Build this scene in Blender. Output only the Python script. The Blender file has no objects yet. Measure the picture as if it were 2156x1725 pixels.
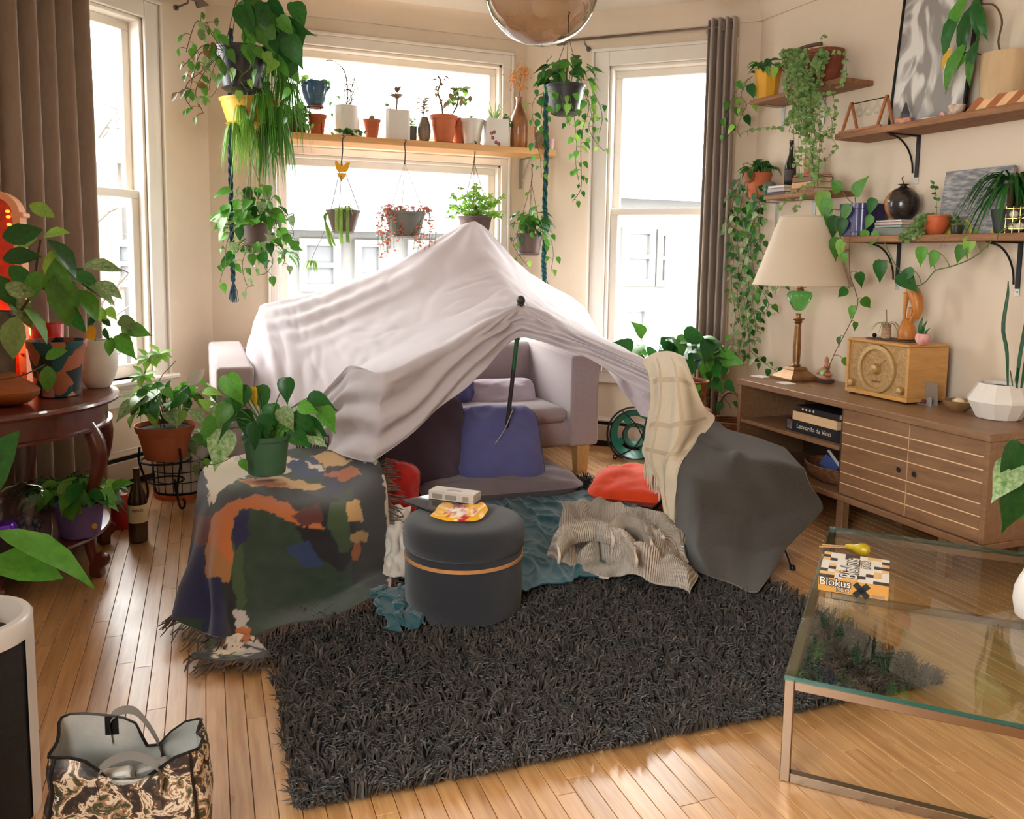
import bpy, bmesh, math, random
import numpy as np
from mathutils import Vector, Matrix, Euler

random.seed(7)
RNG = np.random.default_rng(7)
sc = bpy.context.scene
COL = sc.collection

# ------------------------------------------------------------------ camera
# Solved from the photograph's vanishing points (image taken as 2156 x 1725).
IMG_W, IMG_H = 2156.0, 1725.0
FOCAL, CX, CY, EYE = 1800.0, 1085.0, 734.0, 1.40

def _n(v):
    return v / np.linalg.norm(v)
_dY = _n(np.array([345. - CX, 528. - CY, FOCAL]))
_dZ = -_n(np.array([833. - CX, 17400. - CY, FOCAL]))
_dZ = _n(_dZ - _dY * _dZ.dot(_dY))
_dX = np.cross(_dY, _dZ)
RCAM = np.array([_dX, _dY, _dZ])          # world <- (right, down, forward)

cam_data = bpy.data.cameras.new('camera')
cam = bpy.data.objects.new('camera', cam_data)
COL.objects.link(cam)
_R = RCAM @ np.diag([1., -1., -1.])
_m = Matrix([list(_R[0]) + [0], list(_R[1]) + [0], list(_R[2]) + [EYE], [0, 0, 0, 1]])
cam.matrix_world = _m
cam_data.sensor_fit = 'HORIZONTAL'
cam_data.sensor_width = 36.0
cam_data.lens = 36.0 * FOCAL / IMG_W
cam_data.shift_x = (IMG_W / 2 - CX) / IMG_W
cam_data.shift_y = (CY - IMG_H / 2) / IMG_W
cam_data.clip_start = 0.05
cam_data.clip_end = 200
sc.camera = cam

# ------------------------------------------------------------------ world, light, exposure
world = bpy.data.worlds.new('world')
sc.world = world
world.use_nodes = True
_wn = world.node_tree.nodes
_bg = _wn['Background']
_bg.inputs['Color'].default_value = (1.0, 0.985, 0.965, 1)
_bg.inputs['Strength'].default_value = 11.0

sc.view_settings.view_transform = 'Standard'
sc.view_settings.look = 'None'
sc.view_settings.gamma = 1.0
sc.view_settings.use_curve_mapping = False
sc.view_settings.exposure = 0.95
sc.cycles.use_denoising = True
sc.cycles.max_bounces = 5
sc.cycles.diffuse_bounces = 3
sc.cycles.glossy_bounces = 3
sc.cycles.transmission_bounces = 6
sc.cycles.transparent_max_bounces = 10
sc.cycles.caustics_reflective = False
sc.cycles.caustics_refractive = False
sc.cycles.sample_clamp_indirect = 6.0
sc.cycles.use_adaptive_sampling = True
sc.cycles.adaptive_threshold = 0.08

def portal(loc, sx, sy, normal):
    """Cycles portal in a window opening: emits nothing, only guides sky sampling."""
    l = bpy.data.lights.new('daylight_portal', 'AREA')
    l.shape = 'RECTANGLE'; l.size = sx; l.size_y = sy
    l.cycles.is_portal = True
    o = bpy.data.objects.new('daylight_portal', l)
    COL.objects.link(o)
    o.location = loc
    o.rotation_euler = Vector(normal).to_track_quat('-Z', 'Z').to_euler()
    return o

# ------------------------------------------------------------------ pixel -> place helpers
_O = np.array([0., 0., EYE])
def ray(x, y):
    return RCAM @ np.array([x - CX, y - CY, FOCAL])
def on(x, y, n, d):
    r = ray(x, y); n = np.array(n, float)
    return _O + r * ((d - n.dot(_O)) / n.dot(r))
def AZ(x, y, z=0.): return on(x, y, (0, 0, 1), z)      # at height z
def AY(x, y, v): return on(x, y, (0, 1, 0), v)          # at depth Y
def AX(x, y, v): return on(x, y, (1, 0, 0), v)          # at distance X
def proj(p):
    c = RCAM.T @ (np.array(p, float) - _O)
    return CX + FOCAL * c[0] / c[2], CY + FOCAL * c[1] / c[2]

# ------------------------------------------------------------------ object helpers
def thing(name, label, cat, loc=(0, 0, 0), group=None, rz=0.0):
    o = bpy.data.objects.new(name, None)
    o.empty_display_size = 0.05
    COL.objects.link(o)
    o.location = [float(v) for v in loc]
    o.rotation_euler = (0, 0, rz)
    tag(o, label, cat, group)
    return o

def tag(o, label=None, cat=None, group=None, kind=None):
    if label: o['label'] = label
    if cat: o['category'] = cat
    if group: o['group'] = group
    if kind: o['kind'] = kind
    return o

def link(name, me, parent=None, loc=None, rot=None, scale=None):
    o = bpy.data.objects.new(name, me)
    COL.objects.link(o)
    if parent is not None: o.parent = parent
    if loc is not None: o.location = [float(v) for v in loc]
    if rot is not None: o.rotation_euler = rot
    if scale is not None: o.scale = (scale,) * 3 if isinstance(scale, (int, float)) else scale
    return o

def frame_from(x, y, z):
    """3x3 with given axes as columns"""
    return np.array([x, y, z], float).T

def axis_basis(d):
    d = _n(np.array(d, float))
    a = np.array([0, 0, 1.]) if abs(d[2]) < 0.9 else np.array([1., 0, 0])
    u = _n(np.cross(a, d)); v = np.cross(d, u)
    return u, v, d

class MB:
    """collects shapes, then builds ONE mesh"""
    def __init__(s):
        s.v = []; s.f = []; s.n = 0
    def add(s, verts, faces):
        verts = np.asarray(verts, float).reshape(-1, 3)
        off = s.n
        s.v.append(verts); s.n += len(verts)
        s.f.extend([tuple(i + off for i in f) for f in faces])
        return s
    def box(s, c, size, ch=0.0, R=None):
        hx, hy, hz = [d / 2 for d in size]
        ch = min(ch, hx * .95, hy * .95, hz * .95)
        if ch <= 0:
            vs = np.array([[x, y, z] for x in (-hx, hx) for y in (-hy, hy) for z in (-hz, hz)])
            fs = [(0, 1, 3, 2), (4, 6, 7, 5), (0, 4, 5, 1), (2, 3, 7, 6), (0, 2, 6, 4), (1, 5, 7, 3)]
        else:
            vs = []; idx = {}
            for i, sx in enumerate((-1, 1)):
                for j, sy in enumerate((-1, 1)):
                    for k, sz in enumerate((-1, 1)):
                        for a in range(3):
                            p = [sx * hx, sy * hy, sz * hz]
                            for b in range(3):
                                if b != a: p[b] -= (sx, sy, sz)[b] * ch
                            idx[(i, j, k, a)] = len(vs); vs.append(p)
            vs = np.array(vs); fs = []
            for a in range(3):
                b, c2 = (a + 1) % 3, (a + 2) % 3
                for sgn in (0, 1):
                    q = []
                    for (bb, cc) in ((0, 0), (1, 0), (1, 1), (0, 1)):
                        t = [0, 0, 0]; t[a] = sgn; t[b] = bb; t[c2] = cc
                        q.append(idx[(t[0], t[1], t[2], a)])
                    fs.append(tuple(q) if sgn else tuple(q[::-1]))
            for a in range(3):          # edges parallel to axis a
                b, c2 = (a + 1) % 3, (a + 2) % 3
                for bb in (0, 1):
                    for cc in (0, 1):
                        t0 = [0, 0, 0]; t1 = [0, 0, 0]
                        t0[a] = 0; t1[a] = 1
                        for t in (t0, t1): t[b] = bb; t[c2] = cc
                        q = [idx[(*t0, b)], idx[(*t1, b)], idx[(*t1, c2)], idx[(*t0, c2)]]
                        fs.append(tuple(q) if (bb == cc) == False else tuple(q[::-1]))
            for i in (0, 1):
                for j in (0, 1):
                    for k in (0, 1):
                        q = [idx[(i, j, k, 0)], idx[(i, j, k, 1)], idx[(i, j, k, 2)]]
                        fs.append(tuple(q) if (i + j + k) % 2 == 1 else tuple(q[::-1]))
        if R is not None: vs = vs @ np.asarray(R, float).T
        return s.add(vs + np.array(c, float), fs)
    def bar(s, a, b, w, h=None, ch=0.0, up=None):
        """box from a to b with section w x h"""
        a = np.array(a, float); b = np.array(b, float); d = b - a; L = np.linalg.norm(d)
        u, v, z = axis_basis(d)
        if up is not None:
            v = _n(np.array(up, float) - z * np.dot(up, z)); u = np.cross(v, z)
        return s.box((a + b) / 2, (w, h or w, L), ch, frame_from(u, v, z))
    def tube(s, pts, r, n=8, cap=True):
        pts = np.array(pts, float); m = len(pts)
        rr = np.full(m, r, float) if np.isscalar(r) else np.array(r, float)
        tan = np.gradient(pts, axis=0)
        tan /= np.maximum(np.linalg.norm(tan, axis=1, keepdims=True), 1e-9)
        u, v, _ = axis_basis(tan[0])
        rings = []
        ang = np.arange(n) * 2 * math.pi / n
        for i in range(m):
            u = u - tan[i] * u.dot(tan[i]); u = _n(u); v = np.cross(tan[i], u)
            rings.append(pts[i] + rr[i] * (np.cos(ang)[:, None] * u + np.sin(ang)[:, None] * v))
        vs = np.concatenate(rings)
        fs = [(i * n + j, i * n + (j + 1) % n, (i + 1) * n + (j + 1) % n, (i + 1) * n + j)
              for i in range(m - 1) for j in range(n)]
        if cap:
            fs.append(tuple(range(n - 1, -1, -1)))
            fs.append(tuple((m - 1) * n + j for j in range(n)))
        return s.add(vs, fs)
    def lathe(s, prof, n=24, c=(0, 0, 0), axis=None, cap0=True, cap1=False, sq=0.0):
        """prof: (radius, height) pairs; sq squashes the circle towards a rounded square"""
        ang = np.arange(n) * 2 * math.pi / n
        k = np.ones(n)
        if sq > 0:
            k = 1 / (np.abs(np.cos(ang)) ** (2 + 8 * sq) + np.abs(np.sin(ang)) ** (2 + 8 * sq)) ** (1 / (2 + 8 * sq))
        vs = []
        for r, h in prof:
            vs.append(np.stack([r * k * np.cos(ang), r * k * np.sin(ang), np.full(n, h)], 1))
        vs = np.concatenate(vs); m = len(prof)
        fs = [(i * n + j, i * n + (j + 1) % n, (i + 1) * n + (j + 1) % n, (i + 1) * n + j)
              for i in range(m - 1) for j in range(n)]
        if cap0: fs.append(tuple(range(n - 1, -1, -1)))
        if cap1: fs.append(tuple((m - 1) * n + j for j in range(n)))
        if axis is not None:
            u, v, d = axis_basis(axis); vs = vs @ frame_from(u, v, d).T
        return s.add(vs + np.array(c, float), fs)
    def sphere(s, c, r, n=12, m=8):
        r = np.array([r, r, r] if np.isscalar(r) else r, float)
        vs = [[0, 0, -1.]]
        for i in range(1, m):
            t = -math.pi / 2 + math.pi * i / m
            for j in range(n):
                a = 2 * math.pi * j / n
                vs.append([math.cos(t) * math.cos(a), math.cos(t) * math.sin(a), math.sin(t)])
        vs.append([0, 0, 1.]); vs = np.array(vs)
        fs = [(0, 1 + (j + 1) % n, 1 + j) for j in range(n)]
        for i in range(m - 2):
            for j in range(n):
                fs.append((1 + i * n + j, 1 + i * n + (j + 1) % n, 1 + (i + 1) * n + (j + 1) % n, 1 + (i + 1) * n + j))
        top = len(vs) - 1; b = 1 + (m - 2) * n
        fs += [(b + j, b + (j + 1) % n, top) for j in range(n)]
        return s.add(vs * r + np.array(c, float), fs)
    def grid(s, P, closed_u=False, closed_v=False):
        """P: (rows, cols, 3)"""
        P = np.asarray(P, float); a, b = P.shape[:2]
        fs = []
        for i in range(a if closed_v else a - 1):
            for j in range(b if closed_u else b - 1):
                i2, j2 = (i + 1) % a, (j + 1) % b
                fs.append((i * b + j, i * b + j2, i2 * b + j2, i2 * b + j))
        return s.add(P.reshape(-1, 3), fs)
    def poly(s, pts2d, z0, z1, R=None, c=(0, 0, 0)):
        """prism of a 2-d outline"""
        p = np.array(pts2d, float); n = len(p)
        vs = np.concatenate([np.c_[p, np.full(n, z0)], np.c_[p, np.full(n, z1)]])
        fs = [tuple(range(n - 1, -1, -1)), tuple(range(n, 2 * n))]
        fs += [(i, (i + 1) % n, n + (i + 1) % n, n + i) for i in range(n)]
        if R is not None: vs = vs @ np.asarray(R, float).T
        return s.add(vs + np.array(c, float), fs)
    def mesh(s, name, mat=None, smooth=True, angle=40, orig=None):
        me = bpy.data.meshes.new(name)
        V = np.concatenate(s.v) if s.v else np.zeros((0, 3))
        if orig is not None: V = V - np.array([float(q) for q in orig])
        me.from_pydata([tuple(p) for p in V.tolist()], [], s.f)
        if mat is not None: me.materials.append(mat)
        if smooth:
            me.polygons.foreach_set('use_smooth', [True] * len(me.polygons))
            if angle: me.set_sharp_from_angle(angle=math.radians(angle))
        me.update()
        return me
    def obj(s, name, mat, parent=None, smooth=True, angle=40, rel=True, loc=None, rot=None):
        """rel: verts are world coordinates, shifted to the parent's location"""
        o0 = None
        if parent is not None and rel:
            o0 = parent.location
            if parent.parent is not None: o0 = o0 + parent.parent.location
        if parent is None and rel and loc is None and s.v:
            V = np.concatenate(s.v); ctr = (V.min(0) + V.max(0)) / 2; ctr[2] = V[:, 2].min()
            o0 = ctr; loc = ctr
        me = s.mesh(name, mat, smooth, angle, o0)
        return link(name, me, parent, loc, rot)

def crom(P, n, axis=0, ten=1.0):
    """Catmull-Rom resample of control points along axis to n samples"""
    P = np.asarray(P, float)
    P = np.moveaxis(P, axis, 0); m = len(P)
    E = np.concatenate([2 * P[:1] - P[1:2], P, 2 * P[-1:] - P[-2:-1]])
    t = np.linspace(0, m - 1, n); i = np.minimum(t.astype(int), m - 2); f = (t - i)
    f = f.reshape((-1,) + (1,) * (P.ndim - 1))
    p0, p1, p2, p3 = E[i], E[i + 1], E[i + 2], E[i + 3]
    lin_ = p1 + (p2 - p1) * f
    out = .5 * (2 * p1 + (p2 - p0) * f + (2 * p0 - 5 * p1 + 4 * p2 - p3) * f ** 2 + (3 * p1 - p0 - 3 * p2 + p3) * f ** 3)
    out = lin_ + (out - lin_) * ten
    return np.moveaxis(out, 0, axis)

def vnoise(shape, freq, seed, amp=1.0):
    """smooth 2-d value noise on a grid"""
    g = np.random.default_rng(seed)
    fy, fx = max(2, int(freq[0]) + 2), max(2, int(freq[1]) + 2)
    c = g.uniform(-1, 1, (fy, fx))
    a = crom(c, shape[0], 0); a = crom(a, shape[1], 1)
    return amp * a

def grid_normals(P):
    du = np.gradient(P, axis=1); dv = np.gradient(P, axis=0)
    n = np.cross(du, dv)
    return n / np.maximum(np.linalg.norm(n, axis=2, keepdims=True), 1e-9)

# ------------------------------------------------------------------ materials
def lin(c):
    return tuple((v / 255. / 12.92 if v / 255. <= .04045 else ((v / 255. + .055) / 1.055) ** 2.4) for v in c)

MATS = {}
def M(name, rgb=(200, 200, 200), rough=.6, metal=0., spec=.5, var=0., vscale=8., bump=0., bscale=60., stretch=None,
      rgb2=None, trans=0., sheen=0., rnd=0., coord='Object', alpha=1.0, coat=0., emit=0., transl=0.):
    if name in MATS: return MATS[name]
    m = bpy.data.materials.new(name); m.use_nodes = True
    nt = m.node_tree; N = nt.nodes; L = nt.links
    b = N['Principled BSDF']
    c = lin(rgb)
    b.inputs['Base Color'].default_value = (*c, 1)
    b.inputs['Roughness'].default_value = rough
    b.inputs['Metallic'].default_value = metal
    b.inputs['Specular IOR Level'].default_value = spec
    b.inputs['Transmission Weight'].default_value = trans
    b.inputs['Sheen Weight'].default_value = sheen
    b.inputs['Coat Weight'].default_value = coat
    b.inputs['Alpha'].default_value = alpha
    if emit > 0:
        b.inputs['Emission Color'].default_value = (*c, 1); b.inputs['Emission Strength'].default_value = emit
    tc = None
    col_out = None
    if var > 0 or rgb2 is not None or bump > 0:
        tc = N.new('ShaderNodeTexCoord')
        src = tc.outputs[coord]
        if stretch is not None:
            mp = N.new('ShaderNodeMapping'); mp.inputs['Scale'].default_value = stretch
            L.new(src, mp.inputs['Vector']); src = mp.outputs['Vector']
    if var > 0 or rgb2 is not None:
        nz = N.new('ShaderNodeTexNoise'); nz.inputs['Scale'].default_value = vscale
        nz.inputs['Detail'].default_value = 5; nz.inputs['Roughness'].default_value = .6
        L.new(src, nz.inputs['Vector'])
        rp = N.new('ShaderNodeValToRGB')
        rp.color_ramp.elements[0].position = .32; rp.color_ramp.elements[1].position = .68
        if rgb2 is not None:
            rp.color_ramp.elements[0].color = (*c, 1); rp.color_ramp.elements[1].color = (*lin(rgb2), 1)
        else:
            rp.color_ramp.elements[0].color = (*[v * (1 - var) for v in c], 1)
            rp.color_ramp.elements[1].color = (*[min(1, v * (1 + var)) for v in c], 1)
        L.new(nz.outputs['Fac'], rp.inputs['Fac']); col_out = rp.outputs['Color']
    if rnd > 0:
        oi = N.new('ShaderNodeObjectInfo')
        hs = N.new('ShaderNodeHueSaturation')
        mr = N.new('ShaderNodeMapRange')
        mr.inputs['To Min'].default_value = 1 - rnd; mr.inputs['To Max'].default_value = 1 + rnd
        L.new(oi.outputs['Random'], mr.inputs['Value']); L.new(mr.outputs['Result'], hs.inputs['Value'])
        if col_out is None: hs.inputs['Color'].default_value = (*c, 1)
        else: L.new(col_out, hs.inputs['Color'])
        col_out = hs.outputs['Color']
    if col_out is not None: L.new(col_out, b.inputs['Base Color'])
    if bump > 0:
        nb = N.new('ShaderNodeTexNoise'); nb.inputs['Scale'].default_value = bscale; nb.inputs['Detail'].default_value = 3
        L.new(src, nb.inputs['Vector'])
        bp = N.new('ShaderNodeBump'); bp.inputs['Strength'].default_value = bump; bp.inputs['Distance'].default_value = .01
        L.new(nb.outputs['Fac'], bp.inputs['Height']); L.new(bp.outputs['Normal'], b.inputs['Normal'])
    if transl > 0:
        out = N['Material Output']
        tr = N.new('ShaderNodeBsdfTranslucent'); mx = N.new('ShaderNodeMixShader')
        mx.inputs['Fac'].default_value = transl
        if col_out is not None: L.new(col_out, tr.inputs['Color'])
        else: tr.inputs['Color'].default_value = (*c, 1)
        L.new(b.outputs['BSDF'], mx.inputs[1]); L.new(tr.outputs['BSDF'], mx.inputs[2])
        L.new(mx.outputs['Shader'], out.inputs['Surface'])
    MATS[name] = m
    return m

def glass_pane(name, tint=(255, 255, 255), refl=.5, rough=0.0):
    """thin architectural glass: passes light straight, mirrors by Fresnel"""
    if name in MATS: return MATS[name]
    m = bpy.data.materials.new(name); m.use_nodes = True
    N = m.node_tree.nodes; L = m.node_tree.links
    N.remove(N['Principled BSDF'])
    t = N.new('ShaderNodeBsdfTransparent'); t.inputs['Color'].default_value = (*lin(tint), 1)
    g = N.new('ShaderNodeBsdfGlossy'); g.inputs['Roughness'].default_value = rough
    lw = N.new('ShaderNodeLayerWeight'); lw.inputs['Blend'].default_value = .5
    pw = N.new('ShaderNodeMath'); pw.operation = 'POWER'; pw.inputs[1].default_value = 4.0
    L.new(lw.outputs['Facing'], pw.inputs[0])
    mul = N.new('ShaderNodeMath'); mul.operation = 'MULTIPLY_ADD'; mul.inputs[1].default_value = refl * .9; mul.inputs[2].default_value = .035 * refl
    L.new(pw.outputs[0], mul.inputs[0])
    mx = N.new('ShaderNodeMixShader')
    L.new(mul.outputs[0], mx.inputs['Fac']); L.new(t.outputs[0], mx.inputs[1]); L.new(g.outputs[0], mx.inputs[2])
    L.new(mx.outputs[0], N['Material Output'].inputs['Surface'])
    MATS[name] = m
    return m
# ================================================================== THE ROOM
CEIL = 3.12
Lc = (-0.82, 4.95); La = (0.29, 6.06); Ra = (2.54, 6.06); Rc = (3.74, 4.86)
m_wall = M('wall_paint', (228, 208, 184), .75, var=.03, vscale=3, bump=.03, bscale=120)
m_ceil = M('ceiling_paint', (232, 220, 206), .85, var=.02, vscale=2)
m_trim = M('trim_paint', (236, 226, 214), .45, var=.02, vscale=6)
m_pane = glass_pane('window_glass', (250, 252, 252), .6)
m_dark = M('dark_gap', (22, 20, 20), .7)

def wall_frame(A, B):
    A = np.array([*A, 0.]); B = np.array([*B, 0.]); d = B - A; L = np.linalg.norm(d); x = d / L
    y = np.cross([0, 0, 1.], x)
    return A, x, y, L

def wall_panel(name, A, B, holes=(), mat=None, th=.16, top=CEIL):
    """solid wall from A to B (seen left to right from inside) with rectangular openings (u0,u1,z0,z1)"""
    A0, x, y, L = wall_frame(A, B)
    us = sorted({0., L, *[h[0] for h in holes], *[h[1] for h in holes]})
    zs = sorted({0., top, *[h[2] for h in holes], *[h[3] for h in holes]})
    b = MB()
    for i in range(len(us) - 1):
        for j in range(len(zs) - 1):
            uc, zc = (us[i] + us[i + 1]) / 2, (zs[j] + zs[j + 1]) / 2
            if any(h[0] < uc < h[1] and h[2] < zc < h[3] for h in holes): continue
            c = A0 + x * uc + y * th / 2 + np.array([0, 0, zc])
            b.box(c, (us[i + 1] - us[i], th, zs[j + 1] - zs[j]), 0, frame_from(x, y, [0, 0, 1]))
    o = b.obj(name, mat or m_wall, None, smooth=False)
    o['kind'] = 'structure'
    return o

def in_wall(A, B):
    """local->world for (u, out, z): out>0 is away from the room"""
    A0, x, y, L = wall_frame(A, B)
    R = frame_from(x, y, [0, 0, 1])
    return lambda u, o, z: A0 + x * u + y * o + np.array([0, 0, z]), R

def build_window(name, A, B, u0, u1, z0, z1, rail=None, casing=.11, stool=True, stile=.055, label=None, top_c=None):
    """opening u0..u1 x z0..z1; rail: height of the meeting rail (double-hung)"""
    P, R = in_wall(A, B)
    root = thing(name, label, None, P((u0 + u1) / 2, 0, z0))
    root['kind'] = 'structure'
    def bx(nm, ua, ub, oa, ob, za, zb, ch=.004, mat=m_trim, par=root):
        b = MB(); b.box(P((ua + ub) / 2, (oa + ob) / 2, (za + zb) / 2), (ub - ua, ob - oa, zb - za), ch, R)
        return b.obj(nm, mat, par, smooth=False)
    tc = top_c or casing
    # casing boards on the room side, with a raised back band
    for (ua, ub, za, zb) in ((u0 - casing, u0, z0 - .02, z1 + tc), (u1, u1 + casing, z0 - .02, z1 + tc), (u0, u1, z1, z1 + tc)):
        bx('casing', ua, ub, -.022, 0, za, zb)
    bx('back_band', u0 - casing - .02, u0 - casing, -.035, 0, z0 - .02, z1 + tc)
    bx('back_band', u1 + casing, u1 + casing + .02, -.035, 0, z0 - .02, z1 + tc)
    bx('back_band', u0 - casing - .02, u1 + casing + .02, -.035, 0, z1 + tc, z1 + tc + .022)
    # jambs
    bx('jamb', u0, u0 + .022, 0, .15, z0, z1); bx('jamb', u1 - .022, u1, 0, .15, z0, z1)
    bx('jamb', u0, u1, 0, .15, z1 - .022, z1)
    if stool:
        bx('stool', u0 - casing - .05, u1 + casing + .05, -.075, .15, z0 - .032, z0, .008)
        bx('apron', u0 - casing - .01, u1 + casing + .01, -.024, 0, z0 - .16, z0 - .032)
        bx('apron_bead', u0 - casing - .01, u1 + casing + .01, -.034, 0, z0 - .075, z0 - .055)
    else:
        bx('jamb', u0, u1, 0, .15, z0, z0 + .022)
        bx('casing', u0 - casing, u1 + casing, -.022, 0, z0 - casing, z0)
    def sash(ua, ub, za, zb, o, bot=.07, top=.05):
        bx('sash_rail', ua, ub, o, o + .035, zb - top, zb)
        for q in ((ua, ua + stile, za + bot, zb - top), (ub - stile, ub, za + bot, zb - top), (ua, ub, za, za + bot)):
            bx('sash_rail', q[0], q[1], o, o + .035, q[2], q[3], par=root)
        g = MB(); g.box(P((ua + ub) / 2, o + .018, (za + zb) / 2), (ub - ua - .06, .004, zb - za - .08), 0, R)
        g.obj('pane', m_pane, root, smooth=False)
    a, b = u0 + .02, u1 - .02
    if rail:
        sash(a, b, rail - .02, z1 - .02, .085, bot=.045, top=.055)
        sash(a, b, z0 + .002, rail + .025, .045, bot=.08, top=.05)
    else:
        sash(a, b, z0 + .01, z1 - .02, .06, bot=.05, top=.05)
    n = -R[:, 1]
    if name not in ("window_2", "window_3"): portal(P((u0 + u1) / 2, .17, (z0 + z1) / 2), u1 - u0, z1 - z0, n)
    return root

S2 = math.sqrt(2)
def uR(x): return (x - Ra[0]) * S2
def uL(x): return (x - Lc[0]) * S2
SILL = .635
hR = (uR(3.0), uR(3.545), SILL, 2.765)
hL = (uL(-.67), uL(-.085), SILL, 2.765)
hCu = (.72 - La[0], 2.345 - La[0], 2.20, 2.80)
hCl = (.72 - La[0], 2.345 - La[0], .78, 2.07)
wall_panel('wall_bay_left', Lc, La, [hL])
wall_panel('wall_bay_back', La, Ra, [hCu, hCl])
wall_panel('wall_bay_right', Ra, Rc, [hR])
wall_panel('wall_right', Rc, (3.74, -3.2))
hB = (2.7, 4.4, .7, 2.6)          # added left-wall window, out of frame, to brighten the right wall
wall_panel('wall_left', (-.82, -3.2), Lc, [hB])
wall_panel('wall_back', (3.74, -3.2), (-.82, -3.2))
build_window('window_1', Lc, La, *hL, rail=1.735, label='tall white double-hung sash window beside the left curtain', top_c=.10)
build_window('window_2', La, Ra, *hCu, stool=False, casing=.07, label='wide upper window above the shelf of pots')
build_window('window_3', La, Ra, *hCl, stool=False, casing=.05, label='wide lower window behind the hanging baskets')
build_window('window_4', Ra, Rc, *hR, rail=1.735, label='tall white double-hung sash window beside the arrow curtain rod', top_c=.10)
build_window('window_5_added', (-.82, -3.2), Lc, *hB, rail=1.65, label='added out-of-view sash window in the side wall, brightening the right wall')

# ceiling and cove
b = MB(); pts = [(-.98, -3.36), (3.90, -3.36), (3.90, 4.93), (2.61, 6.22), (.22, 6.22), (-.98, 5.02)]
b.poly(pts, CEIL, CEIL + .1)
o = b.obj('ceiling', m_ceil, None, smooth=False); o['kind'] = 'structure'
def strip(name, A, B, prof, mat, ext=0.0):
    """extrude a (out, z) profile along a wall; out<0 is into the room"""
    P, R = in_wall(A, B); L = wall_frame(A, B)[3]
    rows = [[P(u, q[0], q[1]) for u in (-ext, L + ext)] for q in prof]
    b = MB(); b.grid(rows)
    return b
cove = [(0, 2.985), (-.012, 2.985), (-.014, 3.005), (-.02, 3.03), (-.035, 3.06), (-.06, 3.09), (-.10, 3.112), (-.12, 3.12)]
for i, (A, B) in enumerate([(Lc, La), (La, Ra), (Ra, Rc), (Rc, (3.74, -3.2)), ((-.82, -3.2), Lc)]):
    o = strip('trim', A, B, cove, m_wall, .03).obj('trim_%d' % (i + 1), m_wall, None, angle=60); o['kind'] = 'structure'

# baseboards + baseboard heaters
m_heat = M('heater_enamel', (214, 196, 176), .45, var=.03, vscale=5)
def heater(A, B, ua, ub, label):
    P, R = in_wall(A, B)
    t = thing('convector_heater', label, 'heater', P((ua + ub) / 2, -.035, 0))
    def bx(nm, za, zb, oa, ob, mat):
        b = MB(); b.box(P((ua + ub) / 2, (oa + ob) / 2, (za + zb) / 2), (ub - ua, ob - oa, zb - za), .004, R); b.obj(nm, mat, t, smooth=False)
    bx('back_plate', .02, .215, -.012, -.001, m_heat)
    bx('cover', .045, .165, -.068, -.055, m_heat)
    bx('hood', .19, .205, -.068, -.002, m_heat)
    bx('damper', .168, .186, -.058, -.014, m_dark)
    bx('foot_gap', .0, .044, -.05, -.003, m_dark)
    for u in (ua + .01, ub - .01):
        b = MB(); b.box(P(u, -.035, .105), (.02, .072, .21), .003, R); b.obj('end_cap', m_heat, t, smooth=False)
heater(Lc, La, .15, 1.50, 'cream baseboard heater under the window beside the console table')
heater(Ra, Rc, .08, 1.50, 'cream baseboard heater behind the round fan')
heater(Rc, (3.74, -3.2), .12, 3.3, 'cream baseboard heater under the wooden media cabinet')
for i, (A, B) in enumerate([(Lc, La), (La, Ra), (Ra, Rc), (Rc, (3.74, -3.2)), ((-.82, -3.2), Lc)]):
    if i in (0, 2): continue
    P, R = in_wall(A, B); L = wall_frame(A, B)[3]
    b = MB(); s0 = 3.4 if i == 3 else 0
    b.box(P((L + s0) / 2, -.008, .07), (L - s0, .016, .14), .005, R)
    o = b.obj('baseboard_%s' % ('left_bay', 'bay', 'right_bay', 'right', 'left')[i], m_trim, None, smooth=False); o['kind'] = 'structure'

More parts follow.
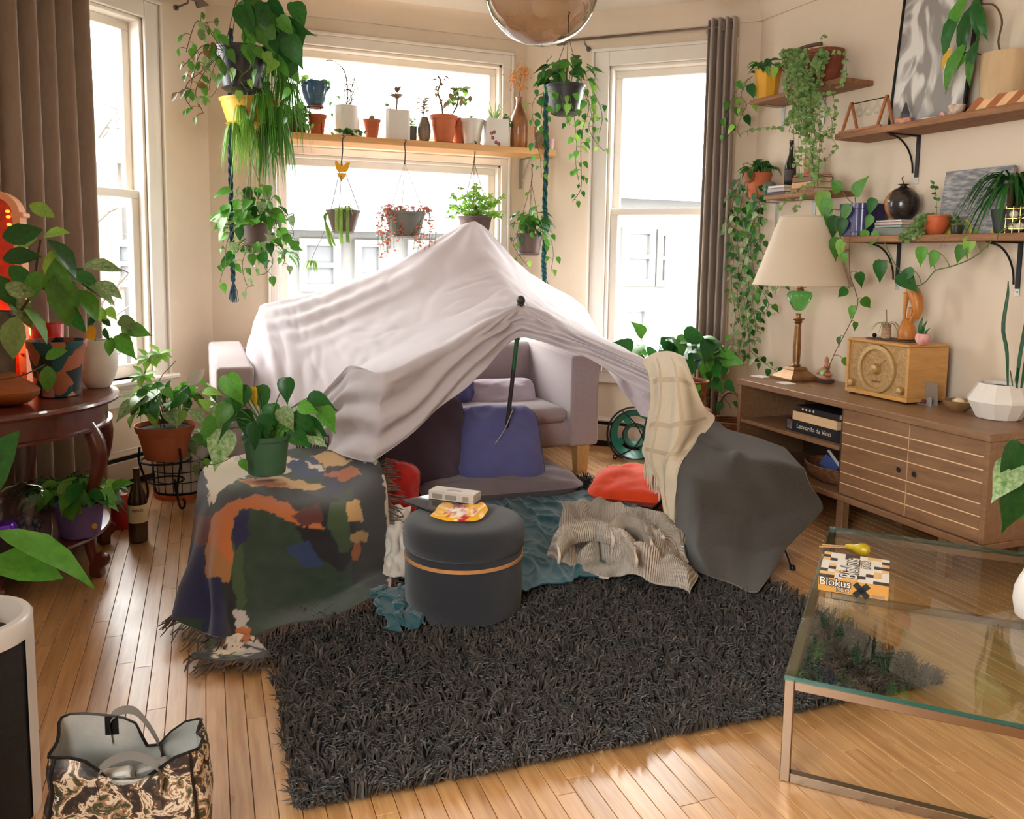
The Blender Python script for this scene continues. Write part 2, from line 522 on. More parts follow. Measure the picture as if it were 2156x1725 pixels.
# ---------------------------------------------------------------- strip floor
m_floor = None
def floor_mat(name, seedshift):
    m = bpy.data.materials.new(name); m.use_nodes = True
    N = m.node_tree.nodes; L = m.node_tree.links; b = N['Principled BSDF']
    tc = N.new('ShaderNodeTexCoord'); oi = N.new('ShaderNodeObjectInfo')
    ad = N.new('ShaderNodeVectorMath'); ad.operation = 'ADD'
    sx = N.new('ShaderNodeMath'); sx.operation = 'MULTIPLY'; sx.inputs[1].default_value = 37.0
    L.new(oi.outputs['Random'], sx.inputs[0])
    L.new(tc.outputs['Object'], ad.inputs[0]); L.new(sx.outputs[0], ad.inputs[1])
    mp = N.new('ShaderNodeMapping'); mp.inputs['Scale'].default_value = (22, 1.6, 8)
    L.new(ad.outputs[0], mp.inputs['Vector'])
    nz = N.new('ShaderNodeTexNoise'); nz.inputs['Scale'].default_value = 2.2; nz.inputs['Detail'].default_value = 3; nz.inputs['Roughness'].default_value = .62
    L.new(mp.outputs[0], nz.inputs['Vector'])
    rp = N.new('ShaderNodeValToRGB'); e = rp.color_ramp.elements
    e[0].position = .28; e[0].color = (*lin((182, 126, 74)), 1); e[1].position = .72; e[1].color = (*lin((222, 172, 114)), 1)
    L.new(nz.outputs['Fac'], rp.inputs['Fac'])
    hs = N.new('ShaderNodeHueSaturation'); mr = N.new('ShaderNodeMapRange')
    mr.inputs['To Min'].default_value = .86; mr.inputs['To Max'].default_value = 1.10
    L.new(oi.outputs['Random'], mr.inputs['Value']); L.new(mr.outputs[0], hs.inputs['Value']); L.new(rp.outputs['Color'], hs.inputs['Color'])
    L.new(hs.outputs['Color'], b.inputs['Base Color'])
    n2 = N.new('ShaderNodeTexNoise'); n2.inputs['Scale'].default_value = 5; n2.inputs['Detail'].default_value = 1
    L.new(tc.outputs['Object'], n2.inputs['Vector'])
    mr2 = N.new('ShaderNodeMapRange'); mr2.inputs['To Min'].default_value = .2; mr2.inputs['To Max'].default_value = .42
    L.new(n2.outputs['Fac'], mr2.inputs['Value']); L.new(mr2.outputs[0], b.inputs['Roughness'])
    b.inputs['Coat Weight'].default_value = 1.0; b.inputs['Coat Roughness'].default_value = .36
    bp = N.new('ShaderNodeBump'); bp.inputs['Strength'].default_value = .12; bp.inputs['Distance'].default_value = .004
    L.new(nz.outputs['Fac'], bp.inputs['Height']); L.new(bp.outputs[0], b.inputs['Normal'])
    return m
m_floor = floor_mat('oak_strip', 0)
m_sub = M('floor_gap', (92, 60, 34), .8)
b = MB(); b.poly([(-.98, -3.36), (3.90, -3.36), (3.90, 4.93), (2.61, 6.22), (.22, 6.22), (-.98, 5.02)], -.12, -.012)
floor_o = b.obj('floor', m_sub, None, smooth=False); floor_o['kind'] = 'structure'
FANG = math.radians(2.4)       # the strips run a little off the side wall
fc, fs_ = math.cos(FANG), math.sin(FANG)
BW = .0572
_pm = {}
def plank_mesh(Lq):
    if Lq not in _pm:
        q = MB(); q.box((0, 0, -.006), (BW - .0016, Lq - .0016, .012), .0012)
        _pm[Lq] = q.mesh('plank', m_floor, smooth=False)
    return _pm[Lq]
rug_poly = [(.30, 2.10), (2.05, 1.98), (2.25, 4.65), (.40, 4.75)]
def in_poly(x, y, poly):
    s = False; j = len(poly) - 1
    for i in range(len(poly)):
        if (poly[i][1] > y) != (poly[j][1] > y) and x < (poly[j][0] - poly[i][0]) * (y - poly[i][1]) / (poly[j][1] - poly[i][1]) + poly[i][0]:
            s = not s
        j = i
    return s
def in_room(x, y, m=0.0):
    return -.82 + m < x < 3.74 - m and -3.2 + m < y < 6.06 - m and x + y < 8.6 - m and y - x < 5.77 - m
planks = []
k = 0
for i in range(-70, 120):
    u = 1.4 + (i - 20) * BW
    v = -3.6 + random.uniform(0, .9)
    while v < 6.4:
        Lq = random.choice([.6, .8, 1.0, 1.2, 1.5])
        vc = v + Lq / 2
        x = 1.4 + (u - 1.4) * fc + (vc - 2) * fs_; y = 2 + (vc - 2) * fc - (u - 1.4) * fs_
        ends = [(x + d * fs_ * Lq, y + d * fc * Lq) for d in (-.45, -.25, 0, .25, .45)]
        if any(in_room(*e_, -.05) for e_ in ends):
            vis = False
            for e_ in ends:
                if e_[1] < .5: continue
                px, py = proj((*e_, 0))
                if 0 <= px <= 2156 and 0 <= py <= 1725 and not in_poly(*e_, rug_poly): vis = True
            planks.append((not vis, math.hypot(x, y), x, y, Lq))
        v += Lq
planks.sort()
rest = MB()
for n_, (hid, d, x, y, Lq) in enumerate(planks):
    if n_ < 300 and not hid:
        p = link('plank', plank_mesh(Lq), floor_o, (x - floor_o.location[0], y - floor_o.location[1], -floor_o.location[2]), (0, 0, -FANG))
    else:
        rest.box((x, y, -.006), (BW - .0016, Lq - .0016, .012), .0012, [[fc, fs_, 0], [-fs_, fc, 0], [0, 0, 1]])
r_ = rest.obj('strip_flooring', m_floor, floor_o, smooth=False); r_['kind'] = 'stuff'
r_['label'] = 'remaining narrow oak floor strips'
portal(((.72 + 2.345) / 2, 6.06 + .17, 1.79), 1.625, 2.02, (0, -1, 0))
# ================================================================== OUTSIDE (seen through the panes)
m_house = M('house_siding', (104, 103, 101), .8, var=.03, vscale=4)
m_house_tan = M('house_brick_tan', (108, 97, 88), .8, var=.08, vscale=14)
m_roof = M('roof_shingle', (88, 91, 96), .85, var=.06, vscale=10)
m_hpane = M('house_pane', (84, 86, 91), .5)
m_htrim = M('house_trim', (122, 121, 118), .7)
m_ground = M('outside_ground', (90, 90, 86), .9)
b = MB(); b.box((2, 15, -3.6), (60, 30, .2)); o = b.obj('ground', m_ground, None, smooth=False); o['kind'] = 'structure'

def house(name, label, x0, x1, Y, zb, zt, mat, wins, roof=None, depth=5.0):
    t = thing(name, label, 'house', ((x0 + x1) / 2, Y + depth / 2, zb))
    b = MB(); b.box(((x0 + x1) / 2, Y + depth / 2, (zb + zt) / 2), (x1 - x0, depth, zt - zb)); b.obj('wall', mat, t, smooth=False)
    for (xa, xb, za, zb2) in wins:
        f = MB()
        w = .09
        for q in ((xa - w, xa, za - w, zb2 + w), (xb, xb + w, za - w, zb2 + w), (xa, xb, zb2, zb2 + w), (xa, xb, za - w, za), (xa, xb, (za + zb2) / 2 - .03, (za + zb2) / 2 + .03)):
            f.box(((q[0] + q[1]) / 2, Y - .03, (q[2] + q[3]) / 2), (q[1] - q[0], .1, q[3] - q[2]))
        fo = f.obj('window', m_htrim, t, smooth=False)
        g = MB(); g.box(((xa + xb) / 2, Y - .01, (za + zb2) / 2), (xb - xa, .03, zb2 - za)); g.obj('pane', m_hpane, fo, smooth=False)
    if roof:
        r = MB(); e = .35
        V = [(x0 - e, Y - e, zt), (x1 + e, Y - e, zt), (x1 + e, Y + depth / 2, zt + roof), (x0 - e, Y + depth / 2, zt + roof), (x0 - e, Y + depth + e, zt), (x1 + e, Y + depth + e, zt)]
        V2 = [(a, c, d - .12) for a, c, d in V]
        r.add(V + V2, [(0, 1, 2, 3), (3, 2, 5, 4), (7, 6, 9, 8), (8, 9, 10, 11), (0, 6, 7, 1), (4, 5, 11, 10), (0, 3, 9, 6), (3, 4, 10, 9), (1, 7, 8, 2), (2, 8, 11, 5)])
        r.obj('roof', m_roof, t, smooth=False)
        c = MB(); c.box(((x0 + x1) / 2 , Y - .38, zt - .05), (x1 - x0 + .7, .12, .12)); c.obj('gutter', m_htrim, t, smooth=False)
    return t
def fw(Y, *rects):
    out = []
    for (xa, ya, xb, yb) in rects:
        p = AY(xa, yb, Y); q = AY(xb, ya, Y); out.append((p[0], q[0], p[2], q[2]))
    return out
house('neighbour_house', 'pale house with a grey roof beyond the wide window', .6, 4.4, 11.0, -3.5, 1.78, m_house,
      fw(11.0, (645, 518, 700, 598), (760, 520, 795, 640), (870, 520, 915, 640)), 1.5)
house('neighbour_house', 'white house with a tall pane seen past the curtain rod', 5.55, 7.25, 10.6, -3.5, 2.3, m_house,
      fw(10.6, (1318, 493, 1364, 588), (1388, 497, 1396, 590), (1312, 655, 1352, 720)), .9)
house('neighbour_house', 'grey roofed house at the far end of the yard', 7.9, 11.5, 13.5, -3.5, 1.0, m_house, fw(13.5, (1416, 610, 1460, 690)), 1.1)
house('neighbour_house', 'tan brick house behind the bare tree', -5.5, -.5, 12.5, -3.5, 2.6, m_house_tan, fw(12.5, (255, 520, 300, 590)), 1.0)
t = thing('bare_tree', 'leafless winter tree standing outside the side window', 'tree', (-.9, 9.2, -3.5))
m_bark = M('pale_bark', (84, 76, 70), .9)
b = MB(); b.tube([(-.9, 9.2, -3.5), (-.85, 9.2, -1), (-.8, 9.2, .8), (-.7, 9.2, 2.2)], [.16, .12, .08, .03], 7); b.obj('trunk', m_bark, t)
for i in range(16):
    z = random.uniform(-1.5, 2.0); a = random.uniform(0, 6.3); L = random.uniform(.6, 1.5)
    p = np.array([-.87, 9.2, z]); d = np.array([math.cos(a), .6 * math.sin(a), 1.0]); d /= np.linalg.norm(d)
    b = MB(); pts = [p + d * L * s + RNG.normal(0, .06, 3) * s for s in (0, .33, .66, 1)]
    b.tube(pts, [.03, .022, .014, .006], 5)
    for q in range(3):
        s0 = np.array(pts[1 + q % 3]); d2 = d + RNG.normal(0, .6, 3); b.tube([s0, s0 + d2 * .3, s0 + d2 * .5 + [0, 0, .12]], [.01, .007, .004], 4)
    b.obj('branch', m_bark, t)

# ================================================================== cloth helpers
def PY(px, py, Y, zmin=.03):
    p = AY(px, py, Y)
    return AZ(px, py, zmin) if p[2] < zmin else p

def net(rows, nu, nv, zmin=.03, ten=1.0):
    """control net of (px,py,Y) -> smooth (nv, nu, 3) grid"""
    C = np.array([[PY(*q, zmin=zmin) for q in r] for r in rows])
    P = crom(crom(C, nv, 0, ten), nu, 1, ten)
    P[..., 2] = np.maximum(P[..., 2], zmin * .7)
    return P

def cloth_obj(name, P, mat, parent, thick=0.0):
    b = MB()
    if thick > 0:
        n = grid_normals(P); a, c = P.shape[:2]
        Q = P - n * thick
        b.grid(P); b.grid(Q[::-1])
        e0 = np.concatenate([P[0], P[1:, -1], P[-1, -2::-1], P[-2:0:-1, 0]]); e1 = np.concatenate([Q[0], Q[1:, -1], Q[-1, -2::-1], Q[-2:0:-1, 0]])
        b.grid(np.stack([e1, e0]), closed_u=True)
    else:
        b.grid(P)
    return b.obj(name, mat, parent, angle=None)

def fringe(name, line, dirs, mat, parent, n, ln=.09, r=.0028, jitter=.012, seed=1):
    """tassels hanging from a polyline"""
    g = np.random.default_rng(seed); L = crom(np.array(line), n, 0); D = crom(np.array(dirs, float), n, 0)
    b = MB()
    for i in range(n):
        p = L[i]; d = _n(D[i]); l = ln * g.uniform(.7, 1.15)
        e = p + d * l + g.normal(0, jitter, 3); e[2] = max(e[2], .006 + r)
        m = (p + e) / 2 + g.normal(0, jitter * .5, 3); m[2] = max(m[2], .006 + r)
        b.tube([p, m, e], [r, r * 1.15, r * .6], 4, cap=False)
    o = b.obj(name, mat, parent); o['kind'] = 'stuff'
    return o

def paint(o, shape, cells, pal, warp=.25, seed=3, thick=False):
    """printed / woven colour pattern as a colour attribute, looked up in a coarse cell plan"""
    me = o.data; a, c = shape
    R, Cc = len(cells), len(cells[0])
    vv, uu = np.meshgrid(np.linspace(0, 1, a), np.linspace(0, 1, c), indexing='ij')
    wu = vnoise(shape, (9, 9), seed) * warp / Cc * 2 + vnoise(shape, (26, 26), seed + 5) * warp / Cc * .6
    wv = vnoise(shape, (9, 9), seed + 1) * warp / R * 2 + vnoise(shape, (26, 26), seed + 6) * warp / R * .6
    iu = np.clip(((uu + wu) * Cc).astype(int), 0, Cc - 1); iv = np.clip(((vv + wv) * R).astype(int), 0, R - 1)
    cols = np.ones((a * c, 4), np.float32)
    for i in range(R):
        for j in range(Cc):
            mk = ((iv == i) & (iu == j)).reshape(-1)
            cols[mk, :3] = lin(pal[cells[i][j]])
    n = len(me.vertices)
    full = np.tile(cols, (max(1, int(math.ceil(n / len(cols)))), 1))
    if thick:
        full = np.concatenate([cols, cols.reshape(a, c, 4)[::-1].reshape(-1, 4), np.ones((n, 4), np.float32) * .1])
    at = me.color_attributes.new('pattern', 'FLOAT_COLOR', 'POINT')
    at.data.foreach_set('color', full[:n].reshape(-1))

def M_attr(name, rough=.85, bump=.3, bscale=400, sheen=.2):
    if name in MATS: return MATS[name]
    m = M(name, (128, 128, 128), rough, bump=bump, bscale=bscale, sheen=sheen)
    N = m.node_tree.nodes; at = N.new('ShaderNodeAttribute'); at.attribute_name = 'pattern'
    m.node_tree.links.new(at.outputs['Color'], N['Principled BSDF'].inputs['Base Color'])
    return m

# ================================================================== rug
m_rugb = M('rug_backing', (52, 47, 44), .95)
def shag_mat():
    m = M('rug_pile', (82, 76, 72), .8, spec=.2, sheen=.15)
    N = m.node_tree.nodes; L = m.node_tree.links
    at = N.new('ShaderNodeAttribute'); at.attribute_name = 'pattern'
    L.new(at.outputs['Color'], N['Principled BSDF'].inputs['Base Color'])
    return m
m_pile = shag_mat()
rugc = np.array([[.29, 2.07], [2.33, 1.98], [2.42, 4.70], [.38, 4.78]])
rug = thing('shag_rug', 'charcoal shag rug lying on the oak floor in front of the sheet tent', 'rug', (1.35, 3.35, 0))
b = MB(); b.poly(rugc.mean(0) + (rugc - rugc.mean(0)) * .985, .0, .016); b.obj('backing', m_rugb, rug, smooth=False)
def build_pile():
    g = np.random.default_rng(11)
    n = 62000
    s, t = g.uniform(-.012, 1.012, n), g.uniform(-.03, 1, n)
    t = np.where(t > 0, t ** 1.25, t * .35)
    p = (rugc[0] * (1 - s)[:, None] + rugc[1] * s[:, None]) * (1 - t)[:, None] + (rugc[3] * (1 - s)[:, None] + rugc[2] * s[:, None]) * t[:, None]
    # clumps: tufts lean the way their neighbourhood leans
    k = np.floor(p / .045).astype(int)
    h = (np.sin(k[:, 0] * 12.9898 + k[:, 1] * 78.233) * 43758.5453) % 1.0
    a = h * 2 * math.pi + g.normal(0, .55, n)
    ln = g.uniform(.030, .058, n); lean = g.uniform(.35, .95, n); w = g.uniform(.0022, .0042, n)
    d = np.stack([np.cos(a), np.sin(a)], 1); sd = np.stack([-d[:, 1], d[:, 0]], 1)
    tw = g.uniform(-1, 1, n)[:, None]
    wd = sd * (1 - .6 * np.abs(tw)) + d * tw * .6
    V = np.zeros((n, 6, 3))
    for j, (f, hz, ww) in enumerate(((0, 0, 1), (.45, .7, 1.15), (1, .82, .25))):
        c = p + d * (ln * lean * f)[:, None]
        z = .014 + ln * hz * np.sqrt(np.maximum(1 - (lean * .75) ** 2, .1))
        for q, sg in enumerate((-1, 1)):
            V[:, 2 * j + q, :2] = c + wd * (sg * w * ww)[:, None]
            V[:, 2 * j + q, 2] = z
    base = np.arange(n)[:, None] * 6
    F = np.concatenate([base + np.array([0, 1, 3, 2]), base + np.array([2, 3, 5, 4])])
    me = bpy.data.meshes.new('pile')
    V = V.reshape(-1, 3) - np.array(rug.location)
    me.vertices.add(len(V)); me.vertices.foreach_set('co', V.reshape(-1))
    me.loops.add(F.size); me.loops.foreach_set('vertex_index', F.reshape(-1))
    me.polygons.add(len(F)); me.polygons.foreach_set('loop_start', np.arange(len(F)) * 4)
    me.polygons.foreach_set('use_smooth', np.ones(len(F), bool))
    me.update(calc_edges=True)
    me.materials.append(m_pile)
    c = np.ones((n, 6, 4), np.float32)
    base_c = np.array(lin((72, 65, 60))); tone = (.55 + .9 * g.uniform(0, 1, n) ** 2 + (g.uniform(0, 1, n) > .93) * 1.1)
    c[:, :, :3] = base_c[None, None] * tone[:, None, None]
    at = me.color_attributes.new('pattern', 'FLOAT_COLOR', 'POINT'); at.data.foreach_set('color', c.reshape(-1))
    o = link('pile', me, rug); o['kind'] = 'stuff'
build_pile()

# ================================================================== sofa
m_sofa = M('sofa_fabric', (176, 160, 158), .9, var=.05, vscale=60, bump=.25, bscale=500, sheen=.3)
m_leg = M('birch_leg', (206, 160, 104), .5, var=.12, vscale=20, stretch=(6, 6, 1))
sofa = thing('sofa', 'grey-mauve fabric sofa with tall square arm and wooden block legs', 'sofa', (1.42, 5.3, 0))
def rbox(name, c, size, ch, mat, par, R=None, smooth=True, sub=0):
    b = MB(); b.box(c, size, ch, R); return b.obj(name, mat, par, smooth=smooth, angle=50)
rbox('base', (1.42, 5.32, .265), (2.34, .86, .17), .02, m_sofa, sofa)
rbox('seat_cushion', (.96, 5.2, .39), (.93, .68, .10), .03, m_sofa, sofa)
rbox('seat_cushion', (1.905, 5.2, .39), (.93, .68, .10), .03, m_sofa, sofa)
rbox('back', (1.42, 5.66, .50), (2.34, .20, .58), .035, m_sofa, sofa)
for x in (.345, 2.495):
    b = MB(); b.add([(x - .1, 4.87, .18), (x + .1, 4.87, .18), (x + .1, 5.76, .18), (x - .1, 5.76, .18),
                     (x - .1, 4.87, .77), (x + .1, 4.87, .77), (x + .1, 5.76, .83), (x - .1, 5.76, .83)],
                    [(3, 2, 1, 0), (4, 5, 6, 7), (0, 1, 5, 4), (2, 3, 7, 6), (1, 2, 6, 5), (3, 0, 4, 7)])
    o = b.obj('arm', m_sofa, sofa)
    md = o.modifiers.new('soft', 'BEVEL'); md.width = .022; md.segments = 3
    for y in (4.93, 5.68):
        q = MB(); q.add([(x - .035, y - .035, .0), (x + .035, y - .035, 0), (x + .035, y + .035, 0), (x - .035, y + .035, 0),
                         (x - .045, y - .045, .18), (x + .045, y - .045, .18), (x + .045, y + .045, .18), (x - .045, y + .045, .18)],
                        [(3, 2, 1, 0), (4, 5, 6, 7), (0, 1, 5, 4), (2, 3, 7, 6), (1, 2, 6, 5), (3, 0, 4, 7)])
        q.obj('leg', m_leg, sofa, smooth=False)
# ================================================================== chairs under the drapes
m_chrome = M('chrome', (225, 222, 216), .22, 1.0)
m_chairdark = M('dark_chair_tube', (38, 36, 36), .35, .6)
m_seat = M('chair_seat', (60, 52, 48), .7)
def side_chair(name, label, c, f, zs=.44, leg=m_chrome, hw=.24, hd=.26, feet=None):
    f = np.array([*_n(np.array(f, float)), 0]); s = np.array([-f[1], f[0], 0]); c = np.array([*c, 0.])
    t = thing(name, label, 'chair', c)
    R = frame_from(s, f, [0, 0, 1])
    b = MB(); b.box(c + [0, 0, zs - .02], (hw * 2, hd * 2, .045), .012, R); b.obj('seat', m_seat, t)
    b = MB(); b.box(c - f * (hd + .02) + [0, 0, .62], (hw * 2, .03, .22), .01, R); b.obj('backrest', m_seat, t)
    for sx in (-1, 1):
        for sy in (-1, 1):
            a0 = c + s * sx * (hw + .035) + f * sy * (hd + .06); a1 = c + s * sx * hw * .9 + f * sy * hd * .9 + [0, 0, zs - .03]
            if feet: a0 = np.array([*feet[(0 if sy > 0 else 2) + (0 if sx < 0 else 1)], 0.])
            b = MB(); b.tube([a0, a1], .011, 8); b.obj('leg', leg if sy > 0 else m_chairdark, t)
            q = MB(); q.lathe([(.014, 0), (.014, .012), (.011, .02)], 10, a0); q.obj('foot_cap', m_chairdark, t)
    for sx in (-1, 1):
        b = MB(); b.tube([c + s * sx * hw * .85 - f * hd + [0, 0, zs - .02], c + s * sx * hw * .85 - f * (hd + .035) + [0, 0, .72]], .011, 8); b.obj('back_post', m_chairdark, t)
    return t
side_chair('side_chair', 'side chair hidden under the woven patterned throw', (.70, 3.90), (-.96, -.27), .38, hw=.11, hd=.2)
side_chair('side_chair', 'chrome-legged side chair under the dark grey blanket', (2.64, 3.66), (.96, -.25), .34, hw=.12, hd=.2, feet=[(2.607, 2.994), (2.86, 3.35), (2.38, 3.90), (2.42, 3.45)])

# ================================================================== the sheet tent
m_sheet = M('cotton_sheet', (216, 207, 211), .85, spec=.15, bump=.06, bscale=300, sheen=.1, transl=.14)
rows = [
 [(515, 800, 5.75), (548, 700, 5.78), (622, 690, 5.8), (702, 660, 5.82), (832, 620, 5.85), (1003, 520, 5.85), (1112, 640, 5.8), (1228, 690, 5.65), (1262, 745, 5.5), (1268, 790, 5.45)],
 [(512, 745, 5.5), (545, 643, 5.5), (620, 627, 5.55), (700, 603, 5.58), (830, 555, 5.6), (1000, 462, 5.6), (1110, 573, 5.5), (1228, 640, 5.4), (1262, 705, 5.3), (1270, 765, 5.3)],
 [(508, 775, 5.1), (565, 722, 5.1), (640, 722, 5.0), (730, 692, 5.0), (860, 640, 5.1), (1038, 553, 5.15), (1140, 622, 5.1), (1250, 692, 5.0), (1288, 748, 4.95), (1300, 810, 4.95)],
 [(530, 862, 4.8), (592, 842, 4.65), (655, 872, 4.4), (765, 765, 4.45), (890, 700, 4.6), (1068, 603, 4.8), (1165, 662, 4.7), (1290, 722, 4.5), (1335, 800, 4.4), (1348, 875, 4.4)],
 [(560, 950, 4.7), (622, 940, 4.5), (735, 766, 4.1), (808, 785, 3.8), (955, 722, 4.15), (1097, 643, 4.45), (1230, 705, 4.2), (1370, 763, 3.95), (1377, 800, 3.95), (1378, 880, 3.98)],
 [(566, 968, 4.68), (632, 950, 4.45), (712, 860, 4.05), (800, 880, 3.76), (958, 775, 4.11), (1094, 675, 4.42), (1230, 727, 4.17), (1367, 795, 3.92), (1376, 830, 3.93), (1378, 890, 3.97)],
 [(572, 985, 4.65), (642, 962, 4.4), (690, 946, 4.05), (785, 972, 3.74), (962, 832, 4.08), (1092, 706, 4.42), (1230, 750, 4.15), (1362, 826, 3.90), (1374, 852, 3.92), (1378, 895, 3.96)],
]
NU, NV = 230, 150
P = net(rows, NU, NV, .03, .3)
for _ in range(5):
    P[1:-1, 1:-1] = P[1:-1, 1:-1] * .5 + (P[:-2, 1:-1] + P[2:, 1:-1] + P[1:-1, :-2] + P[1:-1, 2:]) * .125
# sag between supports, creases fanning out of the two peaks, fine rumples
u = np.linspace(0, 9, NU)[None, :]; v = np.linspace(0, 6, NV)[:, None]
nrm = grid_normals(P)
near_pole = np.exp(-((u - 5) / 1.1) ** 2) * np.clip((v - 3.3) / .7, 0, 1)
near_peak = np.exp(-((u - 5) / .9) ** 2) * np.exp(-((v - 1) / .9) ** 2)
ang = np.arctan2((v - 4.0) * .8, (u - 5) + 1e-6)
ang2 = np.arctan2((v - 1.0), (u - 5) + 1e-6)
d = .013 * np.sin(ang * 11 + 1) * near_pole * np.clip(np.hypot(u - 5, v - 4) * 2, 0, 1) + .012 * np.sin(ang2 * 9) * near_peak * np.clip(np.hypot(u - 5, v - 1) * 2, 0, 1)
tl = np.exp(-((u - 2.4) / 1.2) ** 2) * np.exp(-((v - 1.5) / .6) ** 2)
d += .010 * np.sin(v * 22 + u * 1.3) * tl                       # tension folds running from the sofa corner to the peak
flap = np.clip((v - 4.15) / .6, 0, 1)
d += flap * .017 * np.sin((v - 4) * 9 + u * 2.3 + vnoise((NV, NU), (6, 12), 21) * 2)
side = np.exp(-((u - .9) / .9) ** 2) * np.clip((v - 1.6) / 1.2, 0, 1)
d += side * .016 * np.sin(u * 11 + vnoise((NV, NU), (5, 4), 8))
d += vnoise((NV, NU), (5, 9), 31) * .006
rr = vnoise((NV, NU), (16, 34), 33); d += .0045 * (1 - np.abs(rr)) ** 5
rr = vnoise((NV, NU), (30, 60), 35); d += .0035 * rr
for q_, (uc, vc, an_, ln_) in enumerate(((3.2, 2.2, 1.2, .5), (3.6, 2.6, .6, .6), (4.2, 2.0, 1.5, .5), (2.9, 3.0, 2.2, .5), (4.4, 2.9, .4, .6), (3.9, 1.5, 1.9, .4), (4.6, 2.3, 1.0, .4), (2.2, 2.6, 1.7, .5))):
    a_ = (u - uc) * math.cos(an_) + (v - vc) * math.sin(an_); c_ = -(u - uc) * math.sin(an_) + (v - vc) * math.cos(an_) + .12 * np.sin(a_ * 6 + q_)
    d += .006 * np.exp(-(c_ / .045) ** 2) * np.exp(-(a_ / ln_) ** 2)
P = P + nrm * d[..., None]
tent = thing('sheet_tent', 'white cotton bedsheet stretched over sofa and chairs as a fort', 'bedsheet', (1.6, 4.7, 0))
cloth_obj('sheet', P, m_sheet, tent)
hem = P[-1][::2]; b = MB(); b.tube(hem, .0035, 5); b.obj('hem', m_sheet, tent)

# pole with ball finial
m_pole = M('dark_pole', (62, 56, 54), .4, .3)
m_tape = M('green_tape', (28, 92, 50), .4)
p0 = AZ(1052, 1035, .03); p1 = AY(1097, 640, 4.45)
pole = thing('tent_pole', 'thin dark pole with ball finial propping up the bedsheet', 'pole', p0)
b = MB(); b.tube([p0, p1], .0125, 10); b.obj('shaft', m_pole, pole)
q0 = p0 + (p1 - p0) * .66; q1 = p0 + (p1 - p0) * .83
b = MB(); b.tube([q0, q1], .0132, 10); b.obj('green_band', m_tape, pole)
b = MB(); b.sphere(p1 + [0, 0, .022], .026, 16, 10); b.lathe([(.022, 0), (.026, .004), (.022, .01)], 14, p1 - [0, 0, .008]); b.obj('finial', m_pole, pole)
t = thing('thin_cable', 'thin pale cable hanging beside the tent pole', 'cable', AY(1055, 1000, 4.4))
b = MB(); b.tube(crom([AY(1080, 862, 4.47), AY(1062, 905, 4.45), AY(1030, 960, 4.4), AY(1040, 1000, 4.38), AY(1046, 1028, 4.36)], 20), .0022, 5)
b.obj('wire', M('pale_cable', (196, 186, 170), .5), t)

# ================================================================== pillows
def pillow(name, label, c, w, h, th, R, mat, group=None, seam=True, pinch=.06, seed=0, parent=None):
    n = 26
    uu, vv = np.meshgrid(np.linspace(-1, 1, n), np.linspace(-1, 1, n))
    mx = np.maximum(np.abs(uu), np.abs(vv)); rr_ = (np.abs(uu) ** 4 + np.abs(vv) ** 4) ** .25
    kk_ = np.where(rr_ > 1e-6, mx / np.maximum(rr_, 1e-6), 1); uu = uu * kk_; vv = vv * kk_
    g = np.maximum(0, (1 - mx ** 2.4)) ** .5
    ex = uu * (1 - pinch * (1 - np.abs(uu) ** 2) * 0 - pinch * (1 - vv ** 2) * 0 + 0)
    k = 1 - pinch * np.cos(vv * math.pi / 2) * np.abs(uu) ** 3
    k2 = 1 - pinch * np.cos(uu * math.pi / 2) * np.abs(vv) ** 3
    X = uu * k * w / 2; Y_ = vv * k2 * h / 2
    rum = vnoise((n, n), (5, 5), seed) * .018 + vnoise((n, n), (12, 12), seed + 3) * .008
    up = np.stack([X, Y_, g * th / 2 + rum * (g ** .5)], 2); dn = np.stack([X, Y_, -g * th / 2 + rum * .4 * g], 2)
    c = np.array(c, float); R = np.asarray(R, float)
    t = thing(name, label, 'pillow', c, group)
    b = MB(); b.grid((up.reshape(-1, 3) @ R.T + c).reshape(n, n, 3)); b.grid((dn.reshape(-1, 3) @ R.T + c).reshape(n, n, 3)[::-1])
    b.obj('cover', mat, t, angle=None)
    ed = np.concatenate([up[0], up[1:, -1], up[-1, -2::-1], up[-2::-1, 0]])
    s = MB(); s.tube(ed @ R.T + c, .005, 6); s.obj('piping', mat, t)
    return t
def rot(rx=0, ry=0, rz=0):
    return np.array(Euler((math.radians(rx), math.radians(ry), math.radians(rz))).to_matrix())
def fab(name, rgb, **k):
    a = dict(rough=.9, spec=.15, var=.06, vscale=9, bump=.12, bscale=350, sheen=.25); a.update(k)
    return M(name, rgb, **a)
m_plum = fab('plum_fabric', (88, 72, 84)); m_blue = fab('slate_blue_fabric', (98, 98, 148))
m_lav = fab('lavender_fabric', (206, 192, 200)); m_greyf = fab('grey_floor_fabric', (128, 116, 120))
m_orange = fab('orange_linen', (234, 76, 38), spec=.1); m_red = fab('red_linen', (188, 44, 36))
pillow('bolster_pillow', 'lavender striped bolster pillow on the sofa seat', AY(1055, 840, 5.33), .52, .30, .22, rot(62, 0, -4), m_lav, seed=4)
pillow('square_pillow', 'slate blue pillow standing at the back of the sofa seat', AY(955, 835, 5.30), .34, .34, .12, rot(74, 0, 10), m_blue, seed=5)
pillow('lounge_cushion', 'large plum cushion leaning upright against the sofa front', AY(884, 925, 4.62), .62, .60, .20, rot(66, 2, 6), m_plum, seed=6)
pillow('lounge_cushion', 'slate blue cushion slumped against the sofa behind the pole', AY(1052, 938, 4.55), .52, .56, .24, rot(48, 0, -12), m_blue, seed=7)
pillow('lounge_cushion', 'flat grey cushion lying under the slate blue cushion', (1.74, 4.50, .105), 1.0, .55, .16, rot(0, 0, -4), m_greyf, seed=8)
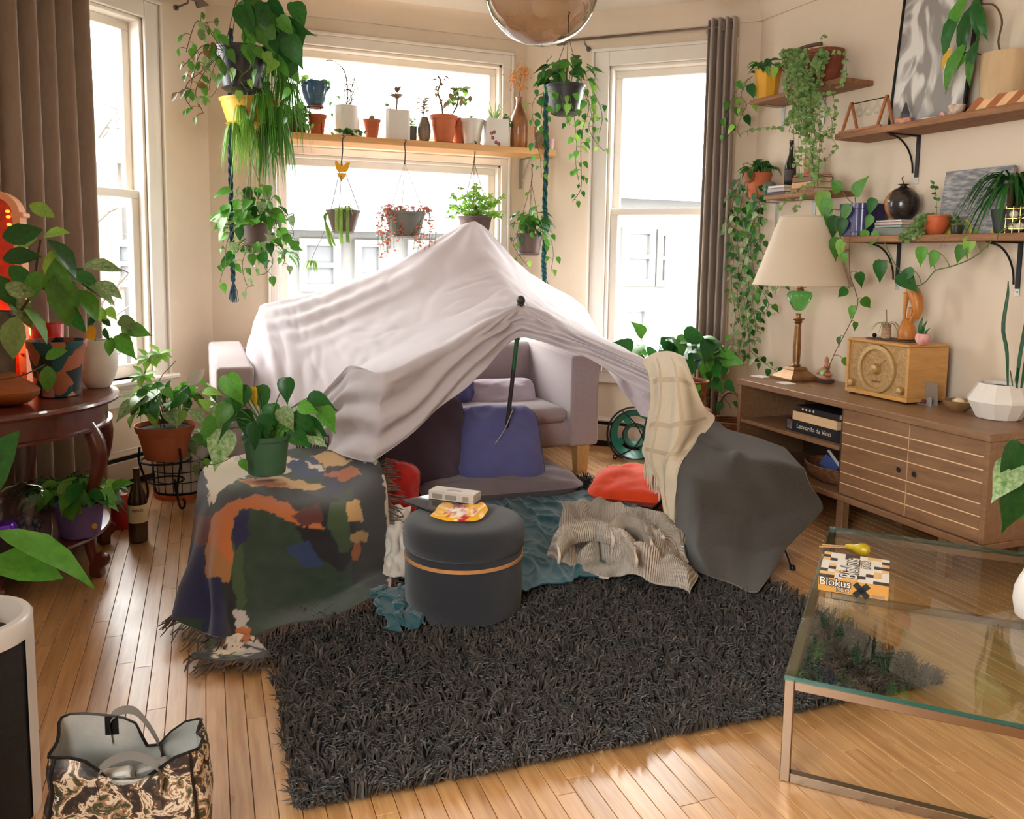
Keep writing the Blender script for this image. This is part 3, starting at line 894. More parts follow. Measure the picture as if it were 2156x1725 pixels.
pillow('scatter_pillow', 'orange linen pillow lying flat beyond the knitted blanket', (2.52, 4.16, .10), .62, .58, .15, rot(4, 0, -38), m_orange, seed=9)
pillow('scatter_pillow', 'red linen pillow wedged upright behind the ottoman', AY(828, 1032, 3.95), .30, .30, .10, rot(70, 18, 12), m_red, seed=10)

# ================================================================== blankets on the floor
m_teal = fab('teal_fleece', (26, 82, 92), sheen=.4)
def floor_blanket(name, label, outline, mat, amp, z0, seed, nx=70, ny=90, freq=(7, 7), cat='blanket', ridge=1.0, knit=0):
    """outline: 4 corners on the floor (x,y) in order; rumpled sheet lying on the rug"""
    o4 = np.array(outline, float)
    s, t = np.meshgrid(np.linspace(0, 1, nx), np.linspace(0, 1, ny))
    xy = (o4[0] * (1 - s)[..., None] + o4[1] * s[..., None]) * (1 - t)[..., None] + (o4[3] * (1 - s)[..., None] + o4[2] * s[..., None]) * t[..., None]
    edge = np.minimum(np.minimum(s, 1 - s), np.minimum(t, 1 - t)); e = np.clip(edge / .08, 0, 1)
    xy[..., 0] += vnoise((ny, nx), (6, 6), seed + 1) * .035; xy[..., 1] += vnoise((ny, nx), (6, 6), seed + 2) * .035
    n1 = vnoise((ny, nx), freq, seed); n2 = vnoise((ny, nx), (freq[0] * 2.2, freq[1] * 2.2), seed + 7)
    z = z0 + amp * ((1 - np.abs(n1)) ** 3 * ridge + .35 * (1 - np.abs(n2)) ** 3 + .3 * (n1 + 1) / 2) * (.25 + .75 * e)
    Pq = np.concatenate([xy, z[..., None]], 2)
    t_ = thing(name, label, cat, (*o4.mean(0), z0))
    cloth_obj('cloth', Pq, mat, t_, thick=.006)
    return t_, Pq
floor_blanket('fleece_blanket', 'rumpled teal fleece blanket spread on the rug inside the tent', [(1.30, 3.08), (2.06, 3.10), (2.42, 4.25), (1.45, 4.45)], m_teal, .022, .058, 51, 120, 130, (8, 12))
floor_blanket('fleece_blanket', 'bunched teal fleece corner on the rug beside the ottoman', [(.70, 2.88), (.86, 2.90), (.86, 3.25), (.72, 3.28)], m_teal, .03, .06, 77, 40, 50, (1, 2), ridge=.35)
m_white_bl = fab('white_blanket', (222, 214, 204))
wb = thing('white_blanket', 'crumpled white blanket between ottoman and patterned throw', 'blanket', (.88, 3.5, .03))
Pw_ = net([[(812, 1075, 3.66), (835, 1066, 3.68), (862, 1072, 3.7)], [(812, 1120, 3.56), (835, 1115, 3.54), (862, 1120, 3.56)], [(810, 1165, 3.48), (835, 1165, 3.46), (862, 1165, 3.5)], [(806, 1215, 3.40), (835, 1220, 3.38), (862, 1215, 3.42)]], 30, 40, .05)
Pw_ = Pw_ + grid_normals(Pw_) * (vnoise((40, 30), (7, 4), 90) * .022)[..., None]
cloth_obj('cloth', Pw_, m_white_bl, wb, .006)

# knitted blanket: a heaped pile with ribbed knit relief
def knit_mat():
    m = M('beige_knit', (220, 202, 182), .9, spec=.15, sheen=.3)
    N = m.node_tree.nodes; L = m.node_tree.links
    uv = N.new('ShaderNodeAttribute'); uv.attribute_name = 'weave'
    w = N.new('ShaderNodeTexWave'); w.inputs['Scale'].default_value = 16; w.inputs['Distortion'].default_value = .6; w.inputs['Detail'].default_value = 1
    w2 = N.new('ShaderNodeTexWave'); w2.inputs['Scale'].default_value = 26; w2.bands_direction = 'Y'
    L.new(uv.outputs['Vector'], w.inputs['Vector']); L.new(uv.outputs['Vector'], w2.inputs['Vector'])
    mul = N.new('ShaderNodeMath'); mul.operation = 'MULTIPLY'; L.new(w.outputs['Fac'], mul.inputs[0]); L.new(w2.outputs['Fac'], mul.inputs[1])
    ad = N.new('ShaderNodeMath'); ad.operation = 'ADD'; L.new(mul.outputs[0], ad.inputs[0]); L.new(w.outputs['Fac'], ad.inputs[1])
    bp = N.new('ShaderNodeBump'); bp.inputs['Strength'].default_value = .9; bp.inputs['Distance'].default_value = .008
    L.new(ad.outputs[0], bp.inputs['Height']); L.new(bp.outputs[0], N['Principled BSDF'].inputs['Normal'])
    return m
m_knit = knit_mat()
kb = thing('knitted_blanket', 'chunky beige knitted blanket heaped on the teal fleece', 'blanket', (2.0, 3.55, .05))
def weave_attr(o, shape, su, sv, copies=1):
    a, c = shape; vv, uu = np.meshgrid(np.linspace(0, sv, a), np.linspace(0, su, c), indexing='ij')
    w = np.stack([uu, vv, uu * 0], 2).reshape(-1, 3).astype(np.float32)
    n = len(o.data.vertices); full = np.zeros((n, 3), np.float32); full[:len(w)] = w[:n]
    if n >= 2 * len(w): full[len(w):2 * len(w)] = w.reshape(a, c, 3)[::-1].reshape(-1, 3)
    at = o.data.attributes.new('weave', 'FLOAT_VECTOR', 'POINT'); at.data.foreach_set('vector', full.reshape(-1))
def knit_heap():
    nu, nv = 150, 110
    c4 = np.array([AZ(x, y, .07)[:2] for x, y in ((1158, 1188), (1468, 1240), (1446, 1112), (1186, 1052))])
    u, v = np.meshgrid(np.linspace(0, 1, nu), np.linspace(0, 1, nv))
    xy = (c4[0] * (1 - u)[..., None] + c4[1] * u[..., None]) * (1 - v)[..., None] + (c4[3] * (1 - u)[..., None] + c4[2] * u[..., None]) * v[..., None]
    xy += np.stack([vnoise((nv, nu), (5, 6), 5), vnoise((nv, nu), (5, 6), 6)], 2) * .05
    z = .068 + .012 * vnoise((nv, nu), (8, 10), 7) + .02 * (1 - np.abs(vnoise((nv, nu), (5, 6), 9))) ** 3
    for h, w, pts in ((.085, .075, ((1180, 1085), (1230, 1062), (1310, 1072), (1390, 1095), (1432, 1130))), (.115, .050, ((1170, 1160), (1195, 1118), (1250, 1108), (1305, 1130), (1342, 1172))),
                      (.10, .042, ((1285, 1120), (1315, 1092), (1355, 1105), (1378, 1140), (1365, 1170))), (.060, .045, ((1165, 1190), (1240, 1205), (1320, 1200), (1400, 1190))),
                      (.055, .040, ((1235, 1160), (1265, 1150), (1300, 1165), (1310, 1185))), (.06, .06, ((1400, 1160), (1430, 1190), (1450, 1220)))):
        C = crom(np.array([AZ(x, y, .07 + h * .7)[:2] for x, y in pts]), 40)
        dd = np.min(np.linalg.norm(xy[:, :, None, :] - C[None, None], axis=3), axis=2)
        z = np.maximum(z, .07 + h * np.sqrt(np.maximum(0, 1 - (dd / (w * 1.25)) ** 2)) - .0) if h > .09 else z + h * np.exp(-(dd / w) ** 2)
    ed = np.minimum(np.minimum(u, 1 - u), np.minimum(v, 1 - v)); z = .062 + (z - .062) * np.clip(ed / .035, .15, 1)
    P = np.concatenate([xy, z[..., None]], 2)
    for _ in range(2): P[1:-1, 1:-1] = P[1:-1, 1:-1] * .5 + (P[:-2, 1:-1] + P[2:, 1:-1] + P[1:-1, :-2] + P[1:-1, 2:]) * .125
    o = cloth_obj('cloth', P, m_knit, kb, thick=.012); weave_attr(o, (nv, nu), 1.6, 1.3)
    # ribbed cuff edges standing up out of the folds
    for pts, hh in ((((1172, 1150), (1200, 1112), (1255, 1104), (1305, 1124), (1338, 1160)), .04), (((1284, 1118), (1312, 1090), (1352, 1102), (1372, 1136)), .04)):
        A = crom(np.array([AZ(x, y, .20) for x, y in pts]), 60); B = A + np.array([-.02, -.05, -.055]); mid = (A + B) / 2 + np.array([-.012, -.035, .012])
        q = crom(np.stack([A + [.02, .03, -.03], A, mid, B]), 14, 0); o = cloth_obj('ribbed_cuff', q, m_knit, kb, thick=.012); weave_attr(o, (14, 60), 1.1, .12)
knit_heap()

# ================================================================== throws on the chairs
m_woven = M_attr('woven_throw', .9, .5, 420, .3)
pal = {'n': (30, 30, 70), 'k': (34, 32, 34), 'g': (44, 62, 44), 'G': (66, 84, 50), 'o': (190, 106, 52), 'r': (92, 46, 40),
       'c': (226, 208, 184), 'y': (214, 170, 108), 'p': (60, 44, 66), 'w': (196, 186, 178), 'b': (44, 60, 100), 't': (166, 112, 62), 'K': (24, 22, 26)}
SHAPES = [  # woven motifs: (yarn, outline on the draped cloth as seen in the photograph)
 ('k', [(395, 950), (505, 950), (480, 1050), (445, 1150), (395, 1130)]), ('r', [(400, 1080), (452, 1090), (442, 1155), (390, 1140)]), ('n', [(388, 1150), (442, 1150), (436, 1300), (350, 1305)]),
 ('c', [(425, 985), (520, 945), (650, 975), (640, 995), (560, 1000), (500, 1010), (465, 1040), (445, 1068), (438, 1020)]), ('w', [(500, 950), (560, 945), (540, 975), (490, 975)]),
 ('b', [(600, 980), (690, 955), (715, 1012), (620, 1006)]), ('c', [(640, 975), (690, 985), (700, 1000), (655, 990)]), ('y', [(495, 1012), (600, 1008), (695, 1030), (600, 1036), (540, 1030)]), ('o', [(500, 1014), (560, 1010), (610, 1026), (540, 1026)]),
 ('k', [(468, 1042), (560, 1026), (690, 1038), (738, 1070), (680, 1112), (620, 1080), (540, 1058), (455, 1085)]),
 ('o', [(438, 1150), (450, 1090), (480, 1060), (540, 1044), (600, 1062), (640, 1086), (685, 1108), (660, 1122), (600, 1094), (540, 1072), (502, 1076), (492, 1110), (486, 1200), (470, 1232), (436, 1212)]),
 ('t', [(438, 1140), (492, 1190), (480, 1225), (436, 1222)]), ('n', [(428, 1215), (466, 1220), (476, 1345), (425, 1340)]), ('k', [(465, 1225), (492, 1225), (506, 1335), (475, 1345)]),
 ('G', [(488, 1150), (512, 1120), (516, 1262), (505, 1290), (490, 1240)]), ('w', [(492, 1285), (517, 1285), (522, 1322), (498, 1322)]), ('o', [(496, 1322), (524, 1322), (534, 1360), (498, 1360)]), ('n', [(492, 1090), (524, 1072), (522, 1130), (494, 1165)]),
 ('K', [(620, 1110), (680, 1115), (742, 1080), (746, 1170), (720, 1208), (680, 1182), (640, 1142)]), ('G', [(692, 1062), (726, 1050), (736, 1100), (736, 1162), (714, 1162), (692, 1110)]), ('r', [(610, 1086), (676, 1060), (682, 1096), (640, 1112)]), ('b', [(600, 1150), (650, 1140), (680, 1190), (640, 1200)]),
 ('k', [(742, 1030), (805, 985), (835, 1245), (740, 1232)]), ('y', [(730, 1060), (757, 1054), (762, 1096), (732, 1102)]), ('y', [(736, 1124), (774, 1118), (772, 1138), (738, 1141)]), ('o', [(740, 1140), (757, 1140), (754, 1184), (741, 1182)]), ('c', [(804, 985), (812, 985), (830, 1245), (818, 1245)]),
 ('k', [(640, 930), (795, 935), (800, 1000), (720, 1035), (690, 1000)]), ('y', [(650, 962), (702, 952), (742, 975), (690, 988)]), ('o', [(680, 1002), (742, 985), (764, 1000), (702, 1022)]), ('y', [(700, 945), (750, 950), (770, 965), (720, 962)]), ('n', [(682, 1008), (712, 1006), (718, 1042), (686, 1042)]), ('c', [(760, 962), (795, 972), (792, 982), (758, 972)])]
def paint_shapes(o, P, base, thick=True):
    a, c = P.shape[:2]; fl = P.reshape(-1, 3); cc = (fl - _O) @ RCAM
    x = CX + FOCAL * cc[:, 0] / cc[:, 2] + vnoise((a, c), (40, 44), 3).reshape(-1) * 4; y = CY + FOCAL * cc[:, 1] / cc[:, 2] + vnoise((a, c), (40, 44), 4).reshape(-1) * 4
    cols = np.ones((a * c, 4), np.float32); cols[:, :3] = np.array(lin(pal[base])) * (1 + .25 * vnoise((a, c), (30, 34), 9).reshape(-1))[:, None]
    for key, poly in SHAPES:
        ins = np.zeros(len(x), bool); q = poly[-1]
        for p in poly:
            m = (p[1] > y) != (q[1] > y)
            ins ^= m & (x < (q[0] - p[0]) * (y - p[1]) / ((q[1] - p[1]) or 1e-9) + p[0]); q = p
        cols[ins, :3] = lin(pal[key])
    n = len(o.data.vertices); full = np.concatenate([cols, cols.reshape(a, c, 4)[::-1].reshape(-1, 4), np.ones((max(0, n - 2 * a * c), 4), np.float32) * .1])
    at = o.data.color_attributes.new('pattern', 'FLOAT_COLOR', 'POINT'); at.data.foreach_set('color', full[:n].reshape(-1))
throw_rows = [
 [(440, 975, 4.02), (515, 957, 4.05), (605, 950, 4.1), (690, 938, 4.1), (760, 945, 4.0), (792, 962, 3.92)],
 [(418, 1005, 3.85), (488, 996, 3.82), (580, 1003, 3.78), (680, 1008, 3.72), (755, 1000, 3.72), (803, 1000, 3.78)],
 [(412, 1055, 3.62), (452, 1042, 3.52), (530, 1045, 3.42), (640, 1072, 3.36), (745, 1072, 3.38), (815, 1060, 3.62)],
 [(395, 1150, 3.50), (440, 1150, 3.34), (500, 1160, 3.24), (620, 1180, 3.27), (735, 1180, 3.32), (822, 1150, 3.55)],
 [(380, 1225, 3.45), (432, 1245, 3.22), (495, 1280, 3.12), (610, 1270, 3.23), (730, 1240, 3.28), (824, 1205, 3.5)],
 [(366, 1288, 3.40), (430, 1335, 3.10), (505, 1345, 3.02), (600, 1320, 3.12), (720, 1288, 3.2), (822, 1246, 3.42)]]
TU, TV = 190, 160
P = net(throw_rows, TU, TV, .05)
nn = grid_normals(P); vq = np.linspace(0, 1, TV)[:, None]; uq = np.linspace(0, 1, TU)[None]
hang = np.clip((vq - .42) / .4, 0, 1)
P = P + nn * (hang * .045 * np.sin(uq * 30 + vq * 1.5 + .6) * np.exp(-((uq - .14) / .2) ** 2) + hang * .012 * np.sin(uq * 17 + 2 * vq) + vnoise((TV, TU), (6, 8), 61) * .012)[..., None]
P[..., 2] = np.maximum(P[..., 2], .04)
throw = thing('woven_throw', 'woven throw patterned in navy, green and rust with multicolour fringe over a chair', 'throw blanket', (.5, 3.5, .03))
o = cloth_obj('cloth', P, m_woven, throw, thick=.006); paint_shapes(o, P, 'g')
m_fr = M('throw_fringe', (120, 92, 70), .9, rgb2=(60, 56, 60), vscale=60)
fringe('fringe', [P[-1, int(k)] for k in np.linspace(0, TU - 1, 14)], [(-.5, -.75, -.25)] * 5 + [(-.2, -.8, -.3)] * 9, m_fr, throw, 150, .075, .003, seed=2)
fringe('fringe', [P[int(k), -1] for k in np.linspace(0, TV - 1, 10)], [(.8, -.3, -.1)] * 4 + [(.7, -.45, -.25)] * 6, m_fr, throw, 120, .07, .0028, seed=3)
fringe('fringe', [P[0, int(k)] for k in np.linspace(TU * .45, TU - 1, 8)], [(.1, .3, .9)] * 8, m_fr, throw, 60, .06, .003, seed=4)
# trailing corner of the throw lying on the floor
tr = net([[(452, 1342, 3.05), (500, 1338, 3.03), (545, 1345, 3.02)], [(425, 1372, 3.0), (495, 1372, 2.97), (560, 1370, 2.97)], [(398, 1380, 2.98), (480, 1394, 2.92), (575, 1386, 2.93)]], 30, 24, .03)
tr = tr + grid_normals(tr) * (vnoise((24, 30), (4, 5), 4) * .012)[..., None]; tr[..., 2] = np.maximum(tr[..., 2], .03)
o = cloth_obj('trailing_corner', tr, m_woven, throw, thick=.005); paint(o, (24, 30), ["bwcoc", "Gcckw", "kccwk", "kkGkk"], pal, .4, 8, True)
fringe('fringe', [tr[-1, int(k)] for k in np.linspace(0, 29, 8)], [(-.5, -.85, -.05)] * 8, m_fr, throw, 44, .07, .0032, seed=6)

m_cream = M('cream_throw', (232, 214, 186), .9, bump=.3, bscale=450, sheen=.3, transl=.12, var=.03, vscale=30)
cream_rows = [
 [(1352, 762, 3.98), (1380, 744, 3.9), (1412, 740, 3.74), (1442, 752, 3.6)],
 [(1366, 790, 3.86), (1394, 782, 3.76), (1425, 782, 3.65), (1458, 796, 3.6)],
 [(1369, 850, 3.80), (1395, 850, 3.70), (1432, 850, 3.58), (1484, 855, 3.6)],
 [(1356, 912, 3.76), (1388, 912, 3.64), (1432, 912, 3.5), (1502, 888, 3.62)],
 [(1349, 955, 3.74), (1378, 965, 3.62), (1408, 975, 3.5), (1434, 975, 3.44)],
 [(1382, 1005, 3.62), (1394, 1020, 3.55), (1408, 1035, 3.48), (1426, 1040, 3.4)],
 [(1400, 1080, 3.52), (1407, 1090, 3.48), (1415, 1095, 3.44), (1424, 1095, 3.4)]]
P = net(cream_rows, 60, 110, .05); nn = grid_normals(P)
uq = np.linspace(0, 1, 60)[None]; vq = np.linspace(0, 1, 110)[:, None]
P = P + nn * (np.clip(vq / .3, 0, 1) * (.014 * np.sin(uq * 15 + 1.2 * vq) + vnoise((110, 60), (6, 4), 71) * .008))[..., None]
ct = thing('cream_throw', 'cream throw with faint plaid and knotted fringe hung over a chair back', 'throw blanket', (2.3, 3.65, .1))
cloth_obj('cloth', P, m_cream, ct, thick=.005)
so = .0014 if float((nn * (_O - P)).sum(2).mean()) > 0 else -.0064
for k in (22, 48, 66):
    q = MB(); q.grid(P[k:k + 4, 4:-4] + nn[k:k + 4, 4:-4] * so); q.obj('plaid_stripe', M('plaid_stripe', (206, 184, 154), .9, bump=.3, bscale=450), ct, angle=None)
for k in (18, 38):
    q = MB(); q.grid(P[6:-6, k:k + 3] + nn[6:-6, k:k + 3] * so * 1.05); q.obj('plaid_stripe', MATS['plaid_stripe'], ct, angle=None)
fringe('fringe', [P[int(78), k] for k in (0, 6, 12, 18, 24)] + [P[84, 2], P[92, 1]], [(.02, 0, -1)] * 7, m_cream, ct, 46, .12, .0042, .006, seed=8)
fringe('fringe', [P[-1, k] for k in (0, 15, 30, 45, 59)], [(0, 0, -1)] * 5, m_cream, ct, 22, .14, .004, .008, seed=9)

m_greyb = M('charcoal_blanket', (70, 63, 56), .95, spec=.1, bump=.6, bscale=420, sheen=.3, var=.16, vscale=110)
grey_rows = [
 [(1500, 886, 3.72), (1520, 897, 3.72), (1548, 910, 3.7), (1600, 926, 3.6), (1652, 945, 3.48)],
 [(1472, 922, 3.55), (1505, 936, 3.46), (1548, 948, 3.38), (1614, 960, 3.28), (1688, 980, 3.14)],
 [(1466, 934, 3.52), (1502, 952, 3.40), (1546, 965, 3.31), (1616, 976, 3.22), (1694, 992, 3.11)],
 [(1429, 990, 3.42), (1480, 1012, 3.26), (1545, 1020, 3.21), (1620, 1028, 3.15), (1704, 1025, 3.10)],
 [(1420, 1060, 3.36), (1480, 1080, 3.18), (1545, 1090, 3.12), (1625, 1090, 3.08), (1728, 1073, 3.06)],
 [(1422, 1130, 3.28), (1470, 1150, 3.09), (1540, 1160, 3.0), (1600, 1165, 2.97), (1658, 1148, 3.0)],
 [(1455, 1195, 3.08), (1500, 1215, 2.95), (1545, 1232, 2.87), (1595, 1245, 2.82), (1634, 1190, 2.9)]]
P = net(grey_rows, 70, 80, .05, .45); nn = grid_normals(P)
uq = np.linspace(0, 1, 70)[None]; vq = np.linspace(0, 1, 80)[:, None]
P = P + nn * (.012 * np.sin(uq * 9 + 2 * vq) * np.clip((vq - .3) / .3, 0, 1) + vnoise((80, 70), (5, 5), 81) * .010 - .02 * np.exp(-((uq - .55 + .1 * vq) / .05) ** 2) * np.exp(-((vq - .3) / .12) ** 2))[..., None]
gb = thing('charcoal_blanket', 'dark charcoal wool blanket draped over a chrome-legged chair', 'throw blanket', (2.45, 3.3, .05))
cloth_obj('cloth', P, m_greyb, gb, thick=.006)
ed = np.concatenate([P[2:, 0], P[-1, 1:], P[-2:20:-1, -1]]); b = MB(); b.tube(ed, .004, 5); b.obj('stitched_edge', M('blanket_edge', (120, 104, 90), .9), gb)

# ================================================================== ottoman
m_ott = M('charcoal_felt', (48, 49, 54), .95, spec=.15, var=.05, vscale=60, bump=.35, bscale=600, sheen=.3)
m_strap = M('tan_leather', (196, 138, 84), .55, var=.08, vscale=30)
oc = np.array([1.054, 3.066, .03])
ott = thing('ottoman', 'round charcoal felt storage ottoman with tan leather band', 'ottoman', oc)
b = MB(); b.lathe([(.215, 0), (.226, .01), (.229, .08), (.229, .245), (.224, .252)], 48, oc, cap1=True); b.obj('body', m_ott, ott, angle=60)
b = MB(); b.lathe([(.224, .25), (.236, .262), (.238, .30), (.234, .335), (.222, .352), (.19, .362), (.10, .367), (.001, .368)], 48, oc); b.obj('cushion_lid', m_ott, ott, angle=60)
b = MB(); b.lathe([(.2300, .212), (.2318, .213), (.2318, .226), (.2300, .227)], 48, oc, cap0=False); b.obj('leather_band', m_strap, ott)
OT = oc[2] + .368

# ================================================================== media cabinet
m_wal = M('walnut_laminate', (140, 104, 74), .42, var=.20, vscale=5, stretch=(9, 1.2, 9), bump=.04, bscale=60)
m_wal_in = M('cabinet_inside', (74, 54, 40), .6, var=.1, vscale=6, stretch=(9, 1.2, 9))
X0, X1, Y0, Y1 = 3.15, 3.66, 2.476, 4.188
ZT, ZB = .694, .185
cab = thing('media_cabinet', 'low walnut media cabinet with open shelves and two grooved doors', 'cabinet', (3.40, 3.33, 0))
def cb(nm, x0, x1, y0, y1, z0, z1, mat=None, ch=.003, par=None):
    b = MB(); b.box(((x0 + x1) / 2, (y0 + y1) / 2, (z0 + z1) / 2), (x1 - x0, y1 - y0, z1 - z0), ch); return b.obj(nm, mat or m_wal, par or cab, smooth=False)
cb('top', X0, X1, Y0, Y1, ZT - .035, ZT)
cb('bottom_panel', X0, X1, Y0 + .005, Y1 - .005, ZB, ZB + .03)
cb('side_panel', X0 + .012, X1, Y0 + .008, Y0 + .034, ZB + .03, ZT - .035)
cb('side_panel', X0 + .012, X1, Y1 - .034, Y1 - .008, ZB + .03, ZT - .035)
YD = 3.325
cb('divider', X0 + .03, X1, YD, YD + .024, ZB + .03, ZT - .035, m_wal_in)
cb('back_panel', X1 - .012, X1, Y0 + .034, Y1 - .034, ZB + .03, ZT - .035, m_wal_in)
ZS = .455
cb('shelf', X0 + .02, X1 - .012, YD + .024, Y1 - .034, ZS - .022, ZS)
ym = 2.905
for (ya, yb, hy) in ((ym + .003, YD - .002, ym + .045), (Y0 + .036, ym - .003, ym - .045)):
    zs_ = np.linspace(ZB + .034, ZT - .039, 8); zs_ = np.array([zs_[0], zs_[0] + .056, zs_[0] + .112, zs_[0] + .168, zs_[0] + .258, zs_[0] + .314, zs_[0] + .370, zs_[-1]])
    d = cb('door', X0 + .018, X0 + .032, ya, yb, zs_[0], zs_[-1], M('groove_pale', (236, 200, 158), .6), 0)
    for i in range(7):
        cb('board', X0 + .0162, X0 + .0185, ya, yb, zs_[i] + (.0026 if i else 0), zs_[i + 1] - (.0026 if i < 6 else 0), m_wal, .0008, d)
    h = MB(); h.lathe([(.0145, 0), (.0155, .001), (.0155, .0035), (.0125, .004)], 20, (X0 + .016, hy, ZB + .245), (-1, 0, 0)); h.obj('finger_ring', m_chrome, d)
    h = MB(); h.lathe([(.0122, 0), (.0122, .0042)], 20, (X0 + .016, hy, ZB + .245), (-1, 0, 0), cap1=True); h.obj('finger_hole', m_dark, d)
for y in (Y0 + .22, YD, Y1 - .2):
    for x in (X0 + .05, X1 - .05):
        b = MB(); b.box((x, y, ZB / 2), (.045, .045, ZB), .003); b.obj('leg', m_wal, cab, smooth=False)

# ================================================================== glass coffee table
m_gl = glass_pane('table_glass', (246, 252, 249), .9)
m_gledge = M('glass_edge', (40, 120, 112), .08, trans=.6, spec=.6)
m_nick = M('brushed_frame', (158, 138, 118), .3, 1.0)
ca = AZ(1652, 1421, .30)[:2]; e1 = _n(np.array([.73, .685])); e2 = np.array([e1[1], -e1[0]])
TL, TW, TH = 1.42, .74, .30
ct3 = np.array([*(ca + e1 * TL / 2 + e2 * TW / 2), 0])
tb = thing('coffee_table', 'glass-topped coffee table with polished square metal frame', 'table', ct3)
E1 = np.array([*e1, 0]); E2 = np.array([*e2, 0]); RT = frame_from(E1, E2, np.cross(E1, E2))
b = MB(); b.box(ct3 + [0, 0, TH - .006], (TL, TW, .012), .0, RT); b.obj('glass_top', m_gl, tb, smooth=False)
b = MB(); hl, hw = TL / 2 + .0006, TW / 2 + .0006
b.grid([[ct3 + E1 * a * hl + E2 * c * hw + [0, 0, z] for a, c in ((-1, -1), (1, -1), (1, 1), (-1, 1))] for z in (TH - .0115, TH - .0005)], closed_u=True)
b.obj('glass_edge', m_gledge, tb, smooth=False)
w = .026
for s in (-1, 1):
    ea = ct3 + E1 * s * (TL / 2 - w / 2)
    a0, a1 = ea - E2 * (TW / 2 - w / 2), ea + E2 * (TW / 2 - w / 2)
    for e in (a0, a1):
        b = MB(); b.box(e + [0, 0, (TH - .013) / 2], (w, w, TH - .013), .002, RT); b.obj('leg', m_nick, tb, smooth=False)
    for z in (w / 2, TH - .013 - w / 2):
        b = MB(); b.box(ea + [0, 0, z], (w * .98, TW - 2 * w, w), .002, RT); b.obj('crossbar', m_nick, tb, smooth=False)
for c in (-1, 1):
    b = MB(); b.box(ct3 + E2 * c * (TW / 2 - w / 2) + [0, 0, TH - .013 - w / 2], (TL - 2 * w, w * .98, w), .002, RT); b.obj('side_rail', m_nick, tb, smooth=False)
for a in (-.32, .32):
    for c in (-1, 1):
        b = MB(); b.lathe([(.006, 0), (.006, .003)], 12, ct3 + E1 * a * TL * 0 + E1 * a + E2 * c * (TW / 2 - .006) + [0, 0, TH], cap1=True); b.obj('clip', m_chrome, tb)

# ================================================================== demilune console table
m_mahog = M('mahogany', (96, 40, 30), .28, var=.28, vscale=7, stretch=(3, 3, 1), coat=.4)
kc = np.array([-.80, 4.19, 0.]); KR = .60
con = thing('console_table', 'dark mahogany half-round console table with curved legs and lower shelf', 'table', kc)
def half_disc(nm, r, z0, z1, prof, mat):
    n = 40; a = np.linspace(-math.pi / 2, math.pi / 2, n)
    rows = [[kc + [rr * math.cos(t), rr * math.sin(t), z] for t in a] for rr, z in prof]
    b = MB(); b.grid(rows)
    b.add([kc + [.0, -prof[0][0], prof[0][1]], kc + [0, prof[0][0], prof[0][1]]], [])
    for rr, z, flip in ((prof[0][0], prof[0][1], 1), (prof[-1][0], prof[-1][1], 0)):
        ring = [kc + [rr * math.cos(t), rr * math.sin(t), z] for t in a]
        b.add(ring, [tuple(range(n))[::-1] if flip else tuple(range(n))])
    lo = [kc + [0, -rr, z] for rr, z in prof]; hi = [kc + [0, rr, z] for rr, z in prof]
    b.grid([lo, hi])
    return b.obj(nm, mat, con, angle=35)
half_disc('top', KR, 0, 0, [(KR - .02, .742), (KR - .004, .746), (KR, .756), (KR - .004, .766), (KR - .02, .772)], m_mahog)
half_disc('apron', KR, 0, 0, [(KR - .05, .640), (KR - .034, .642), (KR - .034, .652), (KR - .05, .656), (KR - .05, .742)], m_mahog)
half_disc('lower_shelf', KR, 0, 0, [(KR - .09, .165), (KR - .06, .168), (KR - .055, .176), (KR - .06, .185), (KR - .09, .188)], m_mahog)
for th_ in (-72, -24, 24, 72):
    a = math.radians(th_); dr = np.array([math.cos(a), math.sin(a), 0])
    pr = [(KR - .075, .66, .030), (KR - .035, .58, .036), (KR - .035, .48, .031), (KR - .065, .36, .026), (KR - .085, .25, .023), (KR - .085, .15, .022), (KR - .065, .07, .022), (KR - .04, .03, .024)]
    b = MB(); b.tube(crom(np.array([kc + dr * r + [0, 0, z] for r, z, q in pr]), 22), crom(np.array([[q] for r, z, q in pr]), 22)[:, 0], 10); b.obj('leg', m_mahog, con)
    b = MB(); b.lathe([(.028, -.024), (.034, -.014), (.034, .014), (.028, .024)], 16, kc + dr * (KR - .035) + [0, 0, .075], np.array([-dr[1], dr[0], 0]), cap1=True)
    b.box(kc + dr * (KR - .055) + [0, 0, .03], (.05, .05, .058), .006, frame_from(dr, [-dr[1], dr[0], 0], [0, 0, 1])); b.obj('scroll_foot', m_mahog, con)

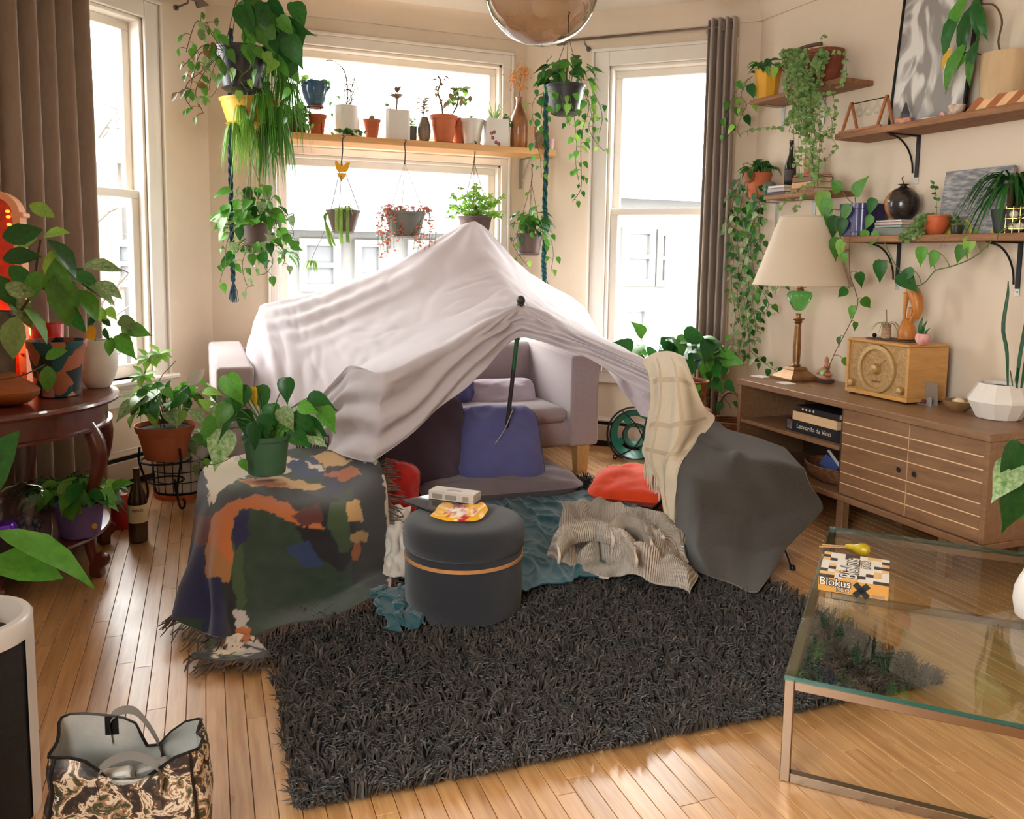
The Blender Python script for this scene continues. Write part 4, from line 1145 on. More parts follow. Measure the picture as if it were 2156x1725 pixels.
# ================================================================== curtains and rods
m_curt = M('grey_curtain', (178, 160, 146), .9, bump=.3, bscale=350, sheen=.2, var=.05, vscale=40, stretch=(1, 1, .3), transl=.12)
m_iron = M('pewter_rod', (120, 106, 98), .35, .8)
def curtain(name, label, A, B, ua, ub, z0, z1, folds, depth, off, ring=True):
    Pw, R = in_wall(A, B)
    n, m = folds * 14, 16
    u = np.linspace(0, 1, n)
    rows = []
    for k in range(m):
        f = k / (m - 1)
        z = z1 + (z0 - z1) * f
        ph = u * folds * 2 * math.pi
        o_ = np.sin(ph) * depth * (1 + .12 * math.sin(3 * f)) + .012 * np.sin(ph * .37 + 4 * f) * f
        uu = ua + (ub - ua) * (u + .03 * np.sin(ph * 2) / folds)
        uu = uu + (uu - (ua + ub) / 2) * .08 * f
        rows.append([Pw(a, -off + c, z) for a, c in zip(uu, o_)])
    t = thing(name, label, 'curtain', Pw((ua + ub) / 2, -off, z0))
    o = cloth_obj('cloth', np.array(rows), m_curt, t, thick=.004)
    if ring:
        for i in range(folds):
            u0 = ua + (ub - ua) * (i + .5) / folds
            b = MB(); tq = np.linspace(0, 2 * math.pi, 20); c = Pw(u0, -off, z1 - .05)
            b.tube([c + R[:, 1] * math.cos(q) * .022 + np.array([0, 0, math.sin(q) * .022]) for q in tq], .004, 6); b.obj('grommet', m_iron, t)
    return t
curtain('grey_curtain', 'grey linen curtain gathered beside the arrow rod and hanging vines', Ra, Rc, uR(3.50), uR(3.635), .06, 3.0, 4, .042, .10)
curtain('grey_curtain', 'wide grey linen curtain hanging behind the console table', Lc, La, uL(-.80), uL(-.43), .06, 3.0, 5, .045, .11)
def rod(label, A, B, ua, ub, z, off=.10, heads=(True, True)):
    Pw, R = in_wall(A, B); t = thing('curtain_rod', label, 'curtain rod', Pw((ua + ub) / 2, -off, z))
    b = MB(); b.tube([Pw(ua, -off, z), Pw(ub, -off, z)], .009, 10); b.obj('rod', m_iron, t)
    def arrow(u, s):
        q = MB(); x = R[:, 0] * s; zz = np.array([0, 0, 1.]); c = Pw(u, -off, z)
        pts = [c, c + x * .02 + zz * .042, c + x * .115, c + x * .02 - zz * .042]
        n = R[:, 1] * .007
        q.add([p + n for p in pts] + [p - n for p in pts], [(0, 1, 2, 3), (7, 6, 5, 4), (0, 4, 5, 1), (1, 5, 6, 2), (2, 6, 7, 3), (3, 7, 4, 0)]); q.obj('arrowhead', m_iron, t, smooth=False)
    def fletch(u, s):
        q = MB(); x = R[:, 0] * s; zz = np.array([0, 0, 1.]); c = Pw(u, -off, z)
        for sg in (1, -1):
            pts = [c - x * .0, c + x * .02 + zz * .03 * sg, c + x * .09 + zz * .03 * sg, c + x * .07]
            n = R[:, 1] * .004
            q.add([p + n for p in pts] + [p - n for p in pts], [(0, 1, 2, 3), (7, 6, 5, 4), (0, 4, 5, 1), (1, 5, 6, 2), (2, 6, 7, 3), (3, 7, 4, 0)])
        q.obj('fletching', m_iron, t, smooth=False)
    if heads[1]: arrow(ub, 1)
    if heads[0]: fletch(ua, -1)
    for u in (ua + .12, ub - .06):
        q = MB(); q.tube([Pw(u, -off, z - .012), Pw(u, -off, z - .03), Pw(u, -.006, z - .05)], .006, 8); q.tube([Pw(u, -.008, z - .05), Pw(u, -.0, z - .05)], .018, 12); q.obj('bracket', m_iron, t)
rod('pewter arrow curtain rod over the window by the right wall', Ra, Rc, uR(2.80), uR(3.54), 2.945)
rod('pewter curtain rod over the window by the console table', Lc, La, uL(-.78), uL(.15), 2.945, heads=(False, True))

# ================================================================== globe pendant
gc = _O + ray(1140, -30) / 1800 * 2.75
pend = thing('globe_pendant', 'large clear glass globe pendant lamp hanging from the ceiling', 'lamp', (gc[0], gc[1], CEIL))
b = MB(); b.sphere(gc, .186, 40, 24); o = b.obj('globe', glass_pane('smoke_globe', (226, 210, 196), 2.2), pend, angle=None)
b = MB(); b.tube([gc + [0, 0, .18], (gc[0], gc[1], CEIL - .02)], .006, 8); b.obj('stem', m_iron, pend)
b = MB(); b.lathe([(.05, -.0), (.05, -.02), (.02, -.03)], 20, (gc[0], gc[1], CEIL)); b.lathe([(.04, 0), (.045, .03), (.03, .06)], 20, gc + [0, 0, .165], cap1=True); b.obj('canopy', m_iron, pend)
b = MB(); b.lathe([(.008, .12), (.018, .09), (.032, .04), (.034, .015), (.02, -.012), (.001, -.02)], 20, gc + [0, 0, .03], cap0=False); b.obj('bulb', M('frosted_bulb', (240, 236, 228), .4), pend)
# ================================================================== PLANT KIT
def depth(p): return float((RCAM.T @ (np.array(p, float) - _O))[2])
def mpp(p): return depth(p) / FOCAL                 # metres per photo pixel at p

def leafm(name, rgb, rgb2=None, rough=.38, tr=.30, rnd=.30):
    return M(name, rgb, rough, rgb2=rgb2, vscale=9, rnd=rnd, transl=tr, spec=.45)
G_mid = leafm('leaf_mid', (74, 138, 44), (98, 160, 58)); G_dark = leafm('leaf_dark', (34, 92, 36), (52, 116, 44))
G_deep = leafm('leaf_deep', (30, 78, 34), (44, 100, 42), .28); G_light = leafm('leaf_light', (128, 182, 66), (160, 204, 92))
G_sage = leafm('leaf_sage', (118, 150, 84), (146, 172, 108)); G_red = leafm('leaf_red', (150, 84, 56), (98, 120, 50))
G_pink = leafm('leaf_pink', (214, 116, 104), (236, 160, 140)); G_yel = leafm('leaf_yellow', (232, 178, 40), (244, 200, 70))
G_var = leafm('leaf_variegated', (84, 140, 60), (190, 206, 160), .35); G_succ = leafm('leaf_succulent', (118, 112, 74), (150, 100, 78), tr=.15)
m_stem = M('stem_green', (92, 118, 58), .6); m_stemb = M('stem_brown', (96, 72, 50), .7)
m_soil = M('potting_soil', (44, 32, 24), .95, bump=.6, bscale=90, var=.3, vscale=60)
m_terra = M('terracotta', (196, 108, 70), .8, var=.08, vscale=14, bump=.08, bscale=80)
m_whitepot = M('white_ceramic', (232, 224, 214), .4, var=.03, vscale=8)
m_blackpot = M('black_plastic', (52, 50, 52), .45); m_brownpot = M('brown_plastic', (104, 82, 76), .5)
m_greypot = M('grey_plastic', (120, 122, 114), .5); m_string = M('brown_string', (120, 92, 66), .8)
m_wire = M('black_wire', (30, 28, 28), .45, .4)

def leaf_mesh(kind, mat):
    key = 'lm_%s_%s' % (kind, mat.name)
    if key in MATS: return MATS[key]
    if kind == 'heart':
        prof = [(0, .0, .02), (-.02, .16, 0), (.08, .32, .0), (.28, .385, -.02), (.52, .33, -.06), (.78, .18, -.14), (.98, .06, -.22), (1.14, .0, -.30)]
        mid = [.10, .08, .10, .28, .52, .78, .98, 1.14]
    elif kind == 'oval':
        prof = [(0, .0, 0), (.08, .12, .0), (.25, .25, -.0), (.5, .30, -.03), (.75, .20, -.10), (.9, .09, -.15), (1.0, 0, -.19)]
        mid = [0, .08, .25, .5, .75, .9, 1.0]
    elif kind == 'lance':
        prof = [(0, .01, 0), (.15, .09, .02), (.4, .14, .03), (.65, .11, -.03), (.85, .05, -.14), (1, 0, -.25)]
        mid = [0, .15, .4, .65, .85, 1.0]
    elif kind == 'round':
        prof = [(0, .0, 0), (.06, .22, 0), (.25, .40, .02), (.5, .46, .02), (.75, .38, -.02), (.93, .2, -.06), (1.0, 0, -.08)]
        mid = [0, .06, .25, .5, .75, .93, 1.0]
    V = []; F = []
    n = len(prof)
    for i, (y, x, z) in enumerate(prof):
        V += [(-x, y, z + x * .28), (0, mid[i], z * .9), (x, y, z + x * .28)]
    for i in range(n - 1):
        a = 3 * i
        F += [(a, a + 1, a + 4, a + 3), (a + 1, a + 2, a + 5, a + 4)]
    b = MB(); b.add(V, F)
    me = b.mesh('leaf', mat, True, None)
    MATS[key] = me
    return me

def orient(tip, nrm):
    t = _n(np.array(tip, float)); n = np.array(nrm, float); n = n - t * n.dot(t)
    if np.linalg.norm(n) < 1e-4: n = np.array([0.3, -1, .2]) - t * np.dot([0.3, -1, .2], t)
    n = _n(n); x = np.cross(t, n)
    return Matrix(frame_from(x, t, n).tolist()).to_euler()

def put_leaf(par, me, p, tip, nrm, size, name='leaf'):
    o0 = np.array(par.location); p = np.array(p, float); p[0] = min(p[0], 3.66)
    return link(name, me, par, np.array(p) - o0, orient(tip, nrm), float(size))

VIEW = np.array([-.35, -.9, .25])
def mound(par, c, rad, n, kinds, size, g, up=.5, droop=.6, lo=-.25, stems=True, base=None):
    """leaves over a dome; rad=(rx,ry,rz)"""
    sb = MB(); c = np.array(c, float); base = c - [0, 0, rad[2] * .6] if base is None else np.array(base, float)
    for i in range(n):
        th = g.uniform(0, 2 * math.pi); z = g.uniform(lo, 1); r = math.sqrt(max(0, 1 - z * z)) if z > 0 else 1
        dr = np.array([r * math.cos(th), r * math.sin(th), z]); k = g.uniform(.55, 1.0)
        p = c + dr * np.array(rad) * k
        tip = np.array([dr[0], dr[1], -droop + up * max(z, 0) * .4]) + g.normal(0, .35, 3)
        nrm = dr * .7 + np.array([0, 0, up]) + VIEW * .35 + g.normal(0, .3, 3)
        kd, mt = kinds[g.integers(len(kinds))]
        s = size * g.uniform(.7, 1.25)
        put_leaf(par, leaf_mesh(kd, mt), p, tip, nrm, s)
        if stems and i % 2 == 0:
            m = (base + p) / 2 + np.array([0, 0, rad[2] * .25]); sb.tube(crom([base + dr * np.array([.25, .25, 0]) * np.array(rad), m, p], 6), [.0022] * 6, 4, cap=False)
    if stems and sb.n: sb.obj('stems', m_stem, par)

def vine(par, pts, kinds, size, g, step=.05, both=True, r=.0022, wall=None, stem=None, face=None, skip=0.0):
    """stem along pts with leaves hanging off it"""
    pts = np.array(pts, float); L = np.linalg.norm(np.diff(pts, axis=0), axis=1).sum()
    n = max(4, int(L / .02)); C = crom(pts, n)
    b = MB(); b.tube(C, r, 5, cap=False)
    k = max(2, int(L / step)); T = np.gradient(C, axis=0)
    for i in range(k):
        f = (i + .5 + g.uniform(-.25, .25)) / k
        if g.uniform() < skip: continue
        j = min(n - 1, int(f * n)); p = C[j]; t = _n(T[j])
        sd = np.cross(t, VIEW); sd = _n(sd) * (1 if i % 2 else -1)
        q = p + sd * size * g.uniform(.25, .6) + VIEW * size * g.uniform(0, .4) + np.array([0, 0, size * g.uniform(-.2, .2)])
        b.tube([p, (p + q) / 2 + [0, 0, size * .1], q], r * .7, 4, cap=False)
        tip = np.array([sd[0] * .5, sd[1] * .5, -1.0]) + g.normal(0, .3, 3)
        nrm = (VIEW if face is None else np.array(face)) + sd * .35 + g.normal(0, .25, 3)
        kd, mt = kinds[g.integers(len(kinds))]
        put_leaf(par, leaf_mesh(kd, mt), q, tip, nrm, size * g.uniform(.65, 1.2) * (1 - .35 * f))
    b.obj('vine', stem or m_stem, par)

def small_vines(par, lines, mat, size, g, step=.022, name='trailing_foliage', r=.0013, kind='round', stem=None, ang=.6):
    """many tiny leaves: joined into one piece"""
    b = MB(); s = MB(); me = leaf_mesh(kind, mat)
    V0 = np.array([v.co for v in me.vertices]); F0 = [tuple(p.vertices) for p in me.polygons]
    for pts in lines:
        pts = np.array(pts, float); L = np.linalg.norm(np.diff(pts, axis=0), axis=1).sum(); n = max(5, int(L / .015))
        C = crom(pts, n); s.tube(C, r, 4, cap=False)
        for i in range(int(L / step)):
            p = C[min(n - 1, int(g.uniform(0, n)))]
            a = g.uniform(0, 2 * math.pi); sd = np.array([math.cos(a), math.sin(a), g.uniform(-.8, .4)])
            R = np.array(orient(sd, VIEW + g.normal(0, ang, 3)).to_matrix())
            b.add((V0 * size * g.uniform(.6, 1.25)) @ R.T + p, F0)
    s.obj('runners', stem or m_stem, par)
    o = b.obj(name, mat, par, angle=None); o['kind'] = 'stuff'
    return o

def blades(par, c, n, L, w, g, mat, name='blades', up=.9, spread=1.0, droop=1.0, base_r=.02, dirs=None, zmin=None):
    """arching strap leaves (spider plant, grasses), joined"""
    b = MB(); c = np.array(c, float)
    for i in range(n):
        a = g.uniform(0, 2 * math.pi) if dirs is None else dirs[g.integers(len(dirs))] + g.normal(0, .35)
        l = L * g.uniform(.55, 1.15); h = np.array([math.cos(a), math.sin(a), 0]) * spread
        p0 = c + h * base_r * g.uniform(0, 1); ph = g.uniform(.45, 1.0)
        pts = []
        for f in np.linspace(0, 1, 8):
            pts.append(p0 + h * l * (f * .75) + np.array([0, 0, l * (up * ph * f - droop * (.55 + .6 * ph) * f * f)]))
        pts = np.array(pts); pts[:, 0] = np.minimum(pts[:, 0], 3.725); T = np.gradient(pts, axis=0)
        sd = np.cross(T, [0, 0, 1.]); sd /= np.maximum(np.linalg.norm(sd, axis=1, keepdims=True), 1e-6)
        ww = w * np.array([.6, .95, 1, 1, .9, .7, .42, .05])[:, None] * g.uniform(.7, 1.2)
        lift = np.array([0, 0, .25 * w])
        b.grid(np.stack([pts - sd * ww + lift, pts, pts + sd * ww + lift], 1))
    o = b.obj(name, mat, par, angle=None); o['kind'] = 'stuff'
    return o

def pot(par, base, rt, rb, h, mat, rim=.0, rimh=0.0, n=28, sq=0.0, name='pot', soil=True, bulge=0.0, wall=.006):
    base = np.array(base, float)
    pr = [(rb * .9, 0), (rb, .004)]
    for f in np.linspace(.12, 1, 7):
        r = rb + (rt - rb) * f + bulge * math.sin(math.pi * f); z = h * f
        if rim and z > h - rimh - 1e-6 and pr[-1][1] < h - rimh:
            r0 = rb + (rt - rb) * (1 - rimh / h) + bulge * math.sin(math.pi * (1 - rimh / h))
            pr += [(r0, h - rimh), (r0 + rim, h - rimh + .002)]
        pr.append((r + (rim if rim and z > h - rimh else 0), z))
    rr = pr[-1][0]
    pr += [(rr - wall, h), (rr - wall - .002, h - .02 if h > .05 else h * .7)]
    b = MB(); b.lathe(pr, n, base, sq=sq); o = b.obj(name, mat, par, angle=38)
    if soil:
        s = MB(); s.lathe([(.001, h * .86 + .004), (rr * .5, h * .86 + .005), (rr - wall - .001, h * .86)], n, base, cap0=False, sq=sq); s.obj('soil', m_soil, par)
    return o

def saucer(par, base, r, h, mat):
    b = MB(); b.lathe([(r * .8, 0), (r, h), (r * .96, h), (r * .78, .004)], 26, base); b.obj('saucer', mat, par)

def strings(par, top, base, r, h, mat=m_string, n=3, rad=.0024, ring=True, hook=None):
    """hanger: n strings from rim up to a knot, then a hook"""
    b = MB(); top = np.array(top, float)
    for i in range(n):
        a = i * 2 * math.pi / n + 2.2; e = np.array(base) + [r * math.cos(a), r * math.sin(a), h]
        b.tube([e, top], rad, 5)
    b.obj('hanger_strings', mat, par)
    k = MB(); k.sphere(top, .006, 8, 6)
    if hook is not None:
        hk = np.array(hook, float); k.tube(crom([top, (top + hk) / 2 + [.004, 0, 0], hk + [0, 0, -.01], hk + [.012, .006, .012], hk + [.004, .02, .02]], 14), .004, 6)
    k.obj('hook', m_wire, par)

def G_(seed): return np.random.default_rng(seed)
def pos(px, py, Y, z=None):
    p = AY(px, py, Y)
    if z is not None: p[2] = z
    return p
HT = [('heart', G_mid), ('heart', G_dark), ('heart', G_mid), ('heart', G_light)]

# ================================================================== window shelf
m_pine = M('pine_board', (226, 172, 112), .5, var=.12, vscale=4, stretch=(1, 12, 12))
SY0, SY1 = 5.70, 5.96
zs0 = AY(900, 297, SY0)[2]          # top of the board
zb0 = zs0 - .042
xl, xr = AY(556, 280, SY0)[0], AY(1172, 312, SY0)[0]
sh = thing('plank_shelf', 'long pale pine plank shelf across the wide window', 'shelf', ((xl + xr) / 2, 5.83, zb0))
b = MB(); b.box(((xl + xr) / 2, (SY0 + SY1) / 2, (zs0 + zb0) / 2), (xr - xl, SY1 - SY0, zs0 - zb0), .003); b.obj('board', m_pine, sh, smooth=False)
m_galv = M('galvanised_steel', (168, 168, 160), .4, .7)
for px in (1101, 560):
    x = AY(px, 330, 6.02)[0]
    b = MB(); b.box((x, 6.053, zb0 - .11), (.028, .005, .22), .001); b.box((x, 5.95, zb0 - .0025), (.028, .2, .005), .001)
    b.bar((x, 6.04, zb0 - .16), (x, 5.88, zb0 - .008), .012, .004); b.obj('bracket', m_galv, sh, smooth=False)
YS = 5.84
def shelfpot(name, label, px, w_top, w_bot, py_top, mat, cat='potted plant', rim=0, rimh=0, sq=0, Y=YS, sauc=None, bulge=0, group=None, zb=None, soil=True):
    base = AY(px, 290, Y); base[2] = zs0 if zb is None else zb
    k = mpp(base); h = AY(px, py_top, Y)[2] - base[2]
    t = thing(name, label, cat, base, group)
    if sauc: saucer(t, base, w_bot * k / 2 * 1.22, .016, sauc); b2 = base + [0, 0, .006]; pot(t, b2, w_top * k / 2, w_bot * k / 2, h - .006, mat, rim, rimh, sq=sq, bulge=bulge)
    else: pot(t, base, w_top * k / 2, w_bot * k / 2, h, mat, rim, rimh, sq=sq, bulge=bulge, soil=soil)
    return t, base, k, h
m_dkwood = M('dark_wood_box', (74, 54, 44), .7, var=.25, vscale=10, stretch=(1, 1, 6))
t, bs, k, h = shelfpot('box_planter', 'dark wooden box planter of trailing greens at the shelf end', 620, 42, 42, 240, m_dkwood, sq=1.0)
g = G_(1); small_vines(t, [[bs + [g.uniform(-.05, .05), g.uniform(-.04, .04), h * .9], bs + [g.uniform(-.08, .08), -.06, h * g.uniform(1, 1.3)], bs + [g.uniform(-.1, .1), -.1, h * g.uniform(.2, .9)]] for _ in range(14)], G_mid, .03, g, .012)
b = MB(); b.tube([bs + [.02, 0, h * .8], bs + [.025, 0, h * 1.9], bs + [.015, 0, h * 3.6]], [.006, .006, .003], 6); b.obj('cactus_stem', G_sage, t)
# blue pot on wire stand
m_blueg = M('blue_glaze', (54, 92, 138), .18, rgb2=(70, 104, 118), vscale=6, coat=.5)
st = AY(664, 290, YS); st[2] = zs0; ztop = AY(664, 227, YS)[2]
t = thing('wire_plant_stand', 'thin wire stand holding up the blue glazed pot', 'plant stand', st)
b = MB()
for a in range(4):
    an = a * math.pi / 2 + .6; b.tube([st + [.062 * math.cos(an), .062 * math.sin(an), 0], st + [.05 * math.cos(an), .05 * math.sin(an), ztop - zs0]], .0025, 6)
tq = np.linspace(0, 2 * math.pi, 26); b.tube([st + [.052 * math.cos(q), .052 * math.sin(q), ztop - zs0] for q in tq], .0025, 6); b.obj('frame', m_wire, t)
b = MB(); b.lathe([(.001, 0), (.058, 0), (.058, .006), (.001, .006)], 22, st + [0, 0, ztop - zs0 + .002], cap0=False); b.obj('plate', m_terra, t)
t, bs, k, h = shelfpot('glazed_pot', 'blue glazed pot of heart-leaf vine on a wire stand', 664, 58, 30, 174, m_blueg, rim=.003, rimh=.012, zb=ztop + .0085, bulge=.012)
g = G_(2); mound(t, bs + [0, 0, h], (.09, .05, .03), 8, HT, .045, g)
vine(t, [bs + [.07, -.05, h], AY(702, 185, 5.76), AY(706, 215, 5.75), AY(695, 232, 5.75), AY(665, 265, 5.74)], HT, .045, g, .055)
vine(t, [bs + [-.07, -.04, h], AY(630, 190, 5.76), AY(625, 225, 5.74), AY(632, 255, 5.73)], HT, .03, g, .05)
t, bs, k, h = shelfpot('terracotta_pot', 'terracotta pot standing under the wire stand', 668, 38, 25, 242, m_terra, rim=.005, rimh=.022)
t, bs, k, h = shelfpot('white_pot', 'white cylinder pot with saucer and arching bare twigs', 730, 53, 52, 224, m_whitepot, sauc=m_whitepot)
g = G_(3); b = MB()
b.tube(crom([bs + [0, 0, h * .8], AY(731, 180, YS), AY(722, 145, YS), AY(700, 128, YS), AY(680, 129, YS)], 18), [.005] * 10 + [.0035] * 8, 5)
for q in range(7): b.tube(crom([bs + [g.uniform(-.04, .04), g.uniform(-.03, .03), h * .8], AY(730 + g.uniform(-6, 24), g.uniform(160, 200), YS), AY(735 + g.uniform(-15, 25), g.uniform(150, 210), YS)], 8), .003, 4)
b.obj('bare_twigs', m_stemb, t)
small_vines(t, [[bs + [-.02, -.07, h * .1], AY(715 + 8 * i, 272 + 3 * (i % 2), 5.72), AY(700 + 14 * i, 280, 5.70)] for i in range(6)], G_mid, .026, g, .01, 'jade_trailer')
t, bs, k, h = shelfpot('small_terracotta_pot', 'small terracotta pot with a tiny cactus pup', 783, 36, 22, 252, m_terra, rim=.004, rimh=.018)
b = MB()
for q in ((0, 0, .02), (.012, 0, .012), (-.011, .004, .01)): b.sphere(bs + [q[0], q[1], h + q[2]], (.008, .008, .016), 8, 6)
b.obj('cactus', G_sage, t)
t, bs, k, h = shelfpot('square_pot', 'white squarish pot with a leggy rosette succulent', 833, 52, 52, 234, m_whitepot, sq=.9)
def rosette(t, c, r, n, mat, g, lift=.5):
    for i in range(n):
        a = i * 2.4; rr = r * (.4 + .6 * i / n); tip = np.array([math.cos(a), math.sin(a), lift + .8 * (1 - i / n)])
        put_leaf(t, leaf_mesh('oval', mat), np.array(c) + [0, 0, .01 * (1 - i / n)], tip, [-.5 * math.cos(a), -.5 * math.sin(a), 1], rr)
g = G_(4); b = MB(); b.tube([bs + [.005, 0, h * .8], AY(836, 205, YS)], .006, 6); b.tube(crom([bs + [-.03, 0, h * .8], AY(815, 222, YS), AY(825, 232, YS)], 6), .003, 5); b.obj('stems', m_stemb, t)
rosette(t, AY(836, 210, YS), .085, 18, G_succ, g); rosette(t, AY(836, 196, YS), .065, 12, G_succ, g, 1.2); rosette(t, AY(815, 226, YS), .05, 10, G_sage, g)
t, bs, k, h = shelfpot('small_dark_pot', 'small dark grey pot half hidden behind the owl jar', 868, 20, 17, 266, M('slate_pot', (96, 90, 88), .7))
g = G_(5); small_vines(t, [[bs + [0, 0, h * .8], bs + [g.uniform(-.03, .03), 0, h + g.uniform(.03, .1)]] for _ in range(5)], G_sage, .018, g, .012)
m_owl = M('mottled_stoneware', (150, 128, 104), .5, rgb2=(96, 96, 88), vscale=18)
t, bs, k, h = shelfpot('stoneware_jar', 'mottled stoneware jar with a reddish jade succulent', 893, 15, 16, 247, m_owl, bulge=.022)
g = G_(6); b = MB(); b.tube([bs + [0, 0, h * .8], AY(892, 212, YS)], .004, 6); b.obj('stem', m_stemb, t)
for i in range(22): put_leaf(t, leaf_mesh('oval', [G_succ, G_red][i % 2]), AY(892 + g.uniform(-3, 3), 208 + i * 1.6, YS), [math.cos(i * 2.4), math.sin(i * 2.4), .25], [0, 0, 1], g.uniform(.05, .07))
t, bs, k, h = shelfpot('wide_terracotta_pot', 'wide terracotta pot with saucer and two leggy jade stems', 934, 56, 38, 244, m_terra, rim=.006, rimh=.03, sauc=m_terra)
g = G_(7)
b = MB(); b.tube(crom([bs + [-.005, 0, h * .8], AY(930, 220, YS), AY(922, 195, YS), AY(928, 172, YS), AY(922, 160, YS)], 14), .0065, 6)
b.tube(crom([bs + [.03, 0, h * .8], AY(962, 222, YS), AY(965, 195, YS)], 10), .006, 6); b.tube(crom([bs + [.02, .0, h * .8], AY(948, 225, YS), AY(958, 208, YS)], 8), .003, 6); b.obj('stems', m_stemb, t)
for i in range(12): put_leaf(t, leaf_mesh('oval', [G_succ, G_red][i % 2]), AY(924 + g.uniform(-8, 14), 160 + g.uniform(0, 55), YS), g.normal(0, 1, 3), VIEW + [0, 0, 1], .042)
for i in range(34): put_leaf(t, leaf_mesh('oval', [G_succ, G_sage, G_light][i % 3]), AY(966 + g.uniform(-20, 26), 190 + g.uniform(-10, 34), YS), g.normal(0, 1, 3) + [0, 0, -.3], VIEW + [0, 0, .8], g.uniform(.05, .075))
t, bs, k, h = shelfpot('plain_terracotta_pot', 'terracotta pot tucked behind the white saucered pot', 966, 30, 22, 250, m_terra, rim=.004, rimh=.02, Y=5.90)
t, bs, k, h = shelfpot('white_tapered_pot', 'white tapered pot on a white saucer', 994, 48, 34, 252, m_whitepot, rim=.004, rimh=.022, sauc=m_whitepot)
g = G_(8); small_vines(t, [[bs + [g.uniform(-.03, .03), 0, h * .85], bs + [g.uniform(-.05, .05), -.02, h + .02]] for _ in range(6)], G_sage, .016, g, .008)
t, bs, k, h = shelfpot('floral_pot', 'white squarish pot painted with small red flowers', 1041, 52, 52, 253, m_whitepot, sq=.9)
g = G_(9)
m_flw = M('painted_flower', (150, 70, 76), .6)
for (fx, fz) in ((-.055, .09), (-.035, .10), (-.045, .06), (-.02, .03), (.0, .02)):
    b = MB()
    for q in range(5):
        a = q * 1.257; b.sphere(bs + [fx + .008 * math.cos(a), -.0885, fz + .008 * math.sin(a)], (.006, .0012, .006), 6, 4)
    b.obj('painted_flower', m_flw, t)
blades(t, bs + [0, 0, h * .85], 34, .26, .0042, g, G_sage, 'grass', up=1.25, spread=.5, droop=.45)
small_vines(t, [[bs + [.04, -.03, h * .85], bs + [.06 + .02 * q, -.05, h + .04 - .02 * q], bs + [.08 + .01 * q, -.07, h - .02 * q]] for q in range(3)], G_mid, .024, g, .012)
# turned wooden vase with dried flower
m_turn = M('turned_wood', (126, 74, 40), .35, rgb2=(196, 132, 78), vscale=5, stretch=(2, 2, 1), coat=.4)
p = AY(1092, 300, 5.80); p[2] = zs0; k = mpp(p); hh = AY(1092, 205, 5.80)[2] - zs0
t = thing('wooden_vase', 'turned wooden bottle vase holding a dried orange flower spray', 'vase', p)
b = MB(); b.lathe([(16 * k, 0), (18.5 * k, .006), (18.5 * k, hh * .52), (17 * k, hh * .62), (11 * k, hh * .74), (7 * k, hh * .84), (6.5 * k, hh * .92), (8.5 * k, hh), (6 * k, hh), (5 * k, hh * .9)], 30, p); b.obj('body', m_turn, t, angle=60)
m_dry = M('dried_orange', (222, 148, 74), .9, rnd=.1)
b = MB(); b.tube([p + [0, 0, hh * .8], AY(1094, 180, 5.80), AY(1100, 150, 5.80)], .002, 5); b.obj('stalk', m_stemb, t)
g = G_(10); b = MB()
for i in range(150):
    q = g.uniform(0, 1); c = (1100, 152) if q < .55 else ((1082, 166) if q < .75 else (1098, 180))
    b.sphere(AY(c[0] + g.normal(0, 7), c[1] + g.normal(0, 7), 5.80) + g.normal(0, .012, 3), g.uniform(.004, .008), 6, 4)
o = b.obj('dried_florets', m_dry, t); o['kind'] = 'stuff'
# painted pots at the shelf end
t, bs, k, h = shelfpot('painted_pot', 'small pot painted with bright tropical birds at the shelf end', 1138, 34, 26, 268, M('parrot_paint', (36, 96, 84), .5, rgb2=(222, 128, 60), vscale=11), Y=5.78)
t, bs, k, h = shelfpot('pink_dish', 'little pink and white dish beside the painted pot', 1158, 20, 14, 293, M('pink_dish', (236, 170, 170), .4, rgb2=(240, 232, 222), vscale=14), Y=5.76, cat='dish', soil=False)

# ================================================================== hanging planters under the shelf
def hang(name, label, px, w_t, w_b, py_t, py_b, Y, mat, top=None, hook=None, rim=.004, group=None, lip=True, smat=m_string):
    base = AY(px, py_b, Y); k = mpp(base); h = AY(px, py_t, Y)[2] - base[2]
    t = thing(name, label, 'hanging plant', base, group)
    pot(t, base + [0, 0, .012], w_t * k / 2, w_b * k / 2, h - .012, mat, rim, .016)
    b = MB(); b.lathe([(w_b * k / 2 * .85, 0), (w_b * k / 2 * 1.1, .014), (w_b * k / 2 * 1.05, .02)], 26, base); b.obj('drip_tray', mat, t)
    if top is not None: strings(t, AY(*top, Y), base, w_t * k / 2, h, smat, 3, .0024, hook=None if hook is None else AY(*hook, Y))
    return t, base, k, h
YH = 5.66
t, bs, k, h = hang('hanging_planter', 'brown hanging planter of striped spider plant with a dangling pup', 723, 70, 46, 443, 492, YH, m_brownpot, (719, 342), (721, 291))
g = G_(11); stripe = leafm('leaf_striped', (110, 160, 60), (176, 204, 120))
blades(t, bs + [0, 0, h], 26, .20, .006, g, stripe, up=.9)
for (dx, L) in ((-14, 62), (-5, 95), (9, 92)):
    pts = crom([AY(723 + dx, 438, YH - .10), AY(723 + dx, 450, YH - .13), AY(723 + dx, 450 + L * .5, YH - .12), AY(723 + dx + 1, 450 + L * .75 - 8, YH - .115)], 10)
    b = MB(); sd = np.array([1., 0, 0]) * .0115; b.grid(np.stack([pts - sd, pts + [0, -.005, 0], pts + sd], 1)); b.obj('leaf', stripe, t, angle=None)
for q in range(5):
    pts = crom([bs + [-.07, -.05, h], AY(686 - q * 1, 455, YH - .1), AY(688 + q * 2, 490, YH - .1), AY(694 + q * 3, 515 + (q % 3) * 3, YH - .1)], 10)
    b = MB(); sd = np.array([1., 0, 0]) * .005; b.grid(np.stack([pts - sd, pts, pts + sd], 1)); b.obj('leaf', stripe, t, angle=None)
